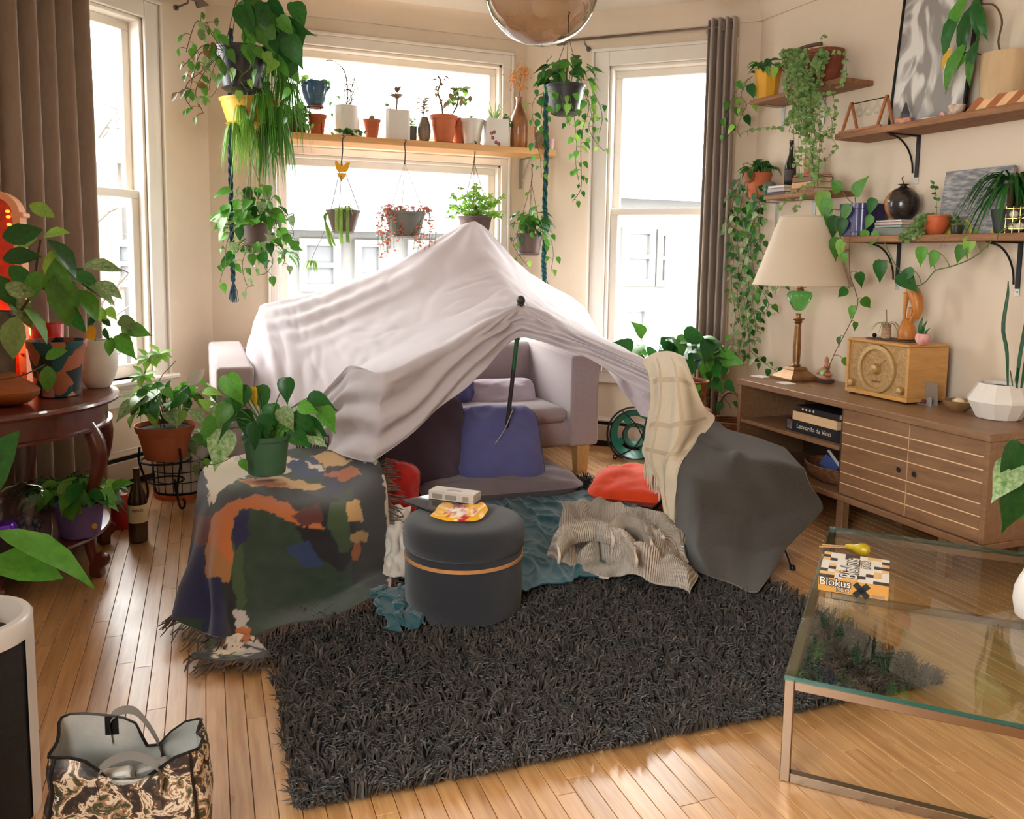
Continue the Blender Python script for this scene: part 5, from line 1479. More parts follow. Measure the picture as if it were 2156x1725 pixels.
b = MB(); b.tube(crom([bs + [-.08, -.04, h], AY(680, 495, YH - .05), AY(665, 525, YH - .05), AY(657, 545, YH - .05)], 10), .0014, 5); b.obj('runner', m_stem, t)
blades(t, AY(657, 548, YH - .05), 26, .085, .0045, g, stripe, 'pup', up=.2, droop=1.3)
m_trap = M('sticky_trap', (250, 178, 18), .5)
c = AY(720, 336, YH - .03); kk = mpp(c)
def flat_px(name, pts, Y, th, mat, par):
    b = MB(); P0 = np.array([AY(x, y, Y) for x, y in pts]); P1 = P0 + [0, th, 0]; n = len(pts)
    b.add(np.concatenate([P0, P1]), [tuple(range(n)), tuple(range(2 * n - 1, n - 1, -1))] + [(i, n + i, n + (i + 1) % n, (i + 1) % n) for i in range(n)]); return b.obj(name, mat, par, smooth=False)
t = thing('butterfly_trap', 'yellow butterfly-shaped sticky trap clipped to the planter strings', 'insect trap', c)
flat_px('wings', [(719, 350), (707, 336), (705, 343), (708, 356), (713, 363), (717, 362), (721, 362), (727, 363), (733, 358), (735, 348), (738, 343), (730, 342), (722, 350)], YH - .03, .002, m_trap, t)
flat_px('lower_wings', [(709, 363), (712, 370), (719, 382), (726, 373), (730, 366), (722, 364), (714, 365)], YH - .03, .002, m_trap, t)
t, bs, k, h = hang('hanging_planter', 'grey hanging planter spilling thin coral-red stems', 853, 86, 60, 447, 502, YH, m_greypot, (852, 345), (852, 300), smat=M('clear_line', (210, 200, 190), .4))
g = G_(12); lines = []
for q in range(34):
    a = g.uniform(-1, 1); x0 = 853 + a * 42; lines.append([bs + [a * .12, g.uniform(-.08, .0), h], AY(x0 + a * 12, 440 + g.uniform(-8, 4), YH - .08), AY(x0 + a * 20 + g.uniform(-4, 4), 470 + g.uniform(-5, 20), YH - .1), AY(x0 + a * 12 + g.uniform(-6, 6), 500 + abs(a) * 50 + g.uniform(-30, 10), YH - .1)])
small_vines(t, lines, G_pink, .022, g, .02, 'red_stems', .0016, 'oval')
t, bs, k, h = hang('hanging_planter', 'brown hanging planter with a bushy bright green plant by the tent peak', 1000, 70, 50, 456, 512, YH + .1, m_brownpot, (998, 342), (1000, 303))
g = G_(13); lines = []
for q in range(46):
    a = g.uniform(-1, 1); e = AY(1000 + a * 66, 390 + abs(a) * 30 + g.uniform(-10, 45), YH + g.uniform(-.05, .2)); lines.append([bs + [a * .05, g.uniform(-.05, .05), h], (bs + [a * .08, 0, h] + e) / 2 + [0, 0, .02], e])
small_vines(t, lines, G_light, .034, g, .014, 'bushy_foliage', .0016, 'oval')
t, bs, k, h = hang('hanging_planter', 'brown hanging planter of glossy pothos near the shelf bracket', 1113, 58, 44, 492, 538, YH - .02, m_brownpot, (1119, 385), (1120, 352))
g = G_(14); mound(t, bs + [.0, -.01, h + .05], (.15, .11, .14), 44, [('heart', G_dark), ('heart', G_mid), ('heart', G_dark)], .082, g)
vine(t, [bs + [.09, -.05, h], AY(1158, 500, 5.6), AY(1165, 535, 5.6), AY(1160, 570, 5.6)], HT, .06, g, .04)
vine(t, [bs + [-.08, -.05, h], AY(1080, 510, 5.6), AY(1092, 535, 5.6), AY(1110, 560, 5.58)], HT, .06, g, .05)
vine(t, [bs + [0, -.1, h], AY(1118, 470, 5.55), AY(1120, 430, 5.58), AY(1117, 400, 5.6)], HT, .045, g, .08)
# macrame hangers
m_mac = M('teal_macrame', (26, 84, 84), .9, bump=.8, bscale=160); m_mac2 = M('navy_macrame', (18, 56, 70), .9, bump=.8, bscale=160)
def macrame(label, pts, Y, mat, w, tassel=50):
    C = crom(np.array([AY(x, y, Y) for x, y in pts]), 60); k = mpp(C[0])
    t = thing('macrame_hanger', label, 'plant hanger', C[-1])
    b = MB(); n = len(C)
    for j in range(3):
        ph = np.linspace(0, n * .9, n) + j * 2.1
        b.tube(C + np.stack([np.cos(ph) * w * k * .3, np.sin(ph) * w * k * .25, 0 * ph], 1), w * k * .22, 6)
    b.obj('cord', mat, t)
    e = C[-1]; b = MB(); b.sphere(e, (w * k * .42, w * k * .42, w * k * .5), 10, 8); b.obj('knot', mat, t)
    b = MB(); g = G_(3)
    for i in range(22):
        q = g.normal(0, w * k * .22, 2); b.tube([e, e + [q[0], q[1], -tassel * k * .5], e + [q[0] * 1.3, q[1] * 1.3, -tassel * k * g.uniform(.8, 1)]], .0022, 4)
    o = b.obj('tassel', mat, t); o['kind'] = 'stuff'
macrame('teal macrame hanger dangling beside the shelf end', [(1150, 150), (1149, 240), (1150, 330), (1147, 430), (1150, 470), (1145, 540), (1146, 585)], 5.70, m_mac, 12, 20)
macrame('navy macrame hanger with a tassel beside the big pothos', [(486, 60), (485, 170), (485, 290), (486, 400), (488, 500), (491, 590)], 5.66, m_mac2, 11, 50)

# ================================================================== hanging planters from the ceiling
YR = 5.30
t, bs, k, h = hang('suspended_planter', 'black hanging planter with long trailing pothos before the narrow window', 1190, 82, 56, 180, 243, YR, m_blackpot, (1196, 75), (1197, 30))
g = G_(15); mound(t, bs + [0, 0, h + .05], (.20, .16, .16), 52, [('heart', G_dark), ('heart', G_mid), ('heart', G_dark), ('heart', G_mid)], .085, g)
for v in ([(1228, 190), (1240, 225), (1232, 255), (1224, 285), (1223, 330), (1224, 370), (1222, 400), (1205, 425)], [(1235, 195), (1245, 240), (1240, 270), (1255, 300), (1272, 318)],
          [(1245, 185), (1262, 220), (1268, 250), (1262, 280)], [(1200, 205), (1208, 240), (1214, 300), (1212, 340), (1218, 380)], [(1150, 190), (1140, 230), (1148, 265), (1132, 300), (1138, 335), (1140, 375)],
          [(1165, 190), (1128, 205), (1120, 240), (1132, 275)], [(1180, 200), (1190, 240), (1200, 262)]):
    vine(t, [AY(x, y, YR - .16 - .01 * i) for i, (x, y) in enumerate(v)], HT, .058, g, .045)
YL = 5.25
t, bs, k, h = hang('suspended_planter', 'big black hanging planter of heart-leaf philodendron and red-tinged hoya', 508, 104, 72, 102, 194, YL, m_blackpot, (502, -20), (502, -60))
g = G_(16)
for i in range(34):
    x = g.uniform(500, 628); y = g.uniform(-5, 130) if x > 560 else g.uniform(-5, 95)
    p = AY(x, y, YL - g.uniform(.0, .2)); put_leaf(t, leaf_mesh('heart', [G_dark, G_mid, G_dark][i % 3]), p, [.35 + g.normal(0, .3), -.2, -.9], VIEW + g.normal(0, .35, 3), g.uniform(.11, .17))
for v in ([(560, 100), (600, 130), (622, 190), (620, 235), (628, 270)], [(520, 105), (528, 140), (505, 165), (520, 190)], [(540, 110), (560, 140), (545, 175), (560, 200)], [(480, 105), (470, 130), (490, 160), (485, 195)]):
    vine(t, [AY(x, y, YL - .2) for x, y in v], HT, .085, g, .07)
HOY = [('oval', G_red), ('oval', G_mid), ('oval', G_sage), ('oval', G_mid)]
for v in ([(470, 100), (440, 60), (415, 45), (400, 80), (392, 110)], [(465, 105), (430, 95), (405, 120), (385, 140)], [(470, 110), (425, 110), (410, 150), (402, 190), (420, 225)], [(465, 115), (440, 140), (420, 170), (412, 200), (428, 238)], [(470, 108), (448, 75), (430, 50), (460, 45)], [(455, 120), (425, 150), (395, 175), (390, 205), (405, 230)]):
    vine(t, [AY(x, y, YL - .1) for x, y in v], HOY, .075, g, .042, stem=m_stemb)
b = MB(); b.tube(crom([AY(450, 150, YL - .1), AY(435, 185, YL - .1), AY(440, 205, YL - .1), AY(455, 190, YL - .1), AY(460, 155, YL - .1)], 14), .0016, 5); b.tube(crom([AY(458, 120, YL - .1), AY(445, 160, YL - .1), AY(440, 190, YL - .1)], 10), .0016, 5); b.obj('bare_runners', m_stemb, t)
m_mustard = M('mustard_ceramic', (240, 178, 52), .45, var=.04, vscale=6)
t, bs, k, h = hang('hanging_planter', 'mustard yellow hanging pot overflowing with fine spider plant', 530, 128, 96, 212, 268, 5.45, m_mustard, (525, 100), None)
g = G_(17)
for (x, y, n, L) in ((575, 110, 50, .34), (600, 150, 40, .36), (560, 190, 40, .36), (585, 230, 40, .36), (520, 255, 40, .30), (560, 265, 50, .36), (490, 262, 30, .26), (590, 270, 36, .30), (615, 180, 40, .34), (540, 140, 30, .3), (545, 205, 46, .26), (505, 225, 24, .22)):
    blades(t, AY(x, y, 5.28), n, L, .0045, g, [G_mid, G_light, G_mid][x % 3], up=.55, spread=.45, droop=1.55)
t, bs, k, h = hang('suspended_planter', 'brown hanging planter buried in bushy variegated pothos', 540, 70, 50, 470, 520, 5.45, m_brownpot, (527, 330), (520, 290))
g = G_(18); VR = [('heart', G_mid), ('heart', G_var), ('heart', G_dark), ('heart', G_mid)]
mound(t, bs + [0, 0, h - .02], (.245, .16, .27), 120, VR, .082, g, lo=-.9)
for v in ([(500, 470), (478, 510), (475, 560)], [(520, 520), (510, 560), (520, 600), (535, 602)], [(560, 520), (575, 550), (560, 575), (540, 580)], [(590, 500), (600, 540), (595, 560)], [(600, 450), (618, 490), (612, 505)], [(490, 540), (470, 570), (463, 595)]):
    vine(t, [AY(x, y, 5.28) for x, y in v], VR, .07, g, .05)
# ================================================================== RIGHT WALL SHELVES
WX = 3.74
m_rust = M('reclaimed_plank', (168, 118, 78), .7, rgb2=(120, 82, 54), vscale=4, stretch=(10, 1, 10), bump=.15, bscale=40)
m_blk = M('black_iron', (28, 26, 26), .45, .5)
def wshelf(label, x0, ya, yb, zt, th, brackets, kind):
    t = thing('plank_shelf', label, 'shelf', ((x0 + WX) / 2, (ya + yb) / 2, zt - th))
    b = MB(); b.box(((x0 + WX) / 2, (ya + yb) / 2, zt - th / 2), (WX - x0 - .001, abs(yb - ya), th), .003); b.obj('plank', m_rust, t, smooth=False)
    for y in brackets:
        b = MB(); z = zt - th
        if kind == 'iron':
            b.box((WX - .004, y, z - .11), (.007, .024, .22), .001); b.box(((x0 + WX) / 2 + .01, y, z - .004), (WX - x0 - .04, .024, .007), .001)
            tq = np.linspace(0, math.pi / 2, 14); R_ = WX - x0 - .05
            b.tube([(x0 + .045 + R_ * math.sin(q) * .86, y, z - .01 - .19 * (1 - math.cos(q))) for q in tq], .005, 6)
            b.obj('bracket', m_blk, t, smooth=False)
            e = MB(); e.lathe([(.004, 0), (.004, .003)], 8, (WX - .008, y, z - .235), (-1, 0, 0), cap1=True); e.box((WX - .003, y, z - .238), (.005, .024, .035), .001); e.obj('bracket_tip', m_galv, t, smooth=False)
        else:
            b.box((WX - .003, y, z - .08), (.005, .03, .16), .001); b.box((WX - .07, y, z - .0025), (.14, .03, .005), .001); b.obj('bracket', m_galv, t, smooth=False)
    return t
X_ = 3.51
a = AX(1578, 216, X_); zu = a[2] + .012
wshelf('small reclaimed-wood wall shelf holding the yellow pot', X_, a[1], AX(1772, 186, X_)[1], zu, .028, (AX(1650, 240, WX)[1], AX(1735, 215, WX)[1]), 'galv')
a2 = AX(1607, 416, X_); zl = a2[2] + .010
wshelf('small reclaimed-wood wall shelf holding the book stack', X_, a2[1], AX(1744, 411, X_)[1], zl, .026, (AX(1637, 440, WX)[1], AX(1714, 440, WX)[1]), 'galv')
XS = 3.49
a3 = AX(1757, 284, XS); zU = a3[2] + .004
wshelf('long upper plank shelf with black bracket under the grey picture', XS, a3[1], 1.9, zU, .034, (AX(1935, 300, WX)[1], 2.2), 'iron')
a4 = AX(1775, 500, XS); zL = a4[2] + .006
wshelf('long lower plank shelf with black brackets over the radio', XS, a4[1], 1.9, zL, .034, (AX(1893, 540, WX)[1], AX(2150, 520, WX)[1]), 'iron')

def rpos(px, X, z):
    p = AX(px, 400, X); p[2] = z; return p
def rpot(name, label, px, X, z, wt, wb, py_top, mat, cat='potted plant', **k):
    p = rpos(px, X, z); s = mpp(p); h = AX(px, py_top, X)[2] - z
    t = thing(name, label, cat, p); pot(t, p, wt * s / 2, wb * s / 2, h, mat, **k); return t, p, s, h

# ---- small upper shelf
t, p, s, h = rpot('yellow_pot', 'faceted mustard pot of trailing ivy on the small upper shelf', 1606, 3.61, zu, 56, 40, 150, m_mustard, n=8)
g = G_(31); mound(t, p + [0, 0, h + .015], (.10, .10, .05), 22, [('heart', G_mid), ('heart', G_dark)], .055, g)
for v in ([(1575, 165), (1560, 200), (1572, 220), (1565, 235)], [(1585, 160), (1555, 185), (1540, 210), (1533, 235), (1528, 265), (1525, 290)], [(1620, 150), (1640, 135), (1665, 145)], [(1565, 235), (1552, 270), (1560, 290)]):
    vine(t, [AX(x, y, 3.50) for x, y in v], HT, .075, g, .06, face=[-.9, -.5, .2])
m_terraT = M('carved_terracotta', (128, 62, 40), .7, var=.2, vscale=20, bump=.5, bscale=26)
t, p, s, h = rpot('carved_pot', 'brown carved terracotta pot draped in string-of-leaves vine', 1722, 3.62, zu, 74, 52, 112, m_terraT, rim=.006, rimh=.025, bulge=.004)
g = G_(32); lines = []
for q in range(34):
    x0 = g.uniform(1650, 1740) if q < 24 else g.uniform(1640, 1700)
    x1 = 1700 + g.normal(0, 26); y1 = g.uniform(220, 400) if abs(x1 - 1700) < 30 else g.uniform(180, 300)
    lines.append([AX(1705 + g.uniform(-10, 20), 112, 3.58), AX(x0, 112 + g.uniform(-5, 10), 3.52), AX((x0 + x1) / 2, 160, 3.47), AX(x1, y1 * .75 + 30, 3.46), AX(x1 + g.uniform(-8, 8), y1, 3.47)])
for v in ([(1745, 115), (1775, 110), (1782, 140), (1780, 165), (1765, 185)], [(1745, 180), (1757, 215), (1752, 260), (1740, 280), (1705, 300)], [(1700, 300), (1740, 285), (1762, 310), (1745, 330), (1720, 345)], [(1670, 240), (1640, 270), (1610, 268), (1585, 275)], [(1725, 100), (1728, 80), (1735, 72)], [(1690, 390), (1665, 415), (1640, 440)], [(1700, 380), (1690, 420), (1675, 440)]):
    lines.append([AX(x, y, 3.48) for x, y in v])
small_vines(t, lines, G_sage, .028, g, .017, 'string_of_leaves', .0014, 'round')
b = MB(); b.tube(crom([AX(1668, 110, 3.55), AX(1700, 98, 3.56), AX(1730, 92, 3.58)], 8), .012, 7); b.obj('driftwood', m_stemb, t)
# ---- small lower shelf
t, p, s, h = rpot('ivy_pot', 'hidden pot of long ivy vines hanging beside the curtain', 1598, 3.62, zl, 50, 40, 365, m_terra)
g = G_(33); mound(t, p + [0, -.02, h + .02], (.12, .10, .09), 34, [('heart', G_dark), ('heart', G_deep), ('heart', G_mid)], .06, g)
IV = [('heart', G_dark), ('heart', G_mid), ('heart', G_dark), ('heart', G_var)]
for v in ([(1560, 370), (1545, 420), (1535, 480), (1545, 530), (1540, 600), (1548, 660), (1545, 720), (1570, 760)], [(1570, 380), (1560, 440), (1570, 520), (1560, 590), (1570, 650), (1575, 700), (1580, 760)],
          [(1580, 390), (1590, 450), (1580, 520), (1590, 590), (1585, 640), (1595, 700)], [(1590, 390), (1600, 440), (1598, 500), (1608, 550), (1600, 600)], [(1555, 390), (1532, 430), (1524, 470)],
          [(1565, 600), (1600, 610), (1618, 640), (1605, 660), (1585, 650)], [(1560, 430), (1548, 480), (1556, 540), (1552, 620), (1560, 690)], [(1585, 660), (1560, 720), (1555, 760)], [(1605, 600), (1640, 600), (1660, 590)], [(1580, 740), (1610, 765), (1640, 785)], [(1598, 420), (1585, 470), (1572, 560)], [(1574, 470), (1584, 540), (1576, 610), (1590, 680), (1586, 720)]):
    vine(t, [AX(x, y, 3.56) for x, y in v], IV, .058, g, .036, face=[-.9, -.5, .2])
b = MB(); p2 = AX(1577, 372, 3.52); b.lathe([(.001, -.045), (.028, -.03), (.036, 0), (.03, .028), (.008, .042), (.001, .044)], 14, p2, cap0=False); b.obj('dried_pod', M('dried_pod', (150, 92, 58), .7), t)
m_celadon = M('celadon', (112, 128, 100), .35, rgb2=(84, 98, 84), vscale=20)
p = rpos(1620, 3.60, zl); s = mpp(p)
t = thing('green_mug', 'grey-green ceramic mug on the small lower shelf', 'mug', p)
b = MB(); b.lathe([(.028, 0), (.036, .006), (.040, .03), (.041, .06), (.036, .088), (.030, .094), (.027, .09), (.03, .06)], 22, p); b.obj('body', m_celadon, t)
b = MB()
for (dy, dz) in ((-.012, .058), (.014, .058)): b.sphere(p + [-.038, dy, dz], .008, 8, 6)
for q in range(5): b.tube(crom([p + [-.038, -.016 + q * .008, .04], p + [-.046, -.018 + q * .009, .022], p + [-.042, -.02 + q * .010, .008]], 6), .0032, 5)
b.obj('raised_relief', m_celadon, t)
p = rpos(1662, 3.64, zl + .066); t = thing('wine_bottle', 'dark glass bottle standing on the shelf books', 'bottle', p)
m_dkglass = M('dark_bottle_glass', (26, 30, 24), .1, spec=.6)
hb = AX(1662, 297, 3.64)[2] - p[2]
b = MB(); b.lathe([(.03, 0), (.035, .006), (.035, hb * .42), (.03, hb * .52), (.014, hb * .68), (.012, hb * .93), (.014, hb * .94), (.014, hb), (.01, hb)], 20, p, cap1=True); b.obj('glass', m_dkglass, t)
b = MB(); b.lathe([(.0354, hb * .1), (.0354, hb * .34)], 20, p, cap0=False); b.obj('label', M('bottle_label_black', (58, 50, 48), .6), t)
p = rpos(1694, 3.64, zl + .108); t = thing('stone_bottle', 'slim cream bottle behind the vines on the shelf books', 'bottle', p)
hb2 = AX(1694, 312, 3.64)[2] - p[2]
b = MB(); b.lathe([(.022, 0), (.026, .005), (.026, hb2 * .55), (.012, hb2 * .7), (.011, hb2 * .95), (.013, hb2)], 18, p, cap1=True); b.obj('glass', M('cream_bottle', (206, 178, 138), .3), t)
def book(name, label, c, L, D, H, mat, rz=0, group=None, pages=True, title=None):
    """L along local y (spine length), D depth into the wall"""
    c = np.array(c, float); R = rot(0, 0, rz)
    t = thing(name, label, 'book', c, group)
    m_pg = M('book_pages', (226, 208, 176), .8, var=.06, vscale=3, stretch=(1, 1, 200))
    b = MB(); e = .0022
    b.box(c + [0, 0, e / 2], (D, L, e), .0004, R); b.box(c + [0, 0, H - e / 2], (D, L, e), .0004, R); b.box(c + R @ np.array([-D / 2 + e / 2, 0, H / 2]), (e, L, H), .0006, R); b.obj('cover', mat, t, smooth=False)
    q = MB(); q.box(c + R @ np.array([.002, 0, H / 2]), (D - .010, L - .008, H - 2 * e), 0, R); q.obj('pages', m_pg, t, smooth=False)
    return t, c, R
zq = zl
bl = [(1692, 1.0, .030, (150, 96, 60)), (1690, .95, .036, (196, 150, 100)), (1692, .9, .030, (120, 78, 54)), (1690, .8, .014, (190, 60, 40))]
for i, (px, f, H, c) in enumerate(bl):
    lab = ['thick brown leather book at the bottom of the shelf stack', 'tan hardback second from the bottom of the shelf stack', 'brown hardback under the thin red book', 'thin red-edged book on top of the shelf stack'][i]
    book('stacked_book', lab, (3.625, rpos(1708, 3.62, zq)[1], zq), .20 * f, .15, H, M('cover_%d' % i, c, .6), group='books on the small shelf'); zq += H + .0006
zq = zl
for i, (H, c, lab) in enumerate([(.022, (70, 64, 66), 'dark grey book lying under the pale books beside the mug'), (.024, (176, 168, 170), 'pale grey book lying on the dark grey book'), (.016, (226, 214, 208), 'thin white book on the pale grey book')]):
    book('flat_book', lab, (3.625, rpos(1652, 3.62, zq)[1] + .004, zq), .17 - .01 * i, .14, H, M('coverb_%d' % i, c, .6), group='books beside the mug'); zq += H + .0006

# ---- long upper shelf: propagation stand, picture, planter, board
def pa(px, X, z): return rpos(px, X, z)
t = thing('propagation_stand', 'little wooden stand holding glass bulb vases on a rod', 'plant stand', pa(1815, 3.56, zU))
m_teak = M('teak', (168, 104, 58), .5, var=.15, vscale=12, stretch=(4, 1, 4))
ya_, yb_ = pa(1783, 3.56, 0)[1], pa(1856, 3.56, 0)[1]
hA = AX(1783, 218, 3.56)[2] - zU
for y in (ya_, yb_):
    for s_ in (-1, 1):
        b = MB(); b.bar((3.56 + s_ * .055, y, zU + .009), (3.56, y, zU + hA), .014, .012, .001); b.obj('strut', m_teak, t, smooth=False)
for x in (3.505, 3.615):
    b = MB(); b.box((x, (ya_ + yb_) / 2, zU + .006), (.014, abs(ya_ - yb_) + .05, .012), .001); b.obj('base_bar', m_teak, t, smooth=False)
b = MB(); b.tube([(3.56, ya_ + .01, zU + hA * .94), (3.56, yb_ - .01, zU + hA * .94)], .003, 6); b.obj('rod', m_blk, t)
m_clear = glass_pane('clear_glass', (250, 252, 250), 1.0)
for f in (.25, .5, .75):
    y = ya_ + (yb_ - ya_) * f; b = MB(); b.lathe([(.002, 0), (.016, .006), (.022, .022), (.018, .038), (.007, .05), (.006, .066), (.008, .07)], 18, (3.56, y, zU + hA * .94 - .078)); b.obj('bulb_vase', m_clear, t)
# grey picture
def picture_mat():
    m = M('grey_abstract_print', (150, 146, 140), .35)
    N = m.node_tree.nodes; L = m.node_tree.links; tc = N.new('ShaderNodeTexCoord'); mp = N.new('ShaderNodeMapping'); mp.inputs['Scale'].default_value = (1, 4.0, 2.0)
    L.new(tc.outputs['Object'], mp.inputs['Vector']); n = N.new('ShaderNodeTexNoise'); n.inputs['Scale'].default_value = 1.6; n.inputs['Detail'].default_value = 1.5; n.inputs['Distortion'].default_value = 1.8
    L.new(mp.outputs[0], n.inputs['Vector']); r = N.new('ShaderNodeValToRGB'); e = r.color_ramp.elements
    e[0].position = .46; e[0].color = (*lin((150, 144, 138)), 1); e[1].position = .60; e[1].color = (*lin((226, 222, 214)), 1)
    L.new(n.outputs['Fac'], r.inputs['Fac']); L.new(r.outputs[0], N['Principled BSDF'].inputs['Base Color']); return m
yl, yr = AX(1873, 210, 3.63)[1], AX(2033, 190, 3.63)[1]
t = thing('framed_picture', 'tall grey abstract picture in a thin black frame leaning on the wall', 'picture', (3.64, (yl + yr) / 2, zU))
tilt = rot(0, 5.0, 0); pc = np.array([3.635, (yl + yr) / 2, zU + .002]); HP = .84
def pb(nm, dy, dz, sy, sz, mat, x=0, sx=.014):
    b = MB(); b.box(pc + tilt @ np.array([x, dy, dz]), (sx, sy, sz), .001, tilt); return b.obj(nm, mat, t, smooth=False)
W_ = yl - yr
pb('print', 0, HP / 2, W_ - .02, HP - .02, picture_mat(), 0, .006)
for (dy, dz, sy, sz) in ((W_ / 2 - .006, HP / 2, .012, HP), (-W_ / 2 + .006, HP / 2, .012, HP), (0, .006, W_ - .024, .012), (0, HP - .006, W_ - .024, .012)): pb('frame', dy, dz, sy, sz, m_blk, -.002, .02)
# stones, ring, bowls
p = pa(1896, 3.55, zU); t = thing('painted_pyramid', 'dark pyramid stone on a colourful painted block', 'ornament', p)
b = MB(); b.box(p + [0, 0, .016], (.05, .085, .032), .005, rot(0, 0, 12)); b.obj('painted_block', M('block_paint', (244, 160, 40), .5, rgb2=(60, 80, 170), vscale=26), t, smooth=False)
b = MB(); b.lathe([(.034, .032), (.030, .05), (.004, .11)], 4, p, cap1=True); b.obj('pyramid', M('dark_stone', (70, 68, 78), .5, var=.3, vscale=20), t, smooth=False)
p = pa(1948, 3.56, zU); t = thing('white_ring_dish', 'flat white ring dish lying on the upper shelf', 'dish', p)
b = MB(); tq = np.linspace(0, 2 * math.pi, 30); b.tube([p + [.035 * math.cos(q), .045 * math.sin(q), .006] for q in tq], .006, 8); b.lathe([(.001, .002), (.04, .003)], 24, p, cap0=False); b.obj('dish', m_whitepot, t)
p = pa(1974, 3.53, zU); t = thing('red_white_trinket', 'tiny red and white trinket beside the shelf bowl', 'ornament', p)
b = MB(); b.sphere(p + [0, 0, .012], (.014, .016, .012), 10, 8); b.obj('shell', M('red_white', (206, 60, 56), .5, rgb2=(240, 230, 220), vscale=40), t)
p = pa(2003, 3.56, zU); t = thing('patterned_bowl', 'small patterned bowl in cream and brown', 'bowl', p)
b = MB(); b.lathe([(.016, 0), (.02, .004), (.036, .03), (.039, .05), (.036, .05), (.03, .02), (.002, .008)], 24, p); b.obj('bowl', M('bowl_pattern', (232, 214, 190), .5, rgb2=(140, 84, 52), vscale=22), t)
# beige planter with long-leaved plant
m_beige = M('raw_beige_clay', (196, 166, 126), .8, var=.10, vscale=5, stretch=(4, 4, 1))
t, p, s, h = rpot('beige_planter', 'tall beige clay planter with a drooping long-leaved plant', 2096, 3.62, zU, 92, 76, 118, m_beige, bulge=.008, n=36)
b = MB(); b.tube(crom([p + [0, 0, h * .8], AX(2102, 90, 3.6), AX(2110, 45, 3.6), AX(2095, 12, 3.58), AX(2068, 8, 3.56), AX(2055, 0, 3.55)], 20), .005, 6)
b.tube(crom([p + [-.02, .02, h * .85], AX(2070, 118, 3.58), AX(2045, 108, 3.54), AX(2025, 115, 3.53)], 10), .0035, 6); b.obj('stems', m_stemb, t)
g = G_(35)
for (x, y, L, dx, dz, mt) in ((2038, -15, .20, .5, -1, G_mid), (2025, 12, .20, .45, -1, G_dark), (2045, 12, .20, .15, -1, G_deep), (2058, -10, .16, -.1, -1, G_dark), (2060, 10, .14, -.3, -.8, G_dark), (2036, 88, .20, .6, -1, G_mid), (2060, 82, .15, .25, -1, G_dark), (2050, 112, .12, .1, -1, G_mid), (2046, 110, .09, .8, -.6, G_mid), (2005, 100, .09, .6, -1, G_yel)):
    put_leaf(t, leaf_mesh('lance', mt), AX(x, y, 3.52), [-.1, dx, dz], [-1, -.3, .3], L * 1.25)
# striped cutting board
t = thing('cutting_board', 'striped wooden cutting board lying on the upper shelf edge', 'cutting board', pa(2100, 3.55, zU))
y0b = pa(2024, 3.53, 0)[1]
for i in range(8):
    b = MB(); ya2 = y0b - i * .052; hB_ = .062
    b.add([(3.515, ya2, zU), (3.515, ya2 - .052, zU), (3.535, ya2 - .052 - .05, zU + hB_), (3.535, ya2 - .05, zU + hB_), (3.535, ya2, zU), (3.535, ya2 - .052, zU), (3.555, ya2 - .052 - .05, zU + hB_), (3.555, ya2 - .05, zU + hB_)],
          [(0, 1, 2, 3), (7, 6, 5, 4), (0, 4, 5, 1), (3, 2, 6, 7), (0, 3, 7, 4), (1, 5, 6, 2)])
    b.obj('strip', M('board_dark', (168, 100, 60), .5, var=.1, vscale=9) if i % 2 == 0 else M('board_pale', (232, 184, 134), .5, var=.08, vscale=9), t, smooth=False)

# ---- long lower shelf
m_cobalt = M('cobalt_ceramic', (46, 46, 98), .3, rgb2=(62, 56, 108), vscale=8, coat=.4)
t, p, s, h = rpot('cobalt_pot', 'cobalt blue pot of large-leaf pothos on the lower shelf', 1820, 3.60, zL, 74, 70, 430, m_cobalt, sq=.5, rim=.003, rimh=.03)
g = G_(36)
for (x, y, L, dy, dz, mt) in ((1738, 402, .16, .1, -1, G_light), (1752, 440, .13, .3, -.6, G_mid), (1762, 455, .14, .2, -1, G_dark), (1790, 432, .12, .4, -.7, G_mid), (1800, 410, .13, -.7, .8, G_mid), (1772, 400, .11, .5, .4, G_mid), (1842, 418, .10, .3, -.8, G_dark), (1780, 460, .12, .3, -.9, G_dark), (1765, 500, .14, .1, -1, G_mid), (1838, 455, .09, .4, -.6, G_mid), (1850, 490, .10, .5, -.6, G_mid), (1825, 485, .08, .3, -.9, G_mid), (1748, 420, .15, .5, -1, G_mid), (1775, 505, .12, .2, -1, G_light)):
    put_leaf(t, leaf_mesh('heart', mt), AX(x, y, 3.50), [-.15, dy, dz], [-1, -.35, .25] + g.normal(0, .2, 3), L * .85)
b = MB()
for e in ((1745, 440), (1800, 415), (1842, 420), (1775, 405)): b.tube(crom([p + [-.01, 0, h * .9], (p + AX(*e, 3.5)) / 2 + [-.02, 0, .07], AX(*e, 3.50)], 8), .0025, 5)
b.obj('stems', m_stem, t)
vine(t, [AX(x, y, 3.48) for x, y in ((1790, 480), (1788, 530), (1790, 580), (1800, 610), (1806, 640), (1795, 670), (1775, 710), (1757, 745), (1740, 785))], [('heart', G_mid), ('heart', G_dark)], .075, g, .085, face=[-.9, -.5, .2], stem=m_stemb)
zq = zL
for i, (H, c, lab, L) in enumerate([(.042, (120, 122, 110), 'thick grey-green book at the bottom under the round vase', .20), (.012, (150, 180, 170), 'thin pale teal book in the stack under the round vase', .18), (.016, (222, 178, 172), 'thin pink book in the stack under the round vase', .185), (.010, (232, 228, 220), 'thin white book on top of the stack under the round vase', .17)]):
    book('shelf_book', lab, (3.60, rpos(1897, 3.60, 0)[1], zq), L, .15, H, M('coverc_%d' % i, c, .55), group='books under the round vase'); zq += H + .0006
p = rpos(1902, 3.60, zq); s = mpp(p); t = thing('round_vase', 'round stoneware vase half black and half tan', 'vase', p)
rv = 36 * s
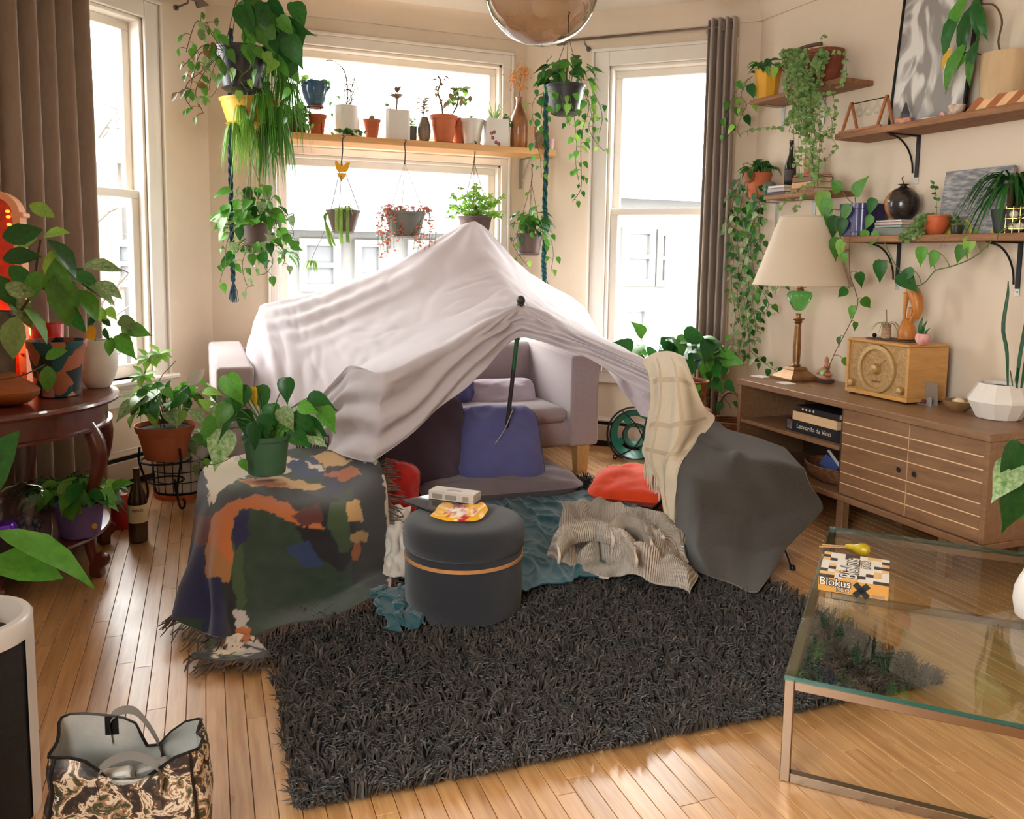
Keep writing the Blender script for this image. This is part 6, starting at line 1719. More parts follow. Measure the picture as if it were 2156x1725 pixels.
b = MB(); b.lathe([(rv * .45, 0)] + [(rv * math.cos(q) if q > -1.1 else rv * .45, rv * .92 + rv * math.sin(q)) for q in np.linspace(-1.05, 1.30, 18)] + [(rv * .2, rv * 1.93), (rv * .18, rv * 2.0), (rv * .34, rv * 2.06), (rv * .3, rv * 2.08), (rv * .12, rv * 2.02)], 36, p)
def split_mat():
    m = M('two_tone_glaze', (60, 54, 50), .25, coat=.3); N = m.node_tree.nodes; L = m.node_tree.links
    tc = N.new('ShaderNodeTexCoord'); sp = N.new('ShaderNodeSeparateXYZ'); L.new(tc.outputs['Object'], sp.inputs[0])
    nz = N.new('ShaderNodeTexNoise'); nz.inputs['Scale'].default_value = 22; L.new(tc.outputs['Object'], nz.inputs['Vector'])
    mm = N.new('ShaderNodeMath'); mm.operation = 'MULTIPLY_ADD'; mm.inputs[1].default_value = 60; mm.inputs[2].default_value = -.2; L.new(sp.outputs['Y'], mm.inputs[0])
    mix = N.new('ShaderNodeMix'); mix.data_type = 'RGBA'; mix.clamp_factor = True
    r = N.new('ShaderNodeValToRGB'); r.color_ramp.elements[0].color = (*lin((36, 32, 32)), 1); r.color_ramp.elements[1].color = (*lin((84, 72, 62)), 1); r.color_ramp.elements[0].position = .45; L.new(nz.outputs['Fac'], r.inputs['Fac'])
    mix.inputs['B'].default_value = (*lin((168, 112, 62)), 1); L.new(r.outputs[0], mix.inputs['A']); L.new(mm.outputs[0], mix.inputs['Factor']); L.new(mix.outputs['Result'], N['Principled BSDF'].inputs['Base Color']); return m
b.obj('body', split_mat(), t, angle=50)
b = MB(); b.tube(crom([p + [0, 0, rv * 2.0], p + [0, .004, rv * 2.2], p + [0, .014, rv * 2.42], p + [0, .006, rv * 2.5]], 8), .003, 6); b.obj('curl_stem', m_stemb, t)
b = MB(); b.lathe([(.012, 0), (.004, .016), (.001, .018)], 10, p + [-.02, rv * .98, rv * 1.1], (-.2, 1, .1)); b.obj('spout', M('tan_glaze', (168, 112, 62), .3), t)
t, p, s, h = rpot('small_terracotta', 'small round terracotta pot with trailing succulent and ivy sprig', 1976, 3.56, zL, 50, 28, 453, M('orange_clay', (206, 98, 52), .55, var=.1, vscale=12), bulge=.012, rim=.003, rimh=.012)
g = G_(37); small_vines(t, [[p + [-.02, .01, h], AX(1945 + g.uniform(-6, 6), 455, 3.50), AX(1930 + g.uniform(-14, 14), 480 + g.uniform(-10, 10), 3.48), AX(1915 + g.uniform(-20, 16), 500 + g.uniform(-8, 10), 3.48)] for _ in range(16)], G_sage, .022, g, .010, 'trailing_succulent')
small_vines(t, [[p + [0, 0, h], AX(1972, 425, 3.56), AX(1970, 400, 3.56), AX(1962, 382, 3.56)]], G_mid, .022, g, .014, 'ivy_sprig')
p = rpos(2020, 3.58, zL); t = thing('glass_pebble_pot', 'small dark glass pot of pebbles and sprouts', 'potted plant', p)
pot(t, p, .03, .024, .045, M('smoked_glass', (66, 64, 56), .2), n=18); g = G_(38)
small_vines(t, [[p + [0, 0, .04], p + [-.01, .02 - .02 * q, .08], p + [-.02, .03 - .03 * q, .06 + .03 * (q % 2)]] for q in range(3)], G_dark, .022, g, .016)
# canvas
def canvas_mat():
    m = M('canvas_paint', (140, 138, 138), .8); N = m.node_tree.nodes; L = m.node_tree.links
    tc = N.new('ShaderNodeTexCoord'); sp = N.new('ShaderNodeSeparateXYZ'); L.new(tc.outputs['Object'], sp.inputs[0])
    mp = N.new('ShaderNodeMapping'); mp.inputs['Scale'].default_value = (1, 8, 30); L.new(tc.outputs['Object'], mp.inputs['Vector'])
    n1 = N.new('ShaderNodeTexNoise'); n1.inputs['Scale'].default_value = 2.0; n1.inputs['Detail'].default_value = 4; L.new(mp.outputs[0], n1.inputs['Vector'])
    r1 = N.new('ShaderNodeValToRGB'); r1.color_ramp.elements[0].color = (*lin((116, 116, 120)), 1); r1.color_ramp.elements[1].color = (*lin((176, 172, 168)), 1); r1.color_ramp.elements[0].position = .4; r1.color_ramp.elements[1].position = .66
    L.new(n1.outputs['Fac'], r1.inputs['Fac'])
    v = N.new('ShaderNodeTexVoronoi'); v.inputs['Scale'].default_value = 26; L.new(tc.outputs['Object'], v.inputs['Vector'])
    r2 = N.new('ShaderNodeValToRGB'); e = r2.color_ramp.elements; e[0].color = (*lin((236, 206, 60)), 1); e[1].color = (*lin((120, 140, 90)), 1); e[1].position = .8; L.new(v.outputs['Color'], r2.inputs['Fac'])
    n3 = N.new('ShaderNodeTexNoise'); n3.inputs['Scale'].default_value = 14; L.new(tc.outputs['Object'], n3.inputs['Vector'])
    mr = N.new('ShaderNodeMapRange'); mr.inputs['From Min'].default_value = .25; mr.inputs['From Max'].default_value = .02; L.new(sp.outputs['Z'], mr.inputs['Value'])
    mu = N.new('ShaderNodeMath'); mu.operation = 'MULTIPLY'; L.new(mr.outputs[0], mu.inputs[0]); L.new(n3.outputs['Fac'], mu.inputs[1])
    gt = N.new('ShaderNodeMath'); gt.operation = 'GREATER_THAN'; gt.inputs[1].default_value = .42; L.new(mu.outputs[0], gt.inputs[0])
    mix = N.new('ShaderNodeMix'); mix.data_type = 'RGBA'; L.new(gt.outputs[0], mix.inputs['Factor']); L.new(r1.outputs[0], mix.inputs['A']); L.new(r2.outputs[0], mix.inputs['B'])
    L.new(mix.outputs['Result'], N['Principled BSDF'].inputs['Base Color']); return m
yl, yr = AX(1975, 470, 3.64)[1], AX(2118, 460, 3.64)[1]
t = thing('painted_canvas', 'grey painted canvas with yellow flowers leaning behind the spider plant', 'painting', (3.65, (yl + yr) / 2, zL))
hC = AX(1985, 362, 3.66)[2] - zL
b = MB(); b.box(np.array([3.66, (yl + yr) / 2, zL + hC / 2]), (.02, yl - yr, hC), .002, rot(0, 7, 0)); b.obj('canvas', canvas_mat(), t, smooth=False)
# spider plant at the shelf's end
p = rpos(2128, 3.59, zL); t = thing('dracaena_pot', 'dark pot of long strappy leaves at the end of the lower shelf', 'potted plant', p)
pot(t, p, .075, .055, .11, m_blackpot)
g = G_(39); blades(t, p + [0, 0, .24], 60, .30, .0075, g, G_deep, 'strap_leaves', up=.9, droop=1.2); blades(t, p + [0, 0, .22], 34, .30, .007, g, G_dark, 'strap_leaves', up=.3, droop=1.1)
b = MB(); b.tube([p + [0, 0, .09], p + [0, 0, .26]], .012, 8); b.obj('trunk', m_stemb, t)
p = rpos(2146, 3.53, zL); t = thing('wire_candle_rack', 'gold wire rack with glass baubles on the lower shelf', 'ornament', p)
m_gold = M('gold_wire', (206, 168, 96), .25, 1.0)
b = MB()
for z in (.02, .065, .11): b.box(p + [0, 0, z], (.004, .12, .003), 0)
for y in (-.05, -.015, .02, .055): b.box(p + [0, y, .06], (.003, .003, .12), 0)
b.obj('rack', m_gold, t, smooth=False)
for (y, z) in ((.035, .03), (.035, .085), (-.0, .03)):
    q = MB(); q.sphere(p + [.022, y, z], .019, 14, 10); q.obj('bauble', M('pale_glass_ball', (226, 214, 186), .12, spec=.7), t)
# pothos vine running under the lower shelf into the carving
tv = thing('pothos_vine', 'long pothos vine stretched from the shelf end to the wood carving', 'vine', AX(1900, 600, 3.52))
pts = [AX(x, y, 3.52) for x, y in ((2156, 450), (2100, 495), (2068, 528), (2038, 548), (2000, 562), (1970, 570), (1950, 592), (1935, 601), (1915, 598))]
b = MB(); b.tube(crom(pts, 40), .003, 6); b.obj('stem', m_stem, tv)
g = G_(40)
for (sx, sy, lx, ly, L, dy, dz, mt) in ((2038, 548, 2030, 518, .085, .5, -1, G_mid), (2000, 562, 1975, 530, .085, .55, -.9, G_mid), (2065, 530, 2048, 500, .09, .4, -1, G_light), (1970, 570, 1945, 520, .09, .2, -1, G_mid), (1940, 598, 1925, 570, .08, .7, -.4, G_dark), (1915, 598, 1897, 575, .13, -.55, -.4, G_deep), (1880, 560, 1858, 548, .11, .15, -1, G_dark)):
    q = MB(); q.tube(crom([AX(sx, sy, 3.52), AX((sx + lx) / 2 + 2, (sy + ly) / 2 - 3, 3.51), AX(lx, ly, 3.50)], 6), .002, 5); q.obj('petiole', m_stem, tv)
    put_leaf(tv, leaf_mesh('heart', mt), AX(lx, ly, 3.50), [-.1, dy, dz], [-1, -.3, .3], L)
q = MB(); q.tube(crom([AX(1862, 510, 3.49), AX(1875, 540, 3.5), AX(1884, 555, 3.5), AX(1893, 568, 3.52), AX(1910, 590, 3.52)], 10), .0024, 5); q.obj('stem', m_stem, tv)

# ================================================================== on the media cabinet
def cz(px, py): return AZ(px, py, ZT)
for (px, py, rz, lab, sx) in ((1602, 794, 8, 'white card lying at the corner of the media cabinet', .10), (1655, 808, -4, 'white card lying in front of the table lamp', .09)):
    p = cz(px, py); t = thing('paper_card', lab, 'card', p); b = MB(); b.box(p + [0, 0, .003], (.075, sx, .005), .0008, rot(0, 0, rz)); b.obj('card', M('white_card', (232, 228, 222), .6), t, smooth=False)
p = cz(1666, 800); p[0] += .03; s = mpp(p)
lamp = thing('table_lamp', 'antique brass table lamp with green glass font and pleated cream shade', 'lamp', p)
m_brass = M('aged_brass', (150, 112, 76), .38, .75, var=.25, vscale=20)
hs_ = lambda py: AY(1668, py, p[1])[2] - p[2]
b = MB(); wB = 41 * s
for (w0, w1, z0, z1) in ((wB, wB, 0, .016), (wB * .88, wB * .80, .016, .028), (wB * .78, wB * .40, .028, .062), (wB * .44, wB * .36, .062, .078)):
    b.lathe([(w0 * 1.35, z0), (w1 * 1.35, z1)], 4, p, cap1=True)
V = b.v
b.v = [((q - p) @ rot(0, 0, 40).T + p) for q in V]
b.obj('stepped_base', m_brass, lamp, smooth=False)
zc = .078; zt_ = hs_(672)
b = MB(); b.lathe([(.022, zc), (.026, zc + .01), (.019, zc + .02), (.021, zc + .03), (.022, zc + .06), (.024, zc + .12), (.019, zt_ - .04), (.020, zt_ - .035), (.017, zt_ - .028), (.026, zt_ - .018), (.021, zt_ - .012), (.036, zt_), (.034, zt_ + .004), (.018, zt_ + .006), (.013, zt_ + .02), (.018, zt_ + .032)], 24, p, cap1=True); b.obj('column', m_brass, lamp, angle=50)
zg0 = hs_(652); zg1 = hs_(612)
m_gglass = glass_pane('green_glass', (178, 236, 180), 1.3)
b = MB(); n = 40; prof = [(.016, zg0 - .008), (.03, zg0 + .0), (.058, zg0 + (zg1 - zg0) * .45), (.070, zg0 + (zg1 - zg0) * .75), (.062, zg1 - .006), (.03, zg1), (.016, zg1 + .002)]
rows_ = []
for r, z in prof: rows_.append([p + [r * (1 + .05 * (1 if j % 2 else -1) * (r > .025)) * math.cos(j * 2 * math.pi / n), r * (1 + .05 * (1 if j % 2 else -1) * (r > .025)) * math.sin(j * 2 * math.pi / n), z] for j in range(n)])
b.grid(rows_, closed_u=True); b.obj('glass_font', m_gglass, lamp, angle=70)
zb_, zt2 = hs_(600), hs_(456)
b = MB(); b.lathe([(.022, zg1), (.024, zg1 + .01), (.017, zg1 + .014), (.018, zb_ + .01), (.01, zb_ + .03), (.01, zt2 * .8)], 18, p); b.tube([p + [.02, -.0, zg1 + .018], p + [.035, -.01, zg1 + .018]], .0025, 6); b.obj('burner', m_brass, lamp)
m_shade = M('pleated_shade', (240, 222, 198), .85, bump=.12, bscale=200, transl=.35)
n = 180; rb_, rt_ = 95 * s, 46 * s
rows_ = []
for f in np.linspace(0, 1, 8):
    r = rb_ + (rt_ - rb_) * f; rows_.append([p + [(r + (.0022 if j % 2 else 0)) * math.cos(j * 2 * math.pi / n), (r + (.0022 if j % 2 else 0)) * math.sin(j * 2 * math.pi / n), zb_ + (zt2 - zb_) * f] for j in range(n)])
b = MB(); b.grid(rows_, closed_u=True); b.obj('shade', m_shade, lamp, angle=None)
tq = np.linspace(0, 2 * math.pi, 60)
for r, z in ((rb_ + .001, zb_), (rt_ + .001, zt2)):
    b = MB(); b.tube([p + [r * math.cos(q), r * math.sin(q), z] for q in tq], .0038, 6); b.obj('shade_trim', m_shade, lamp)
# carved figurine
p = cz(1738, 806); t = thing('carved_figurine', 'small reddish carved figurine on a dark square base', 'figurine', p); s = mpp(p)
b = MB(); b.box(p + [0, 0, .010], (.075, .075, .020), .002, rot(0, 0, 25)); b.obj('base', M('dark_base', (62, 44, 38), .4), t, smooth=False)
m_coral = M('carved_coral', (188, 124, 92), .55, var=.2, vscale=30)
b = MB(); b.lathe([(.03, .02), (.034, .026), (.028, .036), (.024, .042)], 18, p, cap1=True); b.sphere(p + [0, 0, .062], (.022, .026, .026), 12, 8); b.sphere(p + [0, -.002, .098], (.014, .015, .018), 10, 8)
b.sphere(p + [-.004, .026, .05], (.02, .018, .012), 10, 6); b.sphere(p + [-.004, -.026, .05], (.02, .018, .012), 10, 6); b.lathe([(.013, .112), (.011, .125), (.014, .13), (.007, .15), (.001, .155)], 12, p, cap0=False)
b.tube(crom([p + [0, .02, .085], p + [-.01, .04, .07], p + [-.02, .05, .045]], 6), .007, 6); b.tube(crom([p + [0, -.02, .085], p + [-.01, -.035, .095], p + [-.01, -.03, .118]], 6), .006, 6); b.tube(crom([p + [-.012, 0, .095], p + [-.022, 0, .08], p + [-.02, .006, .062]], 6), .004, 6); b.obj('figure', m_coral, t, angle=None)
p = cz(1712, 815); t = thing('fallen_leaf', 'tiny curled orange leaf fallen on the media cabinet', 'leaf', p); put_leaf(t, leaf_mesh('oval', G_yel), p + [0, 0, .004], [0, 1, 0], [0, 0, 1], .03)
# radio
m_rwood = M('radio_maple', (204, 150, 82), .4, var=.10, vscale=6, stretch=(2, 2, 10), coat=.3); m_cloth = M('radio_grille', (196, 158, 104), .7, rgb2=(160, 122, 76), vscale=70, bump=.5, bscale=160)
m_rgold = M('radio_gold', (206, 176, 122), .3, .8)
rX0, rX1 = 3.385, 3.65; ry1, ry0 = AX(1778, 822, rX0)[1], AX(1908, 848, rX0)[1]; rz0 = ZT + .010; rz1 = AX(1914, 727, rX0)[2]
radio = thing('vintage_radio', 'blond wood vintage table radio with a large round gold dial', 'radio', ((rX0 + rX1) / 2, (ry0 + ry1) / 2, ZT))
def rb(nm, x0, x1, y0, y1, z0, z1, mat, ch=.002, par=radio):
    b = MB(); b.box(((x0 + x1) / 2, (y0 + y1) / 2, (z0 + z1) / 2), (x1 - x0, y1 - y0, z1 - z0), ch); return b.obj(nm, mat, par, smooth=False)
rb('cabinet_top', rX0, rX1, ry0, ry1, rz1 - .016, rz1, m_rwood, .006); rb('cabinet_bottom', rX0, rX1, ry0, ry1, rz0, rz0 + .022, m_rwood)
rb('cabinet_side', rX0, rX1, ry0, ry0 + .016, rz0 + .022, rz1 - .016, m_rwood); rb('cabinet_side', rX0, rX1, ry1 - .016, ry1, rz0 + .022, rz1 - .016, m_rwood)
rb('grille', rX0 + .012, rX0 + .02, ry0 + .016, ry1 - .016, rz0 + .022, rz1 - .016, m_cloth, 0); rb('back', rX1 - .006, rX1, ry0 + .016, ry1 - .016, rz0 + .022, rz1 - .016, M('radio_back', (90, 66, 44), .8), 0)
for x in (rX0 + .03, rX1 - .03):
    for y in (ry0 + .03, ry1 - .03): rb('foot', x - .012, x + .012, y - .012, y + .012, ZT, rz0, m_blk, .001)
dc = np.array([rX0 + .012, (ry0 + ry1) / 2 + .003, rz0 + (rz1 - rz0) * .50]); dR = (rz1 - rz0) * .44
b = MB(); b.lathe([(dR * .76, 0), (dR * .80, .012), (dR * .97, .012), (dR, .004), (dR, 0)], 44, dc, (-1, 0, 0), cap0=False); dial = b.obj('dial', m_rgold, radio, angle=30)
b = MB(); b.lathe([(.001, .003), (dR * .77, .003)], 40, dc, (-1, 0, 0), cap0=False); b.obj('dial_face', m_cloth, dial)
b = MB(); b.lathe([(.030, .003), (.028, .014), (.022, .026), (.001, .028)], 26, dc, (-1, 0, 0)); b.obj('tuning_knob', m_rgold, dial)
b = MB(); b.bar(dc + [-.006, dR * .5, -dR * .35], dc + [-.006, -dR * .45, dR * .42], .004, .003); b.obj('pointer', m_rgold, dial, smooth=False)
def text(body, size, loc, R3, mat, par, name='lettering', ext=.0006, align='CENTER', bold=0.0):
    c = bpy.data.curves.new('t', 'FONT'); c.body = body; c.size = size; c.extrude = ext; c.align_x = align; c.align_y = 'CENTER'; c.offset = bold
    o = bpy.data.objects.new('t', c); COL.objects.link(o)
    dg = bpy.context.evaluated_depsgraph_get(); me = bpy.data.meshes.new_from_object(o.evaluated_get(dg)); bpy.data.objects.remove(o); bpy.data.curves.remove(c)
    V = np.array([v.co[:] for v in me.vertices]) @ np.asarray(R3, float).T + np.array(loc, float)
    F = [tuple(p_.vertices) for p_ in me.polygons]; bpy.data.meshes.remove(me)
    b = MB(); b.add(V, F); return b.obj(name, mat, par, smooth=False)
RW = frame_from([0, -1, 0], [0, 0, 1], [-1, 0, 0])           # text facing -X
text('ZENITH', .016, dc + [-.0055, 0, -dR * .52], RW, M('dial_ink', (96, 66, 40), .5), dial)
b = MB()
for q in np.linspace(-2.2, 2.2, 17): b.sphere(dc + [-.0125, -dR * .88 * math.sin(q), dR * .88 * math.cos(q)], .003, 6, 4)
b.obj('dial_markers', M('dial_marker', (240, 226, 190), .4), dial)['kind'] = 'stuff'
for y in (ry1 - .045, ry0 + .045):
    b = MB(); b.lathe([(.022, 0), (.021, .012), (.016, .022), (.001, .024)], 22, (rX0 + .012, y, rz0 + .052), (-1, 0, 0)); b.obj('knob', m_rgold, radio)
# on the radio
RT_ = rz1
p = np.array([3.53, (ry0 + ry1) / 2 + .02, RT_]); t = thing('leather_mat', 'dark leather mat lying across the radio top', 'mat', p)
b = MB(); b.box(p + [0, 0, .003], (.15, .25, .004), .001, rot(0, 0, 8)); b.obj('mat', M('dark_leather', (74, 58, 52), .6), t, smooth=False)
p = AX(1866, 703, 3.52); p[2] = RT_ + .0055; s = mpp(p); t = thing('air_plant', 'spiky air plant on a birch stub standing on the radio', 'air plant', p)
b = MB(); b.lathe([(.024, 0), (.025, .01), (.022, .06), (.023, .072), (.001, .074)], 18, p); b.obj('birch_stub', M('birch_bark', (206, 176, 138), .8, rgb2=(140, 104, 72), vscale=20, stretch=(1, 1, 4)), t)
g = G_(41); blades(t, p + [0, 0, .072], 16, .11, .003, g, M('air_plant_leaf', (150, 136, 96), .7), up=.9, droop=1.1); b = MB(); b.sphere(p + [-.03, .05, .012], .012, 8, 6); b.obj('black_bead', m_blk, t)
b = MB(); b.tube([p + [0, .0, .07], p + [0, .008, .15]], .0018, 5); b.obj('spike', m_stemb, t)
# carved heron / pelican holding the vine
p = AX(1912, 712, 3.57); p[2] = RT_ + .0055; s = mpp(p); H_ = AX(1912, 592, 3.57)[2] - p[2]
t = thing('wood_carving', 'honey-coloured carved wooden bird sculpture standing on the radio', 'sculpture', p)
m_honey = M('honey_wood', (196, 122, 50), .4, var=.18, vscale=9, stretch=(4, 4, 1))
def prof_tube(pts, rs): b.tube(crom(np.array(pts), 18), crom(np.array([[r] for r in rs]), 18)[:, 0], 12)
b = MB(); U = lambda dy, f, dx=0: p + [dx, dy, H_ * f]
prof_tube([U(.01, 0), U(.012, .12), U(.012, .24), U(.02, .36)], [.045, .047, .036, .018])
prof_tube([U(.03, .28), U(.034, .45), U(.03, .62), U(.028, .80)], [.011, .009, .011, .016])
prof_tube([U(-.0, .26), U(-.022, .40), U(-.034, .52), U(-.036, .62)], [.013, .009, .009, .012])
prof_tube([U(.04, .98), U(.012, .92), U(-.02, .80), U(-.042, .66), U(-.05, .50), U(-.048, .36)], [.008, .024, .032, .030, .022, .008])
prof_tube([U(.0, .55, .01), U(.004, .42, .012), U(.004, .30, .01)], [.014, .018, .010])
b.obj('carving', m_honey, t, angle=None)
p = AX(1942, 720, 3.47); p[2] = RT_ + .0005; t = thing('pink_pot', 'little pink and white marbled pot with an aloe pup', 'potted plant', p)
pot(t, p, .030, .022, .055, M('pink_marble', (232, 190, 184), .4, rgb2=(220, 110, 92), vscale=16), bulge=.009, n=22)
for (dy, L, tl) in ((.006, .085, .1), (-.004, .07, -.1), (-.012, .045, -.55), (.012, .05, .35)):
    put_leaf(t, leaf_mesh('lance', G_dark), p + [0, dy, .045], [-.1, tl, 1], [-1, 0, .2], L * 1.1)
# card holder, bowl, white pot
p = np.array([3.50, AX(1955, 830, 3.50)[1], ZT]); t = thing('card_holder', 'brushed metal card holder standing beside the radio', 'card holder', p)
m_alu = M('brushed_aluminium', (186, 188, 186), .35, .7)
b = MB(); b.box(p + [.012, 0, .058], (.003, .085, .11), .0006, rot(0, -6, 0)); b.box(p + [0, 0, .0025], (.05, .085, .005), .0006); b.box(p + [-.024, -.028, .022], (.003, .03, .044), .0006); b.box(p + [-.024, .037, .022], (.003, .012, .044), .0006); b.obj('holder', m_alu, t, smooth=False)
b = MB(); b.box(p + [-.006, .022, .014], (.012, .02, .022), .002); b.obj('red_block', M('dark_red', (110, 44, 40), .5), t, smooth=False)
p = np.array([3.50, AX(2018, 855, 3.50)[1], ZT]); t = thing('wooden_bowl', 'shallow brown bowl holding shells beside the white pot', 'bowl', p)
b = MB(); b.lathe([(.03, 0), (.034, .004), (.066, .03), (.074, .052), (.070, .053), (.06, .032), (.03, .012), (.001, .01)], 30, p); b.obj('bowl', M('horn_bowl', (150, 116, 76), .35, rgb2=(110, 82, 52), vscale=10), t)
for i, (dx, dy, r, c) in enumerate(((0, 0, .026, (232, 206, 164)), (.02, -.034, .018, (214, 186, 150)), (-.01, .034, .016, (140, 84, 56)))):
    q = thing('sea_shell', ['large pale round shell in the brown bowl', 'small tan shell in the brown bowl', 'small brown shell in the brown bowl'][i], 'shell', p + [dx, dy, .02])
    b = MB(); b.sphere(p + [dx, dy, .016 + r], (r, r * 1.1, r * .85), 14, 10); b.tube(crom([p + [dx - r * .9, dy, .016 + r], p + [dx - r * .7, dy + r * .7, .02 + r * 1.2], p + [dx, dy + r * .9, .016 + r * 1.5]], 8), .003, 5); b.obj('shell', M('shell_%d' % i, c, .35), q)
t, p, s, h = rpot('faceted_white_pot', 'white angular ceramic pot with tall snake plant blades', 2138, 3.52, ZT, 50, 60, 812, m_whitepot, n=10, soil=False)
for o_ in list(t.children): bpy.data.objects.remove(o_)
hP = AX(2138, 812, 3.52)[2] - ZT; rw = 62 * s
b = MB(); b.lathe([(rw * .62, 0), (rw * .70, .004), (rw * 1.0, hP * .50), (rw * .98, hP * .58), (rw * .68, hP), (rw * .62, hP), (rw * .6, hP * .85)], 12, p); b.obj('pot', m_whitepot, t, smooth=False)
b = MB(); b.lathe([(.001, hP * .9), (rw * .63, hP * .9)], 20, p, cap0=False); b.obj('soil', m_soil, t)
m_snake = leafm('snake_plant', (40, 92, 50), (24, 62, 38), .35, .05, .1)
for (pts, w) in (([(2122, 815), (2120, 740), (2112, 690), (2122, 620), (2122, 592)], .026), ([(2140, 818), (2146, 760), (2158, 690), (2166, 640)], .024), ([(2132, 818), (2130, 800), (2126, 780)], .008), ([(2150, 818), (2164, 740), (2176, 660)], .025), ([(2142, 818), (2138, 800), (2142, 775)], .008)):
    C = crom(np.array([AX(x, y, 3.50) for x, y in pts]), 14); ww = w * np.array([.5, .6, .75, .9, 1, 1, 1, 1, .95, .85, .7, .5, .3, .05])[:, None] * .5
    b = MB(); sd = np.array([[.25, 1., 0]]); b.grid(np.stack([C - sd * ww, C + [.006, 0, 0], C + sd * ww], 1)); b.obj('blade', m_snake, t, angle=None)
# ---- inside the cabinet
m_navy = M('navy_cover', (26, 28, 38), .5); yb0 = (AX(1620, 890, X0)[1] + AX(1772, 900, X0)[1]) / 2
def cab_book(lab, zb, H, L, D, mat, dy=0):
    return book('cabinet_book', lab, (X0 + .07 + D / 2, 3.60 + dy, zb), L, D, H, mat, group='books in the media cabinet')
t1, c1, R1 = cab_book('thick navy art book lettered on its spine at the bottom of the cabinet stack', ZS, .066, .42, .28, m_navy)
wx = c1[0] - .14
text('Leonardo da Vinci', .036, (wx - .0006, 3.60 - .01, ZS + .034), RW, M('cream_ink', (226, 214, 190), .6), t1)
b = MB(); b.box((wx - .0004, 3.60 + .18, ZS + .034), (.001, .04, .05), 0); b.obj('spine_picture', M('spine_portrait', (150, 130, 106), .6, rgb2=(60, 50, 46), vscale=60), t1, smooth=False)
b = MB(); b.box((wx + .10, 3.60 - .2105, ZS + .03), (.03, .001, .02), 0); b.obj('price_label', M('label_grey', (160, 150, 140), .6), t1, smooth=False)
t2 = thing('cabinet_book', 'fat brown book showing pale page edges in the cabinet stack', 'book', (X0 + .19, 3.60, ZS + .0665), 'books in the media cabinet')
b = MB(); b.box((X0 + .185, 3.585, ZS + .0665 + .024), (.24, .34, .048), .001); b.obj('pages', M('cream_pages', (226, 190, 146), .8, var=.06, vscale=3, stretch=(1, 1, 160)), t2, smooth=False)
b = MB(); b.box((X0 + .195, 3.575, ZS + .0665 + .0505), (.25, .36, .004), .0005); b.box((X0 + .312, 3.575, ZS + .0665 + .024), (.004, .36, .048), .0005); b.obj('cover', M('brown_cover', (66, 48, 40), .6), t2, smooth=False)
t3, c3, _ = cab_book('thin black book with white dots on top of the cabinet stack', ZS + .12, .030, .33, .22, M('black_cover', (30, 26, 26), .5), -.03)
for q in range(4):
    b = MB(); b.lathe([(.007, 0), (.007, .0008)], 14, (c3[0] - .11 - .0002, 3.60 + .08 - q * .028, ZS + .134), (-1, 0, 0), cap1=True); b.obj('spine_dot', M('spine_dot', (220, 212, 200), .6), t3)
p = np.array([X0 + .20, 3.52, ZB + .03]); t = thing('wicker_basket', 'round wicker basket of odds and ends in the cabinet bottom', 'basket', p)
m_wick = M('wicker', (128, 84, 52), .7, var=.3, vscale=40, bump=.6, bscale=90)
b = MB()
for i in range(9):
    r = .10 + .062 * math.sqrt(i / 8); b.tube([p + [r * .95 * math.cos(q), r * 1.25 * math.sin(q), .006 + i * .0105] for q in np.linspace(0, 2 * math.pi, 36)], .0065, 6)
b.lathe([(.001, .003), (.1, .004)], 24, p, cap0=False); b.obj('weave', m_wick, t)
for i, (dx, dy, a, c, lab) in enumerate(((-.02, .05, 20, (70, 90, 150), 'blue packet sticking out of the wicker basket'), (.01, -.02, -30, (176, 150, 150), 'pink packet lying in the wicker basket'), (-.03, .0, 60, (214, 210, 204), 'white stick poking out of the wicker basket'))):
    q = thing('loose_packet', lab, 'packet', p + [dx, dy, .06]); b = MB()
    if i < 2: b.box(p + [dx, dy, .085], (.012, .11, .07), .004, rot(20, 30, a))
    else: b.bar(p + [dx, dy + .06, .16], p + [dx + .02, dy - .06, .05], .008, .016, .002)
    b.obj('packet', M('packet_%d' % i, c, .4), q, smooth=False)

# ================================================================== between window and cabinet
ps = AY(1465, 830, 4.75); zp = ps[2]
ps = np.array([3.16, 4.70, 0]); 
t = thing('plant_stool', 'small wooden stool under the big pothos by the window', 'stool', ps)
zst = .42
b = MB(); b.lathe([(.15, zst - .025), (.155, zst - .02), (.155, zst - .004), (.15, zst)], 30, ps, cap1=True); b.obj('seat', m_teak, t)
for a in range(3):
    an = a * 2.094 + .4; b = MB(); b.tube([ps + [.14 * math.cos(an), .14 * math.sin(an), 0], ps + [.09 * math.cos(an), .09 * math.sin(an), zst - .02]], .013, 8); b.obj('leg', m_teak, t)
p = ps + [0, 0, zst]; t = thing('large_pothos', 'large glossy pothos in a terracotta pot below the arrow-rod window', 'potted plant', p)
pot(t, p, .125, .095, .19, m_terra, rim=.008, rimh=.04)
g = G_(45)
for i in range(58):
    x = g.uniform(1285, 1520); y = 722 + g.uniform(-14, 40) + (abs(x - 1400) / 120) ** 2 * 8
    Yd = 4.95 - (x - 1285) / 235 * .45 + g.uniform(-.1, .12)
    put_leaf(t, leaf_mesh('heart', [G_deep, G_dark, G_mid][i % 3]), AY(x, y, Yd), [g.uniform(-.8, .8), -.5, g.uniform(-.7, .3)], [-.1, -.4, 1] + g.normal(0, .35, 3), g.uniform(.10, .17))
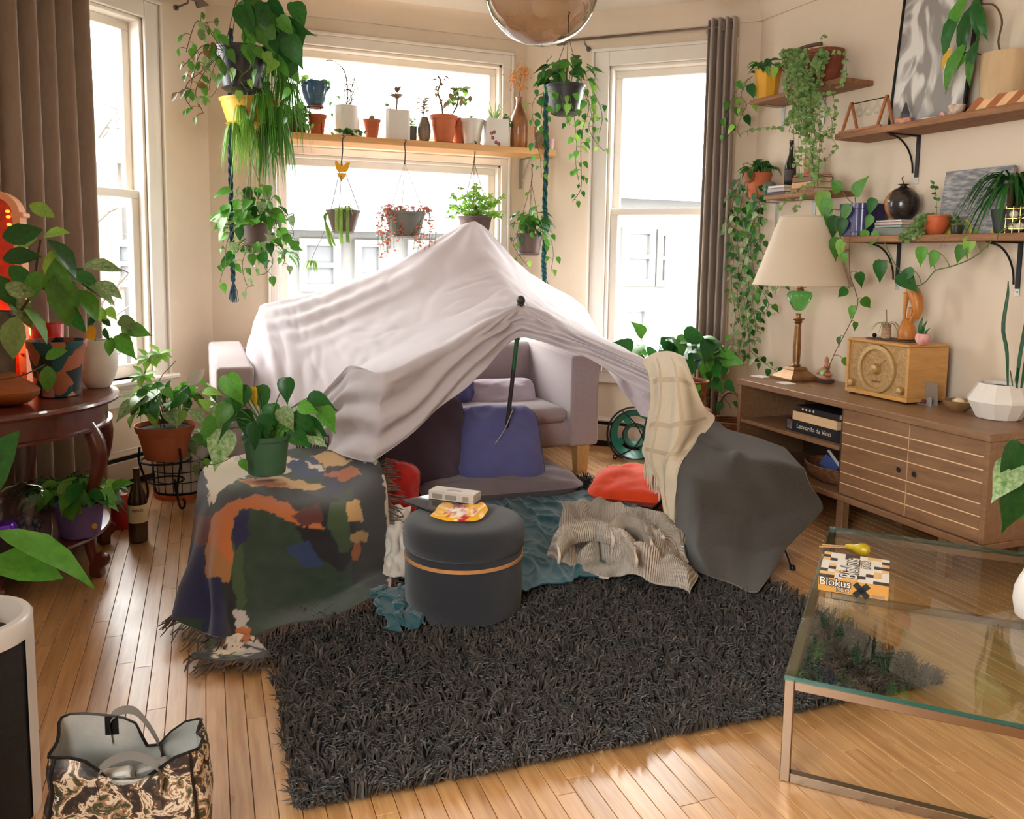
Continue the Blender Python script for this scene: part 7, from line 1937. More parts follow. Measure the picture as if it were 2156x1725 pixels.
for (x, y, L, dx, dz, mt) in ((1440, 705, .16, .9, -.15, G_deep), (1480, 740, .17, .1, -1, G_mid), (1500, 760, .13, .3, -1, G_dark), (1355, 706, .11, -.6, .6, G_mid), (1500, 800, .11, .6, -.6, G_dark), (1525, 805, .10, .7, -.5, G_deep), (1462, 745, .14, -.3, -1, G_deep)):
    put_leaf(t, leaf_mesh('heart', mt), AY(x, y, 4.5), [dx, -.2, dz], VIEW + [0, 0, .3], L)
for v in ([(1470, 775), (1480, 800), (1475, 815), (1490, 820), (1515, 815)], [(1490, 790), (1510, 830), (1530, 845), (1540, 862)], [(1450, 800), (1465, 830), (1500, 840)]):
    vine(t, [AY(x, y, 4.45) for x, y in v], [('heart', G_dark), ('heart', G_mid)], .07, g, .09)
# wicker basket beside the cabinet
p = np.array([3.36, 4.50, 0]); t = thing('hoop_basket', 'brown wicker basket with hoop handle between cabinet and window', 'basket', p)
b = MB()
for i in range(24): b.tube([p + [(.12 + .02 * i / 24) * math.cos(q), (.12 + .02 * i / 24) * math.sin(q), .008 + i * .0155] for q in np.linspace(0, 2 * math.pi, 30)], .009, 6)
b.obj('weave', m_wick, t); b = MB(); b.tube([p + [0, .14 * math.cos(q), .38 + .17 * math.sin(q)] for q in np.linspace(0, math.pi, 24)], .009, 8); b.obj('handle', m_wick, t)
# teal fan
fcn = AY(1337, 915, 5.12); t = thing('round_fan', 'round teal floor fan with black wire rims on curled feet', 'fan', (fcn[0], fcn[1], 0))
ax = _n(np.array([-.5, -.86, .05])); s = mpp(fcn)
m_tealp = M('teal_enamel', (52, 150, 130), .3, coat=.3)
u_, v_, w_ = axis_basis(ax); Rf = lambda r, q, d=0: fcn + (u_ * math.cos(q) + v_ * math.sin(q)) * r + w_ * d
tq = np.linspace(0, 2 * math.pi, 50)
R0 = 58 * s
for (r, d, rad, m_, nm) in ((R0, 0, .007, m_blk, 'outer_rim'), (R0 * .90, .02, .005, m_blk, 'guard_ring'), (R0 * .44, .05, .005, m_blk, 'hub_ring')):
    b = MB(); b.tube([Rf(r, q, d) for q in tq], rad, 7); b.obj(nm, m_, t)
b = MB(); b.grid([[Rf(r * R0, q, d) for q in tq] for r, d in ((.89, .018), (.80, -.01), (.64, -.05))]); b.obj('housing', m_tealp, t, angle=None)
b = MB(); b.grid([[Rf(r * R0, q, d) for q in tq] for r, d in ((.43, .05), (.38, .02), (.27, -.02))]); b.obj('hub_cone', m_tealp, t, angle=None)
for k_ in range(4):
    b = MB(); a0 = k_ * math.pi / 2 + .3; b.grid([[Rf(r * R0, a0 + da, -.03 + dd) for r in (.30, .5, .7, .8)] for da, dd in ((0, .0), (.25, -.02), (.5, -.045))]); b.obj('blade', m_tealp, t, angle=None)
for sg in (-1, 1):
    b = MB(); c0 = Rf(R0, -math.pi / 2 + sg * .62); b.tube(crom([Rf(R0, math.pi / 2 + sg * .5, .03), Rf(R0 * .3, sg * 1.2, .06), c0, np.array([c0[0] + sg * .03, c0[1] - .03, .012]), np.array([c0[0] + sg * .06, c0[1] - .05, .012]), np.array([c0[0] + sg * .065, c0[1] - .05, .035]), np.array([c0[0] + sg * .04, c0[1] - .05, .04])], 30), .0045, 6); b.obj('wire_foot', m_blk, t)
# crumpled paper on the floor
p = AZ(1332, 1000, 0); t = thing('paper_bag', 'crumpled tan paper bag on the floor beyond the orange pillow', 'paper bag', p)
Pq = np.zeros((18, 26, 3)); uu, vv = np.meshgrid(np.linspace(-1, 1, 26), np.linspace(-1, 1, 18)); Pq[..., 0] = p[0] + uu * .13; Pq[..., 1] = p[1] + vv * .07 - uu * .04; Pq[..., 2] = .012 + .05 * np.abs(vnoise((18, 26), (5, 7), 3)) + .02 * (1 - uu ** 2)
cloth_obj('paper', Pq, M('tan_paper', (206, 164, 106), .8), t, .003)
p = AZ(1352, 1005, 0); t = thing('dark_slipper', 'dark purple slipper lying behind the orange pillow', 'slipper', p + [.05, .0, 0])
b = MB(); b.sphere(p + [.05, 0, .022], (.11, .04, .022), 16, 8); b.sphere(p + [.10, -.006, .034], (.05, .038, .03), 14, 8); b.obj('slipper', M('plum_slipper', (66, 46, 58), .8), t)
# ================================================================== ON THE OTTOMAN
p = AZ(880, 1062, OT + .006); t = thing('tablet', 'thin black tablet lying on the ottoman', 'tablet', (p[0], p[1], OT))
b = MB(); q0, q1, q2 = AZ(848, 1056, OT + .004), AZ(925, 1085, OT + .004), AZ(905, 1035, OT + .004)
e1_ = _n(q1 - q0); e1_[2] = 0; e1_ = _n(e1_); e2_ = np.array([-e1_[1], e1_[0], 0]); RTb = frame_from(e1_, e2_, [0, 0, 1]); cT = q0 + e1_ * .105 + e2_ * .07; cT[2] = OT + .0055
b.box(cT, (.21, .145, .009), .002, RTb); b.obj('body', M('black_gloss', (44, 42, 42), .2), t, smooth=False)
b = MB(); b.box(cT + [0, 0, .0048], (.196, .13, .0006), 0, RTb); b.obj('screen', M('screen_glass', (30, 30, 32), .08), t, smooth=False)
a0, a1 = AZ(905, 1050, OT + .012), AZ(1000, 1062, OT + .012); e1_ = _n(a1 - a0); e2_ = np.array([-e1_[1], e1_[0], 0]); RB = frame_from(e1_, e2_, [0, 0, 1])
cB = a0 + e1_ * .095 + e2_ * .035; cB[2] = OT + .011 + .0185
t = thing('carton', 'long flat white cardboard carton resting on the tablet', 'box', cB - [0, 0, .0185])
b = MB(); b.box(cB, (.20, .075, .036), .001, RB); b.obj('box', M('carton_white', (206, 196, 186), .6, var=.04, vscale=20), t, smooth=False)
b = MB()
for (dx, w_) in ((-.06, .045), (.0, .05), (.065, .026)): b.box(cB + RB @ np.array([dx, -.0378, -.003]), (w_, .0006, .02), 0, RB)
b.obj('printed_panels', M('carton_print', (150, 138, 124), .6), t, smooth=False)['kind'] = 'stuff'
b = MB(); b.box(cB + RB @ np.array([.0, .0, .0184]), (.06, .02, .0006), 0, RB); b.obj('printed_label', M('carton_print2', (176, 164, 160), .6), t, smooth=False)
# snack bag
n1, n2 = 24, 14
rows_ = [[(905, 1088, .012), (935, 1096, .010), (975, 1098, .010), (1010, 1094, .014), (1028, 1072, .030)],
         [(915, 1078, .020), (945, 1083, .026), (975, 1086, .026), (1000, 1080, .024), (1022, 1062, .036)],
         [(925, 1064, .020), (955, 1070, .026), (975, 1072, .024), (995, 1068, .020), (1015, 1058, .034)],
         [(932, 1058, .010), (955, 1062, .012), (975, 1063, .010), (990, 1062, .010), (1008, 1062, .020)]]
C = np.array([[AZ(x, y, OT + z) for x, y, z in r] for r in rows_]); P = crom(crom(C, n2, 0), n1, 1); P = P + grid_normals(P) * (vnoise((n2, n1), (5, 7), 5) * .004)[..., None]; P[..., 2] = np.maximum(P[..., 2], OT + .004)
t = thing('snack_bag', 'opened yellow and red snack bag on the ottoman', 'snack bag', (*P.reshape(-1, 3).mean(0)[:2], OT))
m_foil = M_attr('snack_foil', .25, .0001, 50, 0)
o = cloth_obj('foil', P, m_foil, t, .0015); paint(o, (n2, n1), ["yyyyyrryyyyy", "yyyrwwryyryy", "yyrwwwryyyyo", "yyyrrrryyyyy"], {'y': (240, 180, 40), 'r': (190, 50, 36), 'w': (240, 226, 200), 'o': (230, 140, 30)}, .3, 2, True)

# ================================================================== ON THE COFFEE TABLE
TZ = TH
g0 = AZ(1722, 1242, TZ); g1 = AZ(1870, 1266, TZ); g3 = AZ(1722, 1197, TZ + .045)
ex = _n(np.array([*(g1 - g0)[:2], 0])); ey = np.array([-ex[1], ex[0], 0]); RG = frame_from(ex, ey, [0, 0, 1]); Lg = np.linalg.norm(g1 - g0); Hg = .048
cG = g0 + ex * Lg / 2 + ey * Lg * .62; Dg = Lg * 1.24
t = thing('board_game_box', 'orange board game box with a black and white block pattern lid', 'board game', (cG[0], cG[1], TZ))
m_gorange = M('game_orange', (224, 160, 74), .45); m_gwhite = M('game_white', (244, 236, 224), .45); m_gdark = M('game_dark', (66, 54, 50), .45); m_gpeach = M('game_peach', (244, 198, 130), .45)
b = MB(); b.box((cG[0], cG[1], TZ + Hg / 2), (Lg, Dg, Hg), .0008, RG); b.obj('box', m_gorange, t, smooth=False)
def lid_quad(u0, u1, v0, v1, sk, mat, nm, dz=.0004):
    b = MB(); z = TZ + Hg + dz
    P4 = [(u0 + sk * 0, v0), (u1, v0), (u1 + sk, v1), (u0 + sk, v1)]
    b.add([np.array([cG[0], cG[1], z]) + ex * (u - .5) * Lg + ey * (v - .5) * Dg for u, v in P4], [(0, 1, 2, 3)]); return b.obj(nm, mat, t, smooth=False)
lid = lid_quad(0, 1, 0, 1, 0, m_gwhite, 'lid', .0002)
NQ = 9
for i in range(NQ):
    for j in range(NQ):
        k = (i * 3 + j * 5 + (i * j) % 4) % 7
        if 2 <= i <= 6 and 3 <= j <= 5: continue
        if k in (0, 3): lid_quad(i / NQ, (i + 1) / NQ, j / NQ, (j + 1) / NQ, 0, m_gdark, 'printed_square', .0005)
        elif k in (2, 5): lid_quad(i / NQ, (i + 1) / NQ, j / NQ, (j + 1) / NQ, 0, m_gpeach, 'printed_square', .0005)
RTop = frame_from(ey, -ex, [0, 0, 1])
zt3 = TZ + Hg + .0012
ctr = lambda u, v, z: np.array([cG[0], cG[1], z]) + ex * (u - .5) * Lg + ey * (v - .5) * Dg
text('Blokus', Lg * .36, ctr(.44, .46, zt3), RTop, m_gdark, t, 'title_outline', .0003, bold=Lg * .018); text('Blokus', Lg * .36, ctr(.44, .46, zt3 + .0006), RTop, m_gwhite, t, 'title', .0003)
text('DUO', Lg * .17, ctr(.66, .68, zt3), RTop, m_gdark, t, 'title_outline', .0003, bold=Lg * .012); text('DUO', Lg * .17, ctr(.66, .68, zt3 + .0006), RTop, m_gwhite, t, 'title', .0003)
RF = frame_from(ex, [0, 0, 1], -ey); fr = lambda u, z, d: ctr(u, 0, TZ + z) - ey * d
text('Blokus', Lg * .17, fr(.24, Hg * .70, .0004), RF, m_gdark, t, 'title_outline', .0002, bold=Lg * .014); text('Blokus', Lg * .17, fr(.24, Hg * .70, .001), RF, m_gwhite, t, 'title', .0002)
text('DUO', Lg * .085, fr(.36, Hg * .24, .0004), RF, m_gdark, t, 'title_outline', .0002, bold=Lg * .009); text('DUO', Lg * .085, fr(.36, Hg * .24, .001), RF, m_gwhite, t, 'title', .0002)
b = MB()
for a in (45, -45): b.box(fr(.62, Hg * .42, .0006), (Lg * .09, .0006, Lg * .27), 0, RG @ rot(0, a, 0))
b.obj('printed_cross', M('game_black', (28, 26, 26), .5), t, smooth=False)
b = MB(); b.box(fr(.86, Hg * .16, .0006), (Lg * .18, .0006, Hg * .18), 0, RG); b.obj('printed_logo', M('game_grey', (170, 140, 120), .5), t, smooth=False)
# yellow gourd behind the box
p = AZ(1815, 1160, TZ + .02); t = thing('yellow_gourd', 'yellow pear-shaped gourd on sticks behind the game box', 'gourd', (p[0], p[1], TZ))
ax_ = _n(np.array([*(ex * -1 + ey * .3)[:2], 0])); m_gourd = M('gourd_yellow', (206, 176, 34), .3, var=.15, vscale=30)
b = MB(); b.lathe([(.001, -.03), (.018, -.024), (.025, -.006), (.021, .012), (.012, .03), (.009, .05), (.005, .062), (.001, .064)], 18, p + [0, 0, .005], ax_, cap0=False); b.obj('gourd', m_gourd, t)
b = MB(); b.tube([p + ax_ * .06 + [0, 0, .003], p + ax_ * .15 + [0, 0, -.012]], .0025, 6); b.tube([p + ax_ * .05, p + ax_ * .16 + ey * -.02 + [0, 0, -.016]], .0025, 6); b.obj('stick', m_leg, t)

# ================================================================== RIGHT EDGE
p = AZ(2178, 1300, TZ); t = thing('white_vase', 'smooth white ceramic vase at the end of the glass table', 'vase', p); s = mpp(p)
b = MB(); b.lathe([(.05, 0), (.055, .005), (.064, .05), (.062, .09), (.05, .125), (.042, .14), (.040, .15), (.036, .15), (.038, .12)], 32, p); b.obj('body', m_whitepot, t)
p = np.array([3.02, 1.98, 0.]); t = thing('leafy_plant', 'leafy floor plant whose big leaves hang beside the media cabinet', 'potted plant', p)
pot(t, p, .12, .09, .26, m_terra, rim=.006, rimh=.03)
g = G_(50); b = MB()
for (x, y, L, dx, dz, mt) in ((2150, 935, .15, -.5, -.8, G_deep), (2138, 975, .14, -.6, -.6, G_var), (2142, 1010, .17, -.2, -1, G_deep), (2165, 960, .16, .2, -1, G_mid), (2185, 980, .15, .4, -.8, G_dark), (2170, 1030, .15, .1, -1, G_mid), (2190, 920, .14, .4, .2, G_dark)):
    q = AY(x, y, 2.0); put_leaf(t, leaf_mesh('heart', mt), q, [dx, -.1, dz], VIEW + g.normal(0, .2, 3), L)
    b.tube(crom([p + [0, 0, .22], (p + q) / 2 + [0, 0, .22], q], 8), .004, 5)
b.obj('stems', m_stem, t)

# ================================================================== GREEN POT ON THE PATTERNED THROW
p = AZ(562, 996, .475); s = mpp(p); t = thing('green_pot', 'matte green pot of pothos standing on the patterned throw', 'potted plant', p)
m_green = M('green_plastic', (66, 108, 78), .55)
pot(t, p, 47 * s, 38 * s, 84 * s, m_green, rim=.006, rimh=.022)
g = G_(51); Yp = p[1]; hp = 84 * s; b = MB()
for (x, y, L, dx, dz, mt) in ((478, 788, .15, .35, -.9, G_mid), (510, 810, .14, -.2, -1, G_dark), (545, 812, .13, .2, -1, G_dark), (604, 795, .12, -.1, -1, G_deep), (648, 838, .15, .75, -.35, G_dark), (682, 855, .14, .25, -1, G_mid), (480, 850, .12, -.45, -.9, G_mid), (520, 862, .15, -.1, -1, G_deep), (570, 850, .13, .1, -1, G_dark),
                               (620, 868, .14, .7, -.8, G_dark), (640, 885, .14, .7, -.6, G_deep), (600, 880, .12, .5, -.9, G_mid), (500, 880, .13, -.7, -.5, G_deep), (470, 905, .19, -.2, -1, G_var), (455, 880, .12, -.6, -.8, G_mid), (610, 905, .13, .7, -.7, G_dark), (540, 890, .12, -.2, -.8, G_dark), (575, 895, .11, .3, -.8, G_mid), (535, 815, .11, -.1, -1, G_yel), (590, 860, .12, .4, -.7, G_var), (650, 905, .12, .6, -.8, G_var), (560, 872, .12, -.1, -.9, G_deep), (492, 836, .12, -.3, -1, G_dark), (630, 850, .10, .6, -.4, G_mid)):
    q = AY(x, y, Yp - g.uniform(-.06, .10)); put_leaf(t, leaf_mesh('heart', mt), q, [dx, -.25, dz], VIEW + g.normal(0, .3, 3), L * .82)
    b.tube(crom([p + [g.uniform(-.03, .03), g.uniform(-.03, .03), hp * .85], (p + q) / 2 + [0, 0, hp * .6], q], 8), .0028, 5)
b.obj('stems', m_stem, t)
vine(t, [AY(x, y, Yp - .1) for x, y in ((520, 925), (490, 960), (462, 975), (440, 978), (415, 968))], [('heart', G_mid)], .07, g, .16)

# ================================================================== PLANTS BY THE LEFT WINDOW
p = AZ(383, 1068, 0); sc_ = np.array([-.02, 4.98, 0]); t = thing('iron_plant_stand', 'black iron plant stand with scrolled feet', 'plant stand', sc_)
zi = .26
b = MB(); b.tube([sc_ + [.13 * math.cos(q), .13 * math.sin(q), zi] for q in np.linspace(0, 2 * math.pi, 36)], .006, 7); b.tube([sc_ + [.09 * math.cos(q), .09 * math.sin(q), zi * .55] for q in np.linspace(0, 2 * math.pi, 30)], .005, 7); b.obj('ring', m_wire, t)
for a in (-1.0, 1.1, 3.2):
    dr = np.array([math.cos(a), math.sin(a), 0]); b = MB()
    b.tube(crom([sc_ + dr * .13 + [0, 0, zi + .08], sc_ + dr * .135 + [0, 0, zi], sc_ + dr * .10 + [0, 0, zi * .5], sc_ + dr * .10 + [0, 0, .06], sc_ + dr * .125 + [0, 0, .012], sc_ + dr * .155 + [0, 0, .02], sc_ + dr * .165 + [0, 0, .05], sc_ + dr * .15 + [0, 0, .065]], 30), .0065, 7); b.obj('scroll_leg', m_wire, t)
p = sc_ + [0, 0, zi + .008]; t = thing('stand_pot', 'terracotta pot of umbrella plant and peace lily in the iron stand', 'potted plant', p)
pot(t, p, .15, .105, .19, m_terra, rim=.008, rimh=.04)
g = G_(52); mound(t, p + [.05, -.02, .30], (.25, .18, .16), 62, [('heart', G_mid), ('heart', G_dark), ('heart', G_light), ('heart', G_var)], .10, g)
b = MB(); b.tube(crom([p + [0, 0, .17], AY(300, 820, 4.95), AY(312, 765, 4.95)], 8), .003, 5); b.tube(crom([p + [.05, 0, .17], AY(370, 840, 4.85), AY(398, 812, 4.85)], 8), .003, 5); b.tube(crom([p, AY(330, 820, 4.9), AY(370, 760, 4.9)], 8), .0022, 5); b.obj('tall_stems', m_stem, t)
for (cx_, cy_) in ((312, 755), (300, 790), (335, 745)):
    c = AY(cx_, cy_, 4.95)
    for q in range(7): put_leaf(t, leaf_mesh('oval', G_light), c, [math.cos(q * .9), -.3 + .3 * math.sin(q * .9), math.sin(q * .9) * .5 - .15], [0, -.4, 1], .07)
put_leaf(t, leaf_mesh('oval', M('lily_spathe', (216, 218, 206), .4)), AY(396, 812, 4.85), [.7, 0, .8], VIEW, .12)
p = AZ(375, 1032, .0); p = np.array([.06, 5.20, 0]); t = thing('wire_basket_pot', 'white pot in a square wire basket on the floor by the wall', 'potted plant', p); 
pot(t, p + [0, 0, .03], .155, .135, .27, m_whitepot, n=32, rim=.003, rimh=.01)
b = MB(); b.lathe([(.15, 0), (.155, .03), (.150, .03)], 32, p); b.obj('saucer', m_terra, t)
b = MB()
for z in (.04, .10, .16, .22): b.tube([p + [(.146 + .05 * z) * math.cos(q), (.146 + .05 * z) * math.sin(q), z] for q in np.linspace(0, 2 * math.pi, 40)], .0025, 5)
for q in range(20): a = q * math.pi / 10; b.tube([p + [.148 * math.cos(a), .148 * math.sin(a), .02], p + [.158 * math.cos(a), .158 * math.sin(a), .23]], .0025, 5)
b.obj('wire_basket', m_wire, t)
g = G_(53); mound(t, p + [0, -.05, .34], (.16, .14, .09), 26, [('heart', G_sage), ('heart', G_mid), ('heart', G_var)], .09, g); put_leaf(t, leaf_mesh('heart', G_yel), AY(372, 908, 4.98), [.2, 0, -1], VIEW, .07)
vine(t, [AY(x, y, 5.0) for x, y in ((385, 900), (395, 940), (420, 965), (440, 972), (470, 955))], [('heart', G_mid), ('heart', G_sage)], .08, g, .09)
# bottle + red jug
p = AZ(292, 1140, 0); t = thing('wine_jug', 'tall brown glass bottle with cream label on the floor', 'bottle', p)
hb = AY(292, 985, p[1])[2]; m_amber = M('amber_glass', (58, 40, 20), .1, spec=.6)
b = MB(); b.lathe([(.038, 0), (.044, .006), (.044, hb * .55), (.036, hb * .66), (.016, hb * .80), (.015, hb * .97), (.018, hb * .98), (.018, hb)], 22, p, cap1=True); b.obj('glass', m_amber, t)
b = MB(); b.lathe([(.0446, hb * .28), (.0446, hb * .52)], 26, p, cap0=False); lb_ = b.obj('label', M('cream_label', (226, 206, 166), .7), t)
vx = _n(np.array([-p[0], -p[1], 0])); RL = frame_from(np.cross([0, 0, 1], vx), [0, 0, 1], vx)
text('WILD', .020, p + vx * .0455 + [0, 0, hb * .45], RL, M('label_ink', (60, 48, 36), .7), t)
p = AZ(256, 1122, 0) + [.0, .1, 0]; t = thing('red_watering_can', 'red plastic watering can half hidden by the table leg', 'watering can', p)
b = MB(); b.lathe([(.05, 0), (.055, .01), (.05, .12), (.03, .16), (.028, .17)], 20, p, cap1=True); b.tube(crom([p + [.045, -.02, .03], p + [.08, -.03, .10], p + [.10, -.04, .17]], 8), .008, 8); b.obj('can', M('red_plastic', (190, 36, 38), .35), t)

# ================================================================== CONSOLE TABLE ITEMS
KZ = .772
def kpot(name, label, px, Y, wt, wb, py_top, mat, z=KZ, **k):
    p = AY(px, 700, Y); p[2] = z; s = mpp(p); h = AY(px, py_top, Y)[2] - z
    t = thing(name, label, k.pop('cat', 'potted plant'), p); pot(t, p, wt * s / 2, wb * s / 2, h, mat, **k); return t, p, s, h
# orange arched lantern
p = AY(6, 700, 4.52); p[2] = KZ; s = mpp(p); t = thing('arched_lantern', 'glowing orange arched lantern with peach heart-dotted border', 'lantern', p)
H1 = AY(0, 452, 4.52)[2] - KZ; rA = .075; Wd = .078
dirx = _n(np.array([1., -.1, 0])); diry = np.array([-dirx[1], dirx[0], 0])
def arch(r, h, n=18): return [(-r, 0), (r, 0)] + [(r * math.cos(q), h + r * math.sin(q)) for q in np.linspace(0, math.pi, n)]
RA = frame_from(dirx, [0, 0, 1], -diry)
b = MB(); b.poly(arch(rA, H1), -.05, .05, RA, p); b.obj('glowing_panel', M('lantern_orange', (240, 70, 24), .4, rgb2=(190, 34, 14), vscale=24, emit=0), t, smooth=False)
m_peach = M('lantern_peach', (250, 178, 136), .5)
o_out = [(rA + .03, 0)] + [((rA + .03) * math.cos(q), H1 + (rA + .03) * math.sin(q)) for q in np.linspace(0, math.pi, 18)] + [(-rA - .03, 0)]
o_in = [(rA, 0)] + [(rA * math.cos(q), H1 + rA * math.sin(q)) for q in np.linspace(0, math.pi, 18)] + [(-rA, 0)]
b = MB(); rows_ = []
for (ol, z) in ((o_in, .058), (o_out, .058), (o_out, -.055), (o_in, -.055)): rows_.append([RA @ np.array([x, y, z]) + p for x, y in ol])
b.grid(rows_, closed_v=True); b.obj('arched_border', m_peach, t, smooth=False)
for (dx_, z_, sz_) in ((-1, H1, (.05, .125, .022)), (1, H1, (.05, .125, .022)), (0, .012, (.24, .13, .024))):
    b = MB(); b.box(p + dirx * dx_ * (rA + .02) + [0, 0, z_], sz_, .004, frame_from(dirx, diry, [0, 0, 1])); b.obj('moulding', m_peach, t, smooth=False)
m_flame = M('lantern_glow', (255, 120, 30), .4, emit=2.2); g = G_(60)
for i in range(16):
    b = MB(); x, y = g.uniform(-.06, .06), g.uniform(.05, H1 + .02); b.sphere(RA @ np.array([x, y, .052]) + p, (.010, .004, .007), 8, 6); b.obj('glowing_cutout', m_flame, t)
b = MB()
for k_ in range(5):
    c = RA @ np.array([rA + .015, .06 + k_ * .085, .0585]) + p
    for sx in (-1, 1): b.sphere(c + dirx * sx * .004 + [0, 0, .003], .005, 6, 5)
    b.lathe([(.008, 0), (.001, .010)], 8, c + [0, 0, .002], (0, 0, -1))
b.obj('painted_hearts', M('heart_red', (206, 70, 50), .5), t)
l = bpy.data.lights.new('lantern_light', 'POINT'); l.energy = .8; l.color = (1, .35, .1); l.shadow_soft_size = .03
lo = bpy.data.objects.new('lantern_light', l); COL.objects.link(lo); lo.parent = t; lo.location = (.0, -.09, .25)
# pots
t, p, s, h = kpot('red_glass_pot', 'red glass pot standing behind the painted pot', 97, 4.38, 66, 54, 682, M('red_glass', (206, 30, 20), .15, coat=.5)); 
def paint_pot_mat():
    m = M('painted_terracotta', (168, 92, 66), .6); N = m.node_tree.nodes; L = m.node_tree.links
    tc = N.new('ShaderNodeTexCoord'); v = N.new('ShaderNodeTexVoronoi'); v.inputs['Scale'].default_value = 16; L.new(tc.outputs['Object'], v.inputs['Vector'])
    r = N.new('ShaderNodeValToRGB'); r.color_ramp.interpolation = 'CONSTANT'; e = r.color_ramp.elements
    for i_, (ps_, c) in enumerate(((0, (30, 84, 92)), (.3, (176, 104, 76)), (.55, (28, 44, 48)), (.72, (218, 150, 150)), (.86, (226, 176, 136)))):
        el = e[i_] if i_ < 2 else e.new(ps_); el.position = ps_; el.color = (*lin(c), 1)
    L.new(v.outputs['Color'], r.inputs['Fac']); L.new(r.outputs[0], N['Principled BSDF'].inputs['Base Color']); return m
tp, pp, s, hpp = kpot('painted_flowerpot', 'flowerpot painted with teal and pink blots on the console table', 118, 4.12, 112, 78, 716, paint_pot_mat(), rim=.005, rimh=.035)
t, p, s, h = kpot('white_globe_pot', 'round white pot with a yellow tag on the console table', 203, 4.32, 62, 46, 716, m_whitepot, bulge=.028)
g = G_(61); b = MB(); b.tube(crom([p + [0, 0, h * .8], AY(195, 680, 4.30), AY(210, 655, 4.28)], 8), .003, 5); b.obj('stem', m_stem, t)
flat_px('yellow_tag', [(180, 715), (184, 690), (196, 685), (203, 695), (200, 715)], 4.29, .002, m_trap, t)
for (x, y, L, dx, dz, mt) in ((205, 650, .09, .4, -.9, G_light), (228, 648, .07, .5, -1, G_light), (200, 665, .06, -.4, -.6, G_deep), (215, 670, .06, .4, -.4, G_deep), (250, 675, .11, 1, -.3, G_sage), (270, 690, .11, 1, -.35, G_mid), (250, 705, .14, .5, -1, G_mid), (220, 690, .07, .2, -1, G_dark), (235, 710, .10, -.2, -1, G_mid), (255, 685, .09, .7, -.8, G_sage)):
    put_leaf(t, leaf_mesh('heart' if L > .1 or mt is G_light else 'oval', mt), AY(x, y, 4.24), [dx, -.2, dz], VIEW + g.normal(0, .25, 3), L * .85)
t, p, s, h = kpot('grey_stone_pot', 'grey stone pot with a drooping plant at the table edge', -6, 4.05, 70, 56, 655, M('grey_stone', (120, 108, 98), .8, var=.15, vscale=20))
g = G_(62); b = MB(); b.tube(crom([p + [.02, 0, h * .8], AY(55, 640, 4.0), AY(72, 590, 4.0), AY(80, 540, 4.02), AY(86, 505, 4.02)], 16), .006, 7); b.obj('woody_stem', m_stemb, t)
for (x, y, L, dx, dz, mt) in ((62, 430, .11, 1, -.5, G_light), (5, 500, .16, .9, .2, G_deep), (5, 545, .15, .9, .15, G_deep), (80, 500, .12, -.6, -.4, G_light), (92, 498, .12, .3, .1, G_light), (100, 505, .20, .75, -.85, G_deep), (112, 525, .17, .05, -1, G_light), (118, 575, .24, .25, -1, G_mid), (135, 565, .20, .8, -.5, G_dark), (150, 590, .20, .9, -.4, G_var), (85, 570, .14, -.4, -1, G_mid), (90, 610, .13, .6, .3, G_dark), (10, 600, .13, .8, -.3, G_var), (15, 620, .18, .8, -1, G_var), (50, 650, .18, .8, -1, G_mid), (35, 665, .19, -.15, -1, G_sage), (180, 600, .15, .9, -.5, G_sage), (165, 610, .16, .6, -.9, G_mid), (200, 595, .13, 1, -.5, G_var), (150, 640, .14, .3, -1, G_dark), (20, 560, .13, .6, -.6, G_dark), (130, 640, .20, -.1, 1, G_mid), (95, 755, .10, .6, .3, G_mid), (100, 770, .12, .0, -1, G_mid), (-5, 580, .15, .4, -.9, G_dark), (175, 560, .16, 1, .0, G_var)):
    put_leaf(t, leaf_mesh('oval', mt), AY(x, y, 3.98 - g.uniform(-.05, .05)), [dx, -.2, dz], VIEW * .6 + [.3, 0, .5] + g.normal(0, .35, 3), L * .92)
b = MB(); b.tube(crom([AY(0, 800, 3.72), AY(50, 790, 3.74), AY(95, 768, 3.78)], 8), .003, 5); b.obj('stray_stem', m_stemb, t)
b = MB(); b.tube(crom([AY(165, 570, 4.0), AY(200, 558, 4.0), AY(240, 562, 4.0), AY(272, 575, 4.0)], 10), .0018, 5); b.obj('stray_stem', m_stemb, t)
p = AY(18, 800, 3.92); p[2] = KZ; t = thing('wooden_gourd', 'orange-brown wooden gourd bowl on the console table', 'bowl', p)
b = MB(); b.lathe([(.04, 0), (.075, .012), (.108, .04), (.112, .06), (.085, .085), (.045, .11), (.02, .13), (.001, .134)], 30, p, cap0=True); b.obj('gourd', M('gourd_wood', (176, 100, 50), .45, rgb2=(130, 66, 34), vscale=6, stretch=(1, 1, 4)), t)
p = AY(167, 805, 4.05); p[2] = KZ; t = thing('acrylic_block', 'small clear acrylic block on the console table', 'ornament', p)
b = MB(); b.box(p + [0, 0, .018], (.03, .03, .036), .001, rot(0, 0, 20)); b.obj('block', m_clear, t, smooth=False)
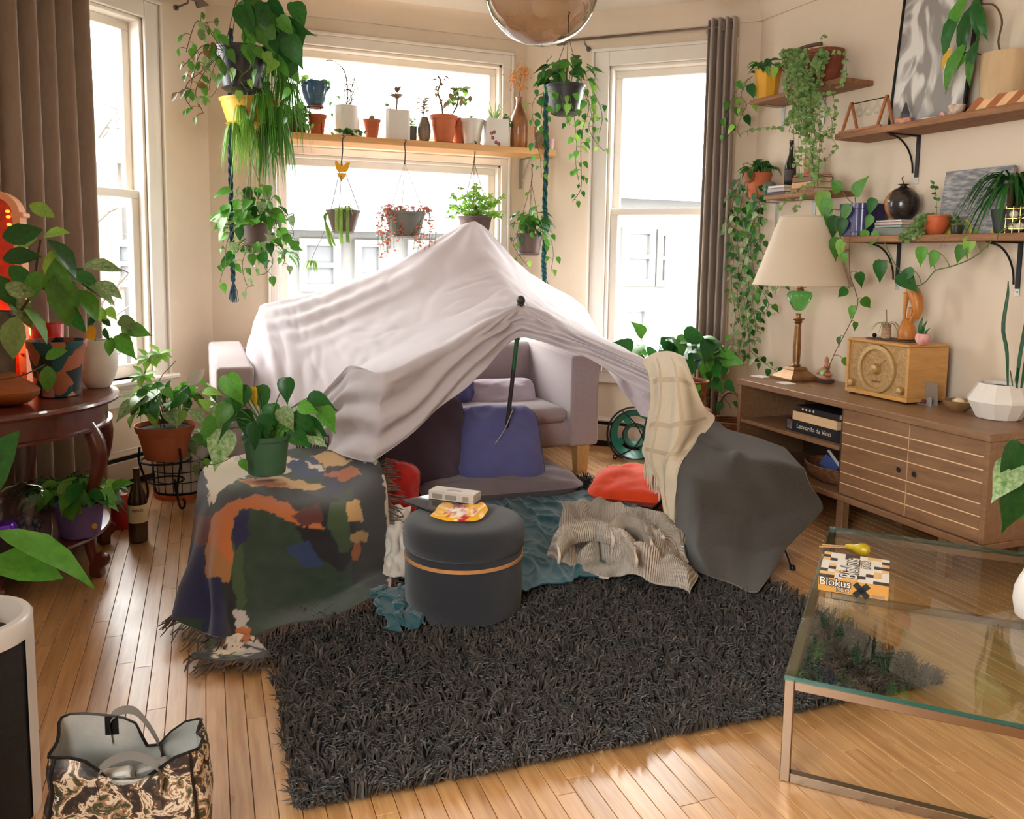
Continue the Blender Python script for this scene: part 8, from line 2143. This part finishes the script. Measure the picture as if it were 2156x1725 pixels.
# lower shelf of the console
LZ = .189
t, p, s, h = kpot('purple_pot', 'purple pot of coleus on the lower console shelf', 152, 3.98, 96, 78, 1058, M('purple_glaze', (104, 84, 140), .5, var=.08, vscale=10), z=LZ)
g = G_(63); mound(t, p + [-.01, 0, h + .03], (.17, .12, .09), 44, [('oval', G_dark), ('oval', G_mid), ('oval', G_light), ('heart', G_mid)], .095, g)
b = MB(); b.sphere(p + [.06, -.068, h * .35], (.012, .004, .014), 8, 6); b.obj('painted_bud', M('ochre', (196, 150, 50), .6), t)
p = AY(45, 1000, 3.95); p[2] = LZ; t = thing('glass_cloche', 'clear glass bell jar on the lower console shelf', 'glass jar', p)
b = MB(); b.lathe([(.10, 0), (.104, .05), (.104, .17), (.09, .21), (.06, .235), (.02, .243), (.018, .25), (.001, .255)], 30, p, cap0=False); b.obj('glass', glass_pane('jar_glass', (236, 238, 240), 1.6), t, angle=None)
g = G_(64); b = MB()
for i in range(60): b.sphere(p + [g.uniform(-.07, .07), g.uniform(-.07, .07), g.uniform(.01, .10)], g.uniform(.008, .018), 7, 5)
o = b.obj('glass_pebbles', M('purple_pebbles', (96, 92, 116), .2), t); o['kind'] = 'stuff'
p = AY(2, 1080, 3.75); p[2] = LZ; t = thing('purple_lid_jar', 'black jar with a shiny purple lid on the lower console shelf', 'jar', p)
b = MB(); b.lathe([(.05, 0), (.055, .005), (.055, .10)], 26, p, cap1=True); b.obj('jar', M('black_jar', (26, 22, 30), .4), t); b = MB(); b.lathe([(.058, .10), (.058, .12), (.045, .145), (.001, .15)], 26, p); b.obj('lid', M('purple_metal', (112, 52, 196), .2, .6), t)
p = np.array([-.50, 4.62, 0]); t = thing('shadowed_spider_plant', 'dark leafy spider plant on the floor behind the console table', 'potted plant', p); pot(t, p, .13, .10, .20, m_blackpot)
g = G_(65); blades(t, p + [0, 0, .22], 90, .36, .007, g, G_deep, up=1.0, droop=1.0); blades(t, p + [.1, -.1, .22], 50, .3, .007, g, G_dark, up=.9, droop=1.0)

# ================================================================== FOREGROUND LEFT
p = np.array([-.83, 2.62, 0.]); p[0] = -.70; t = thing('corner_plant', 'potted plant whose long leaf reaches out over the floor', 'potted plant', p); pot(t, p, .11, .085, .20, m_terra)
b = MB()
for (x, y, L, dx, dz, mt) in ((-10, 1120, .22, 1, -.55, G_mid), (-25, 1185, .14, 1, -.2, G_mid), (-40, 1060, .16, .3, .8, G_dark), (-60, 1150, .15, -.5, .2, G_mid)):
    q = AY(x, y, 2.62); put_leaf(t, leaf_mesh('lance' if L > .2 else 'oval', mt), q, [dx, -.15, dz], [0, -.6, 1], L * 1.35); b.tube(crom([p + [0, 0, .18], (p + q) / 2 + [0, 0, .2], q], 8), .003, 5)
b.obj('stems', m_stem, t)
# air purifier
p = np.array([-.475, 2.33, 0]); t = thing('air_purifier', 'white and black cylindrical air purifier standing on the floor', 'air purifier', p)
Hz = AY(60, 1285, 2.33)[2]; rP = .15
m_appl = M('white_appliance', (226, 222, 218), .3); m_mesh = M('black_mesh', (30, 28, 30), .7, bump=.4, bscale=300)
b = MB(); b.lathe([(rP, Hz * .90), (rP, Hz - .008), (rP - .006, Hz), (rP - .022, Hz), (rP - .028, Hz - .012), (rP - .05, Hz - .05)], 56, p, cap0=False); b.obj('rim', m_appl, t)
b = MB(); b.lathe([(rP - .05, Hz - .05), (rP - .085, Hz - .03), (rP - .09, Hz - .05), (.001, Hz - .052)], 48, p, cap0=False); b.obj('outlet', m_mesh, t)
b = MB(); b.lathe([(rP - .085, Hz - .03), (rP - .08, Hz - .026), (rP - .088, Hz - .024)], 48, p, cap0=False); b.obj('outlet_ring', m_appl, t)
b = MB(); tq = np.linspace(-math.pi * .12, math.pi * .30, 20); b.grid([[p + [rP * math.cos(q), rP * math.sin(q), z] for q in tq] for z in (.0, Hz * .9)]); b.obj('side_panel', m_appl, t, angle=None)
b = MB(); b.lathe([(rP - .004, 0), (rP - .004, Hz * .9)], 56, p, cap0=True); b.obj('filter_body', m_mesh, t)
# shopping bag
def bag_mat():
    m = M('printed_bag', (120, 110, 96), .45); N = m.node_tree.nodes; L = m.node_tree.links
    tc = N.new('ShaderNodeTexCoord'); n0 = N.new('ShaderNodeTexNoise'); n0.inputs['Scale'].default_value = 14; n0.inputs['Detail'].default_value = 2; L.new(tc.outputs['Object'], n0.inputs['Vector'])
    mxv = N.new('ShaderNodeVectorMath'); mxv.operation = 'SCALE'; mxv.inputs['Scale'].default_value = .10; L.new(n0.outputs['Color'], mxv.inputs[0])
    ad = N.new('ShaderNodeVectorMath'); L.new(tc.outputs['Object'], ad.inputs[0]); L.new(mxv.outputs[0], ad.inputs[1])
    v = N.new('ShaderNodeTexNoise'); v.inputs['Scale'].default_value = 15; v.inputs['Detail'].default_value = 5; v.inputs['Roughness'].default_value = .65; v.inputs['Distortion'].default_value = .35; L.new(ad.outputs[0], v.inputs['Vector'])
    r = N.new('ShaderNodeValToRGB'); r.color_ramp.interpolation = 'CONSTANT'; e = r.color_ramp.elements
    for i_, (ps_, c) in enumerate(((0, (58, 66, 74)), (.36, (44, 38, 36)), (.44, (92, 70, 52)), (.475, (214, 198, 176)), (.52, (150, 116, 86)), (.55, (62, 70, 50)), (.59, (52, 44, 42)), (.62, (230, 220, 204)), (.69, (176, 84, 50)))):
        el = e[i_] if i_ < 2 else e.new(ps_); el.position = ps_; el.color = (*lin(c), 1)
    L.new(v.outputs['Fac'], r.inputs['Fac']); L.new(r.outputs[0], N['Principled BSDF'].inputs['Base Color']); return m
bc = np.array([-.10, 1.98, 0]); bag = thing('shopping_bag', 'slouching printed shopping bag with black piping on the floor', 'bag', bc)
m_bag = bag_mat(); m_bagin = M('bag_lining', (170, 168, 160), .6, var=.15, vscale=14)
def bag_ring(z, k, top=False):
    h1, h2 = .165 * k, .058 * k; pts = []
    for f in np.linspace(0, 1, 40, endpoint=False):
        a = f * 2 * math.pi; c_, s_ = math.cos(a), math.sin(a); q = 1 / (abs(c_) ** 7 + abs(s_) ** 7) ** (1 / 7)
        x, y = h1 * c_ * q, h2 * s_ * q; zz = z
        if top: zz = z + .035 * (s_ > 0) * abs(s_) * (x < .02) - (.10 * math.exp(-((x - .01) / .075) ** 2) if s_ < 0 else .045 * math.exp(-((x - .04) / .04) ** 2)) + .012 * math.sin(3 * a)
        pts.append(bc + rot(0, 0, -14) @ np.array([x, y, zz]))
    return pts
zz_ = [(0, .92), (.02, .98), (.10, 1.02), (.19, 1.0), (.26, .95)]
R_ = [bag_ring(z, k) for z, k in zz_] + [bag_ring(.325, .93, True)]
R_ = crom(np.array(R_), 22, 0); gN = grid_normals(R_); R_ = R_ + gN * (vnoise((22, 40), (6, 9), 12) * .010)[..., None]
b = MB(); b.grid(R_, closed_u=True); b.obj('shell', m_bag, bag, angle=None)
b = MB(); b.grid(R_ - gN * .004 + [0, 0, 0], closed_u=True); b.obj('lining', m_bagin, bag, angle=None)
b = MB(); ring = R_[-1]; b.tube(np.concatenate([ring, ring[:1]]), .0035, 6)
for k_ in (5, 15, 25, 35): b.tube(R_[:, k_], .0035, 6)
b.obj('black_piping', m_blk, bag)
for (ka, kb, lift) in ((28, 33, .015), (8, 12, .03)):
    a_, b_ = ring[ka], ring[kb]; mid_ = (a_ + b_) / 2
    C = crom(np.array([a_ - [0, 0, .06], a_, mid_ + [0.0, .03, lift], b_, b_ - [0, 0, .06]]), 20); q = MB(); w_ = np.array([0, .012, .004]); q.grid(np.stack([C - w_, C + w_], 1)); q.obj('handle', M('grey_strap', (120, 114, 106), .7), bag, angle=None)
b = MB(); b.box(ring[12] + [0, -.003, -.02], (.03, .004, .045), .001, rot(0, 0, -14)); b.obj('black_tab', m_blk, bag, smooth=False)
for i, (dx, dy, z, c, lab) in enumerate(((-.02, .0, .24, (206, 198, 184), 'white paper packet inside the shopping bag'), (.05, .02, .23, (150, 146, 140), 'folded grey carton inside the shopping bag'), (.01, .03, .17, (200, 92, 44), 'orange packet inside the shopping bag'))):
    q = thing('grocery_packet', lab, 'packet', bc + [dx, dy, .02]); b = MB(); b.box(bc + [dx, dy, z / 2 + .02], (.09, .03, z), .006, rot(6, -8, 20 * (i - 1))); b.obj('packet', M('grocery_%d' % i, c, .5, var=.1, vscale=30), q)
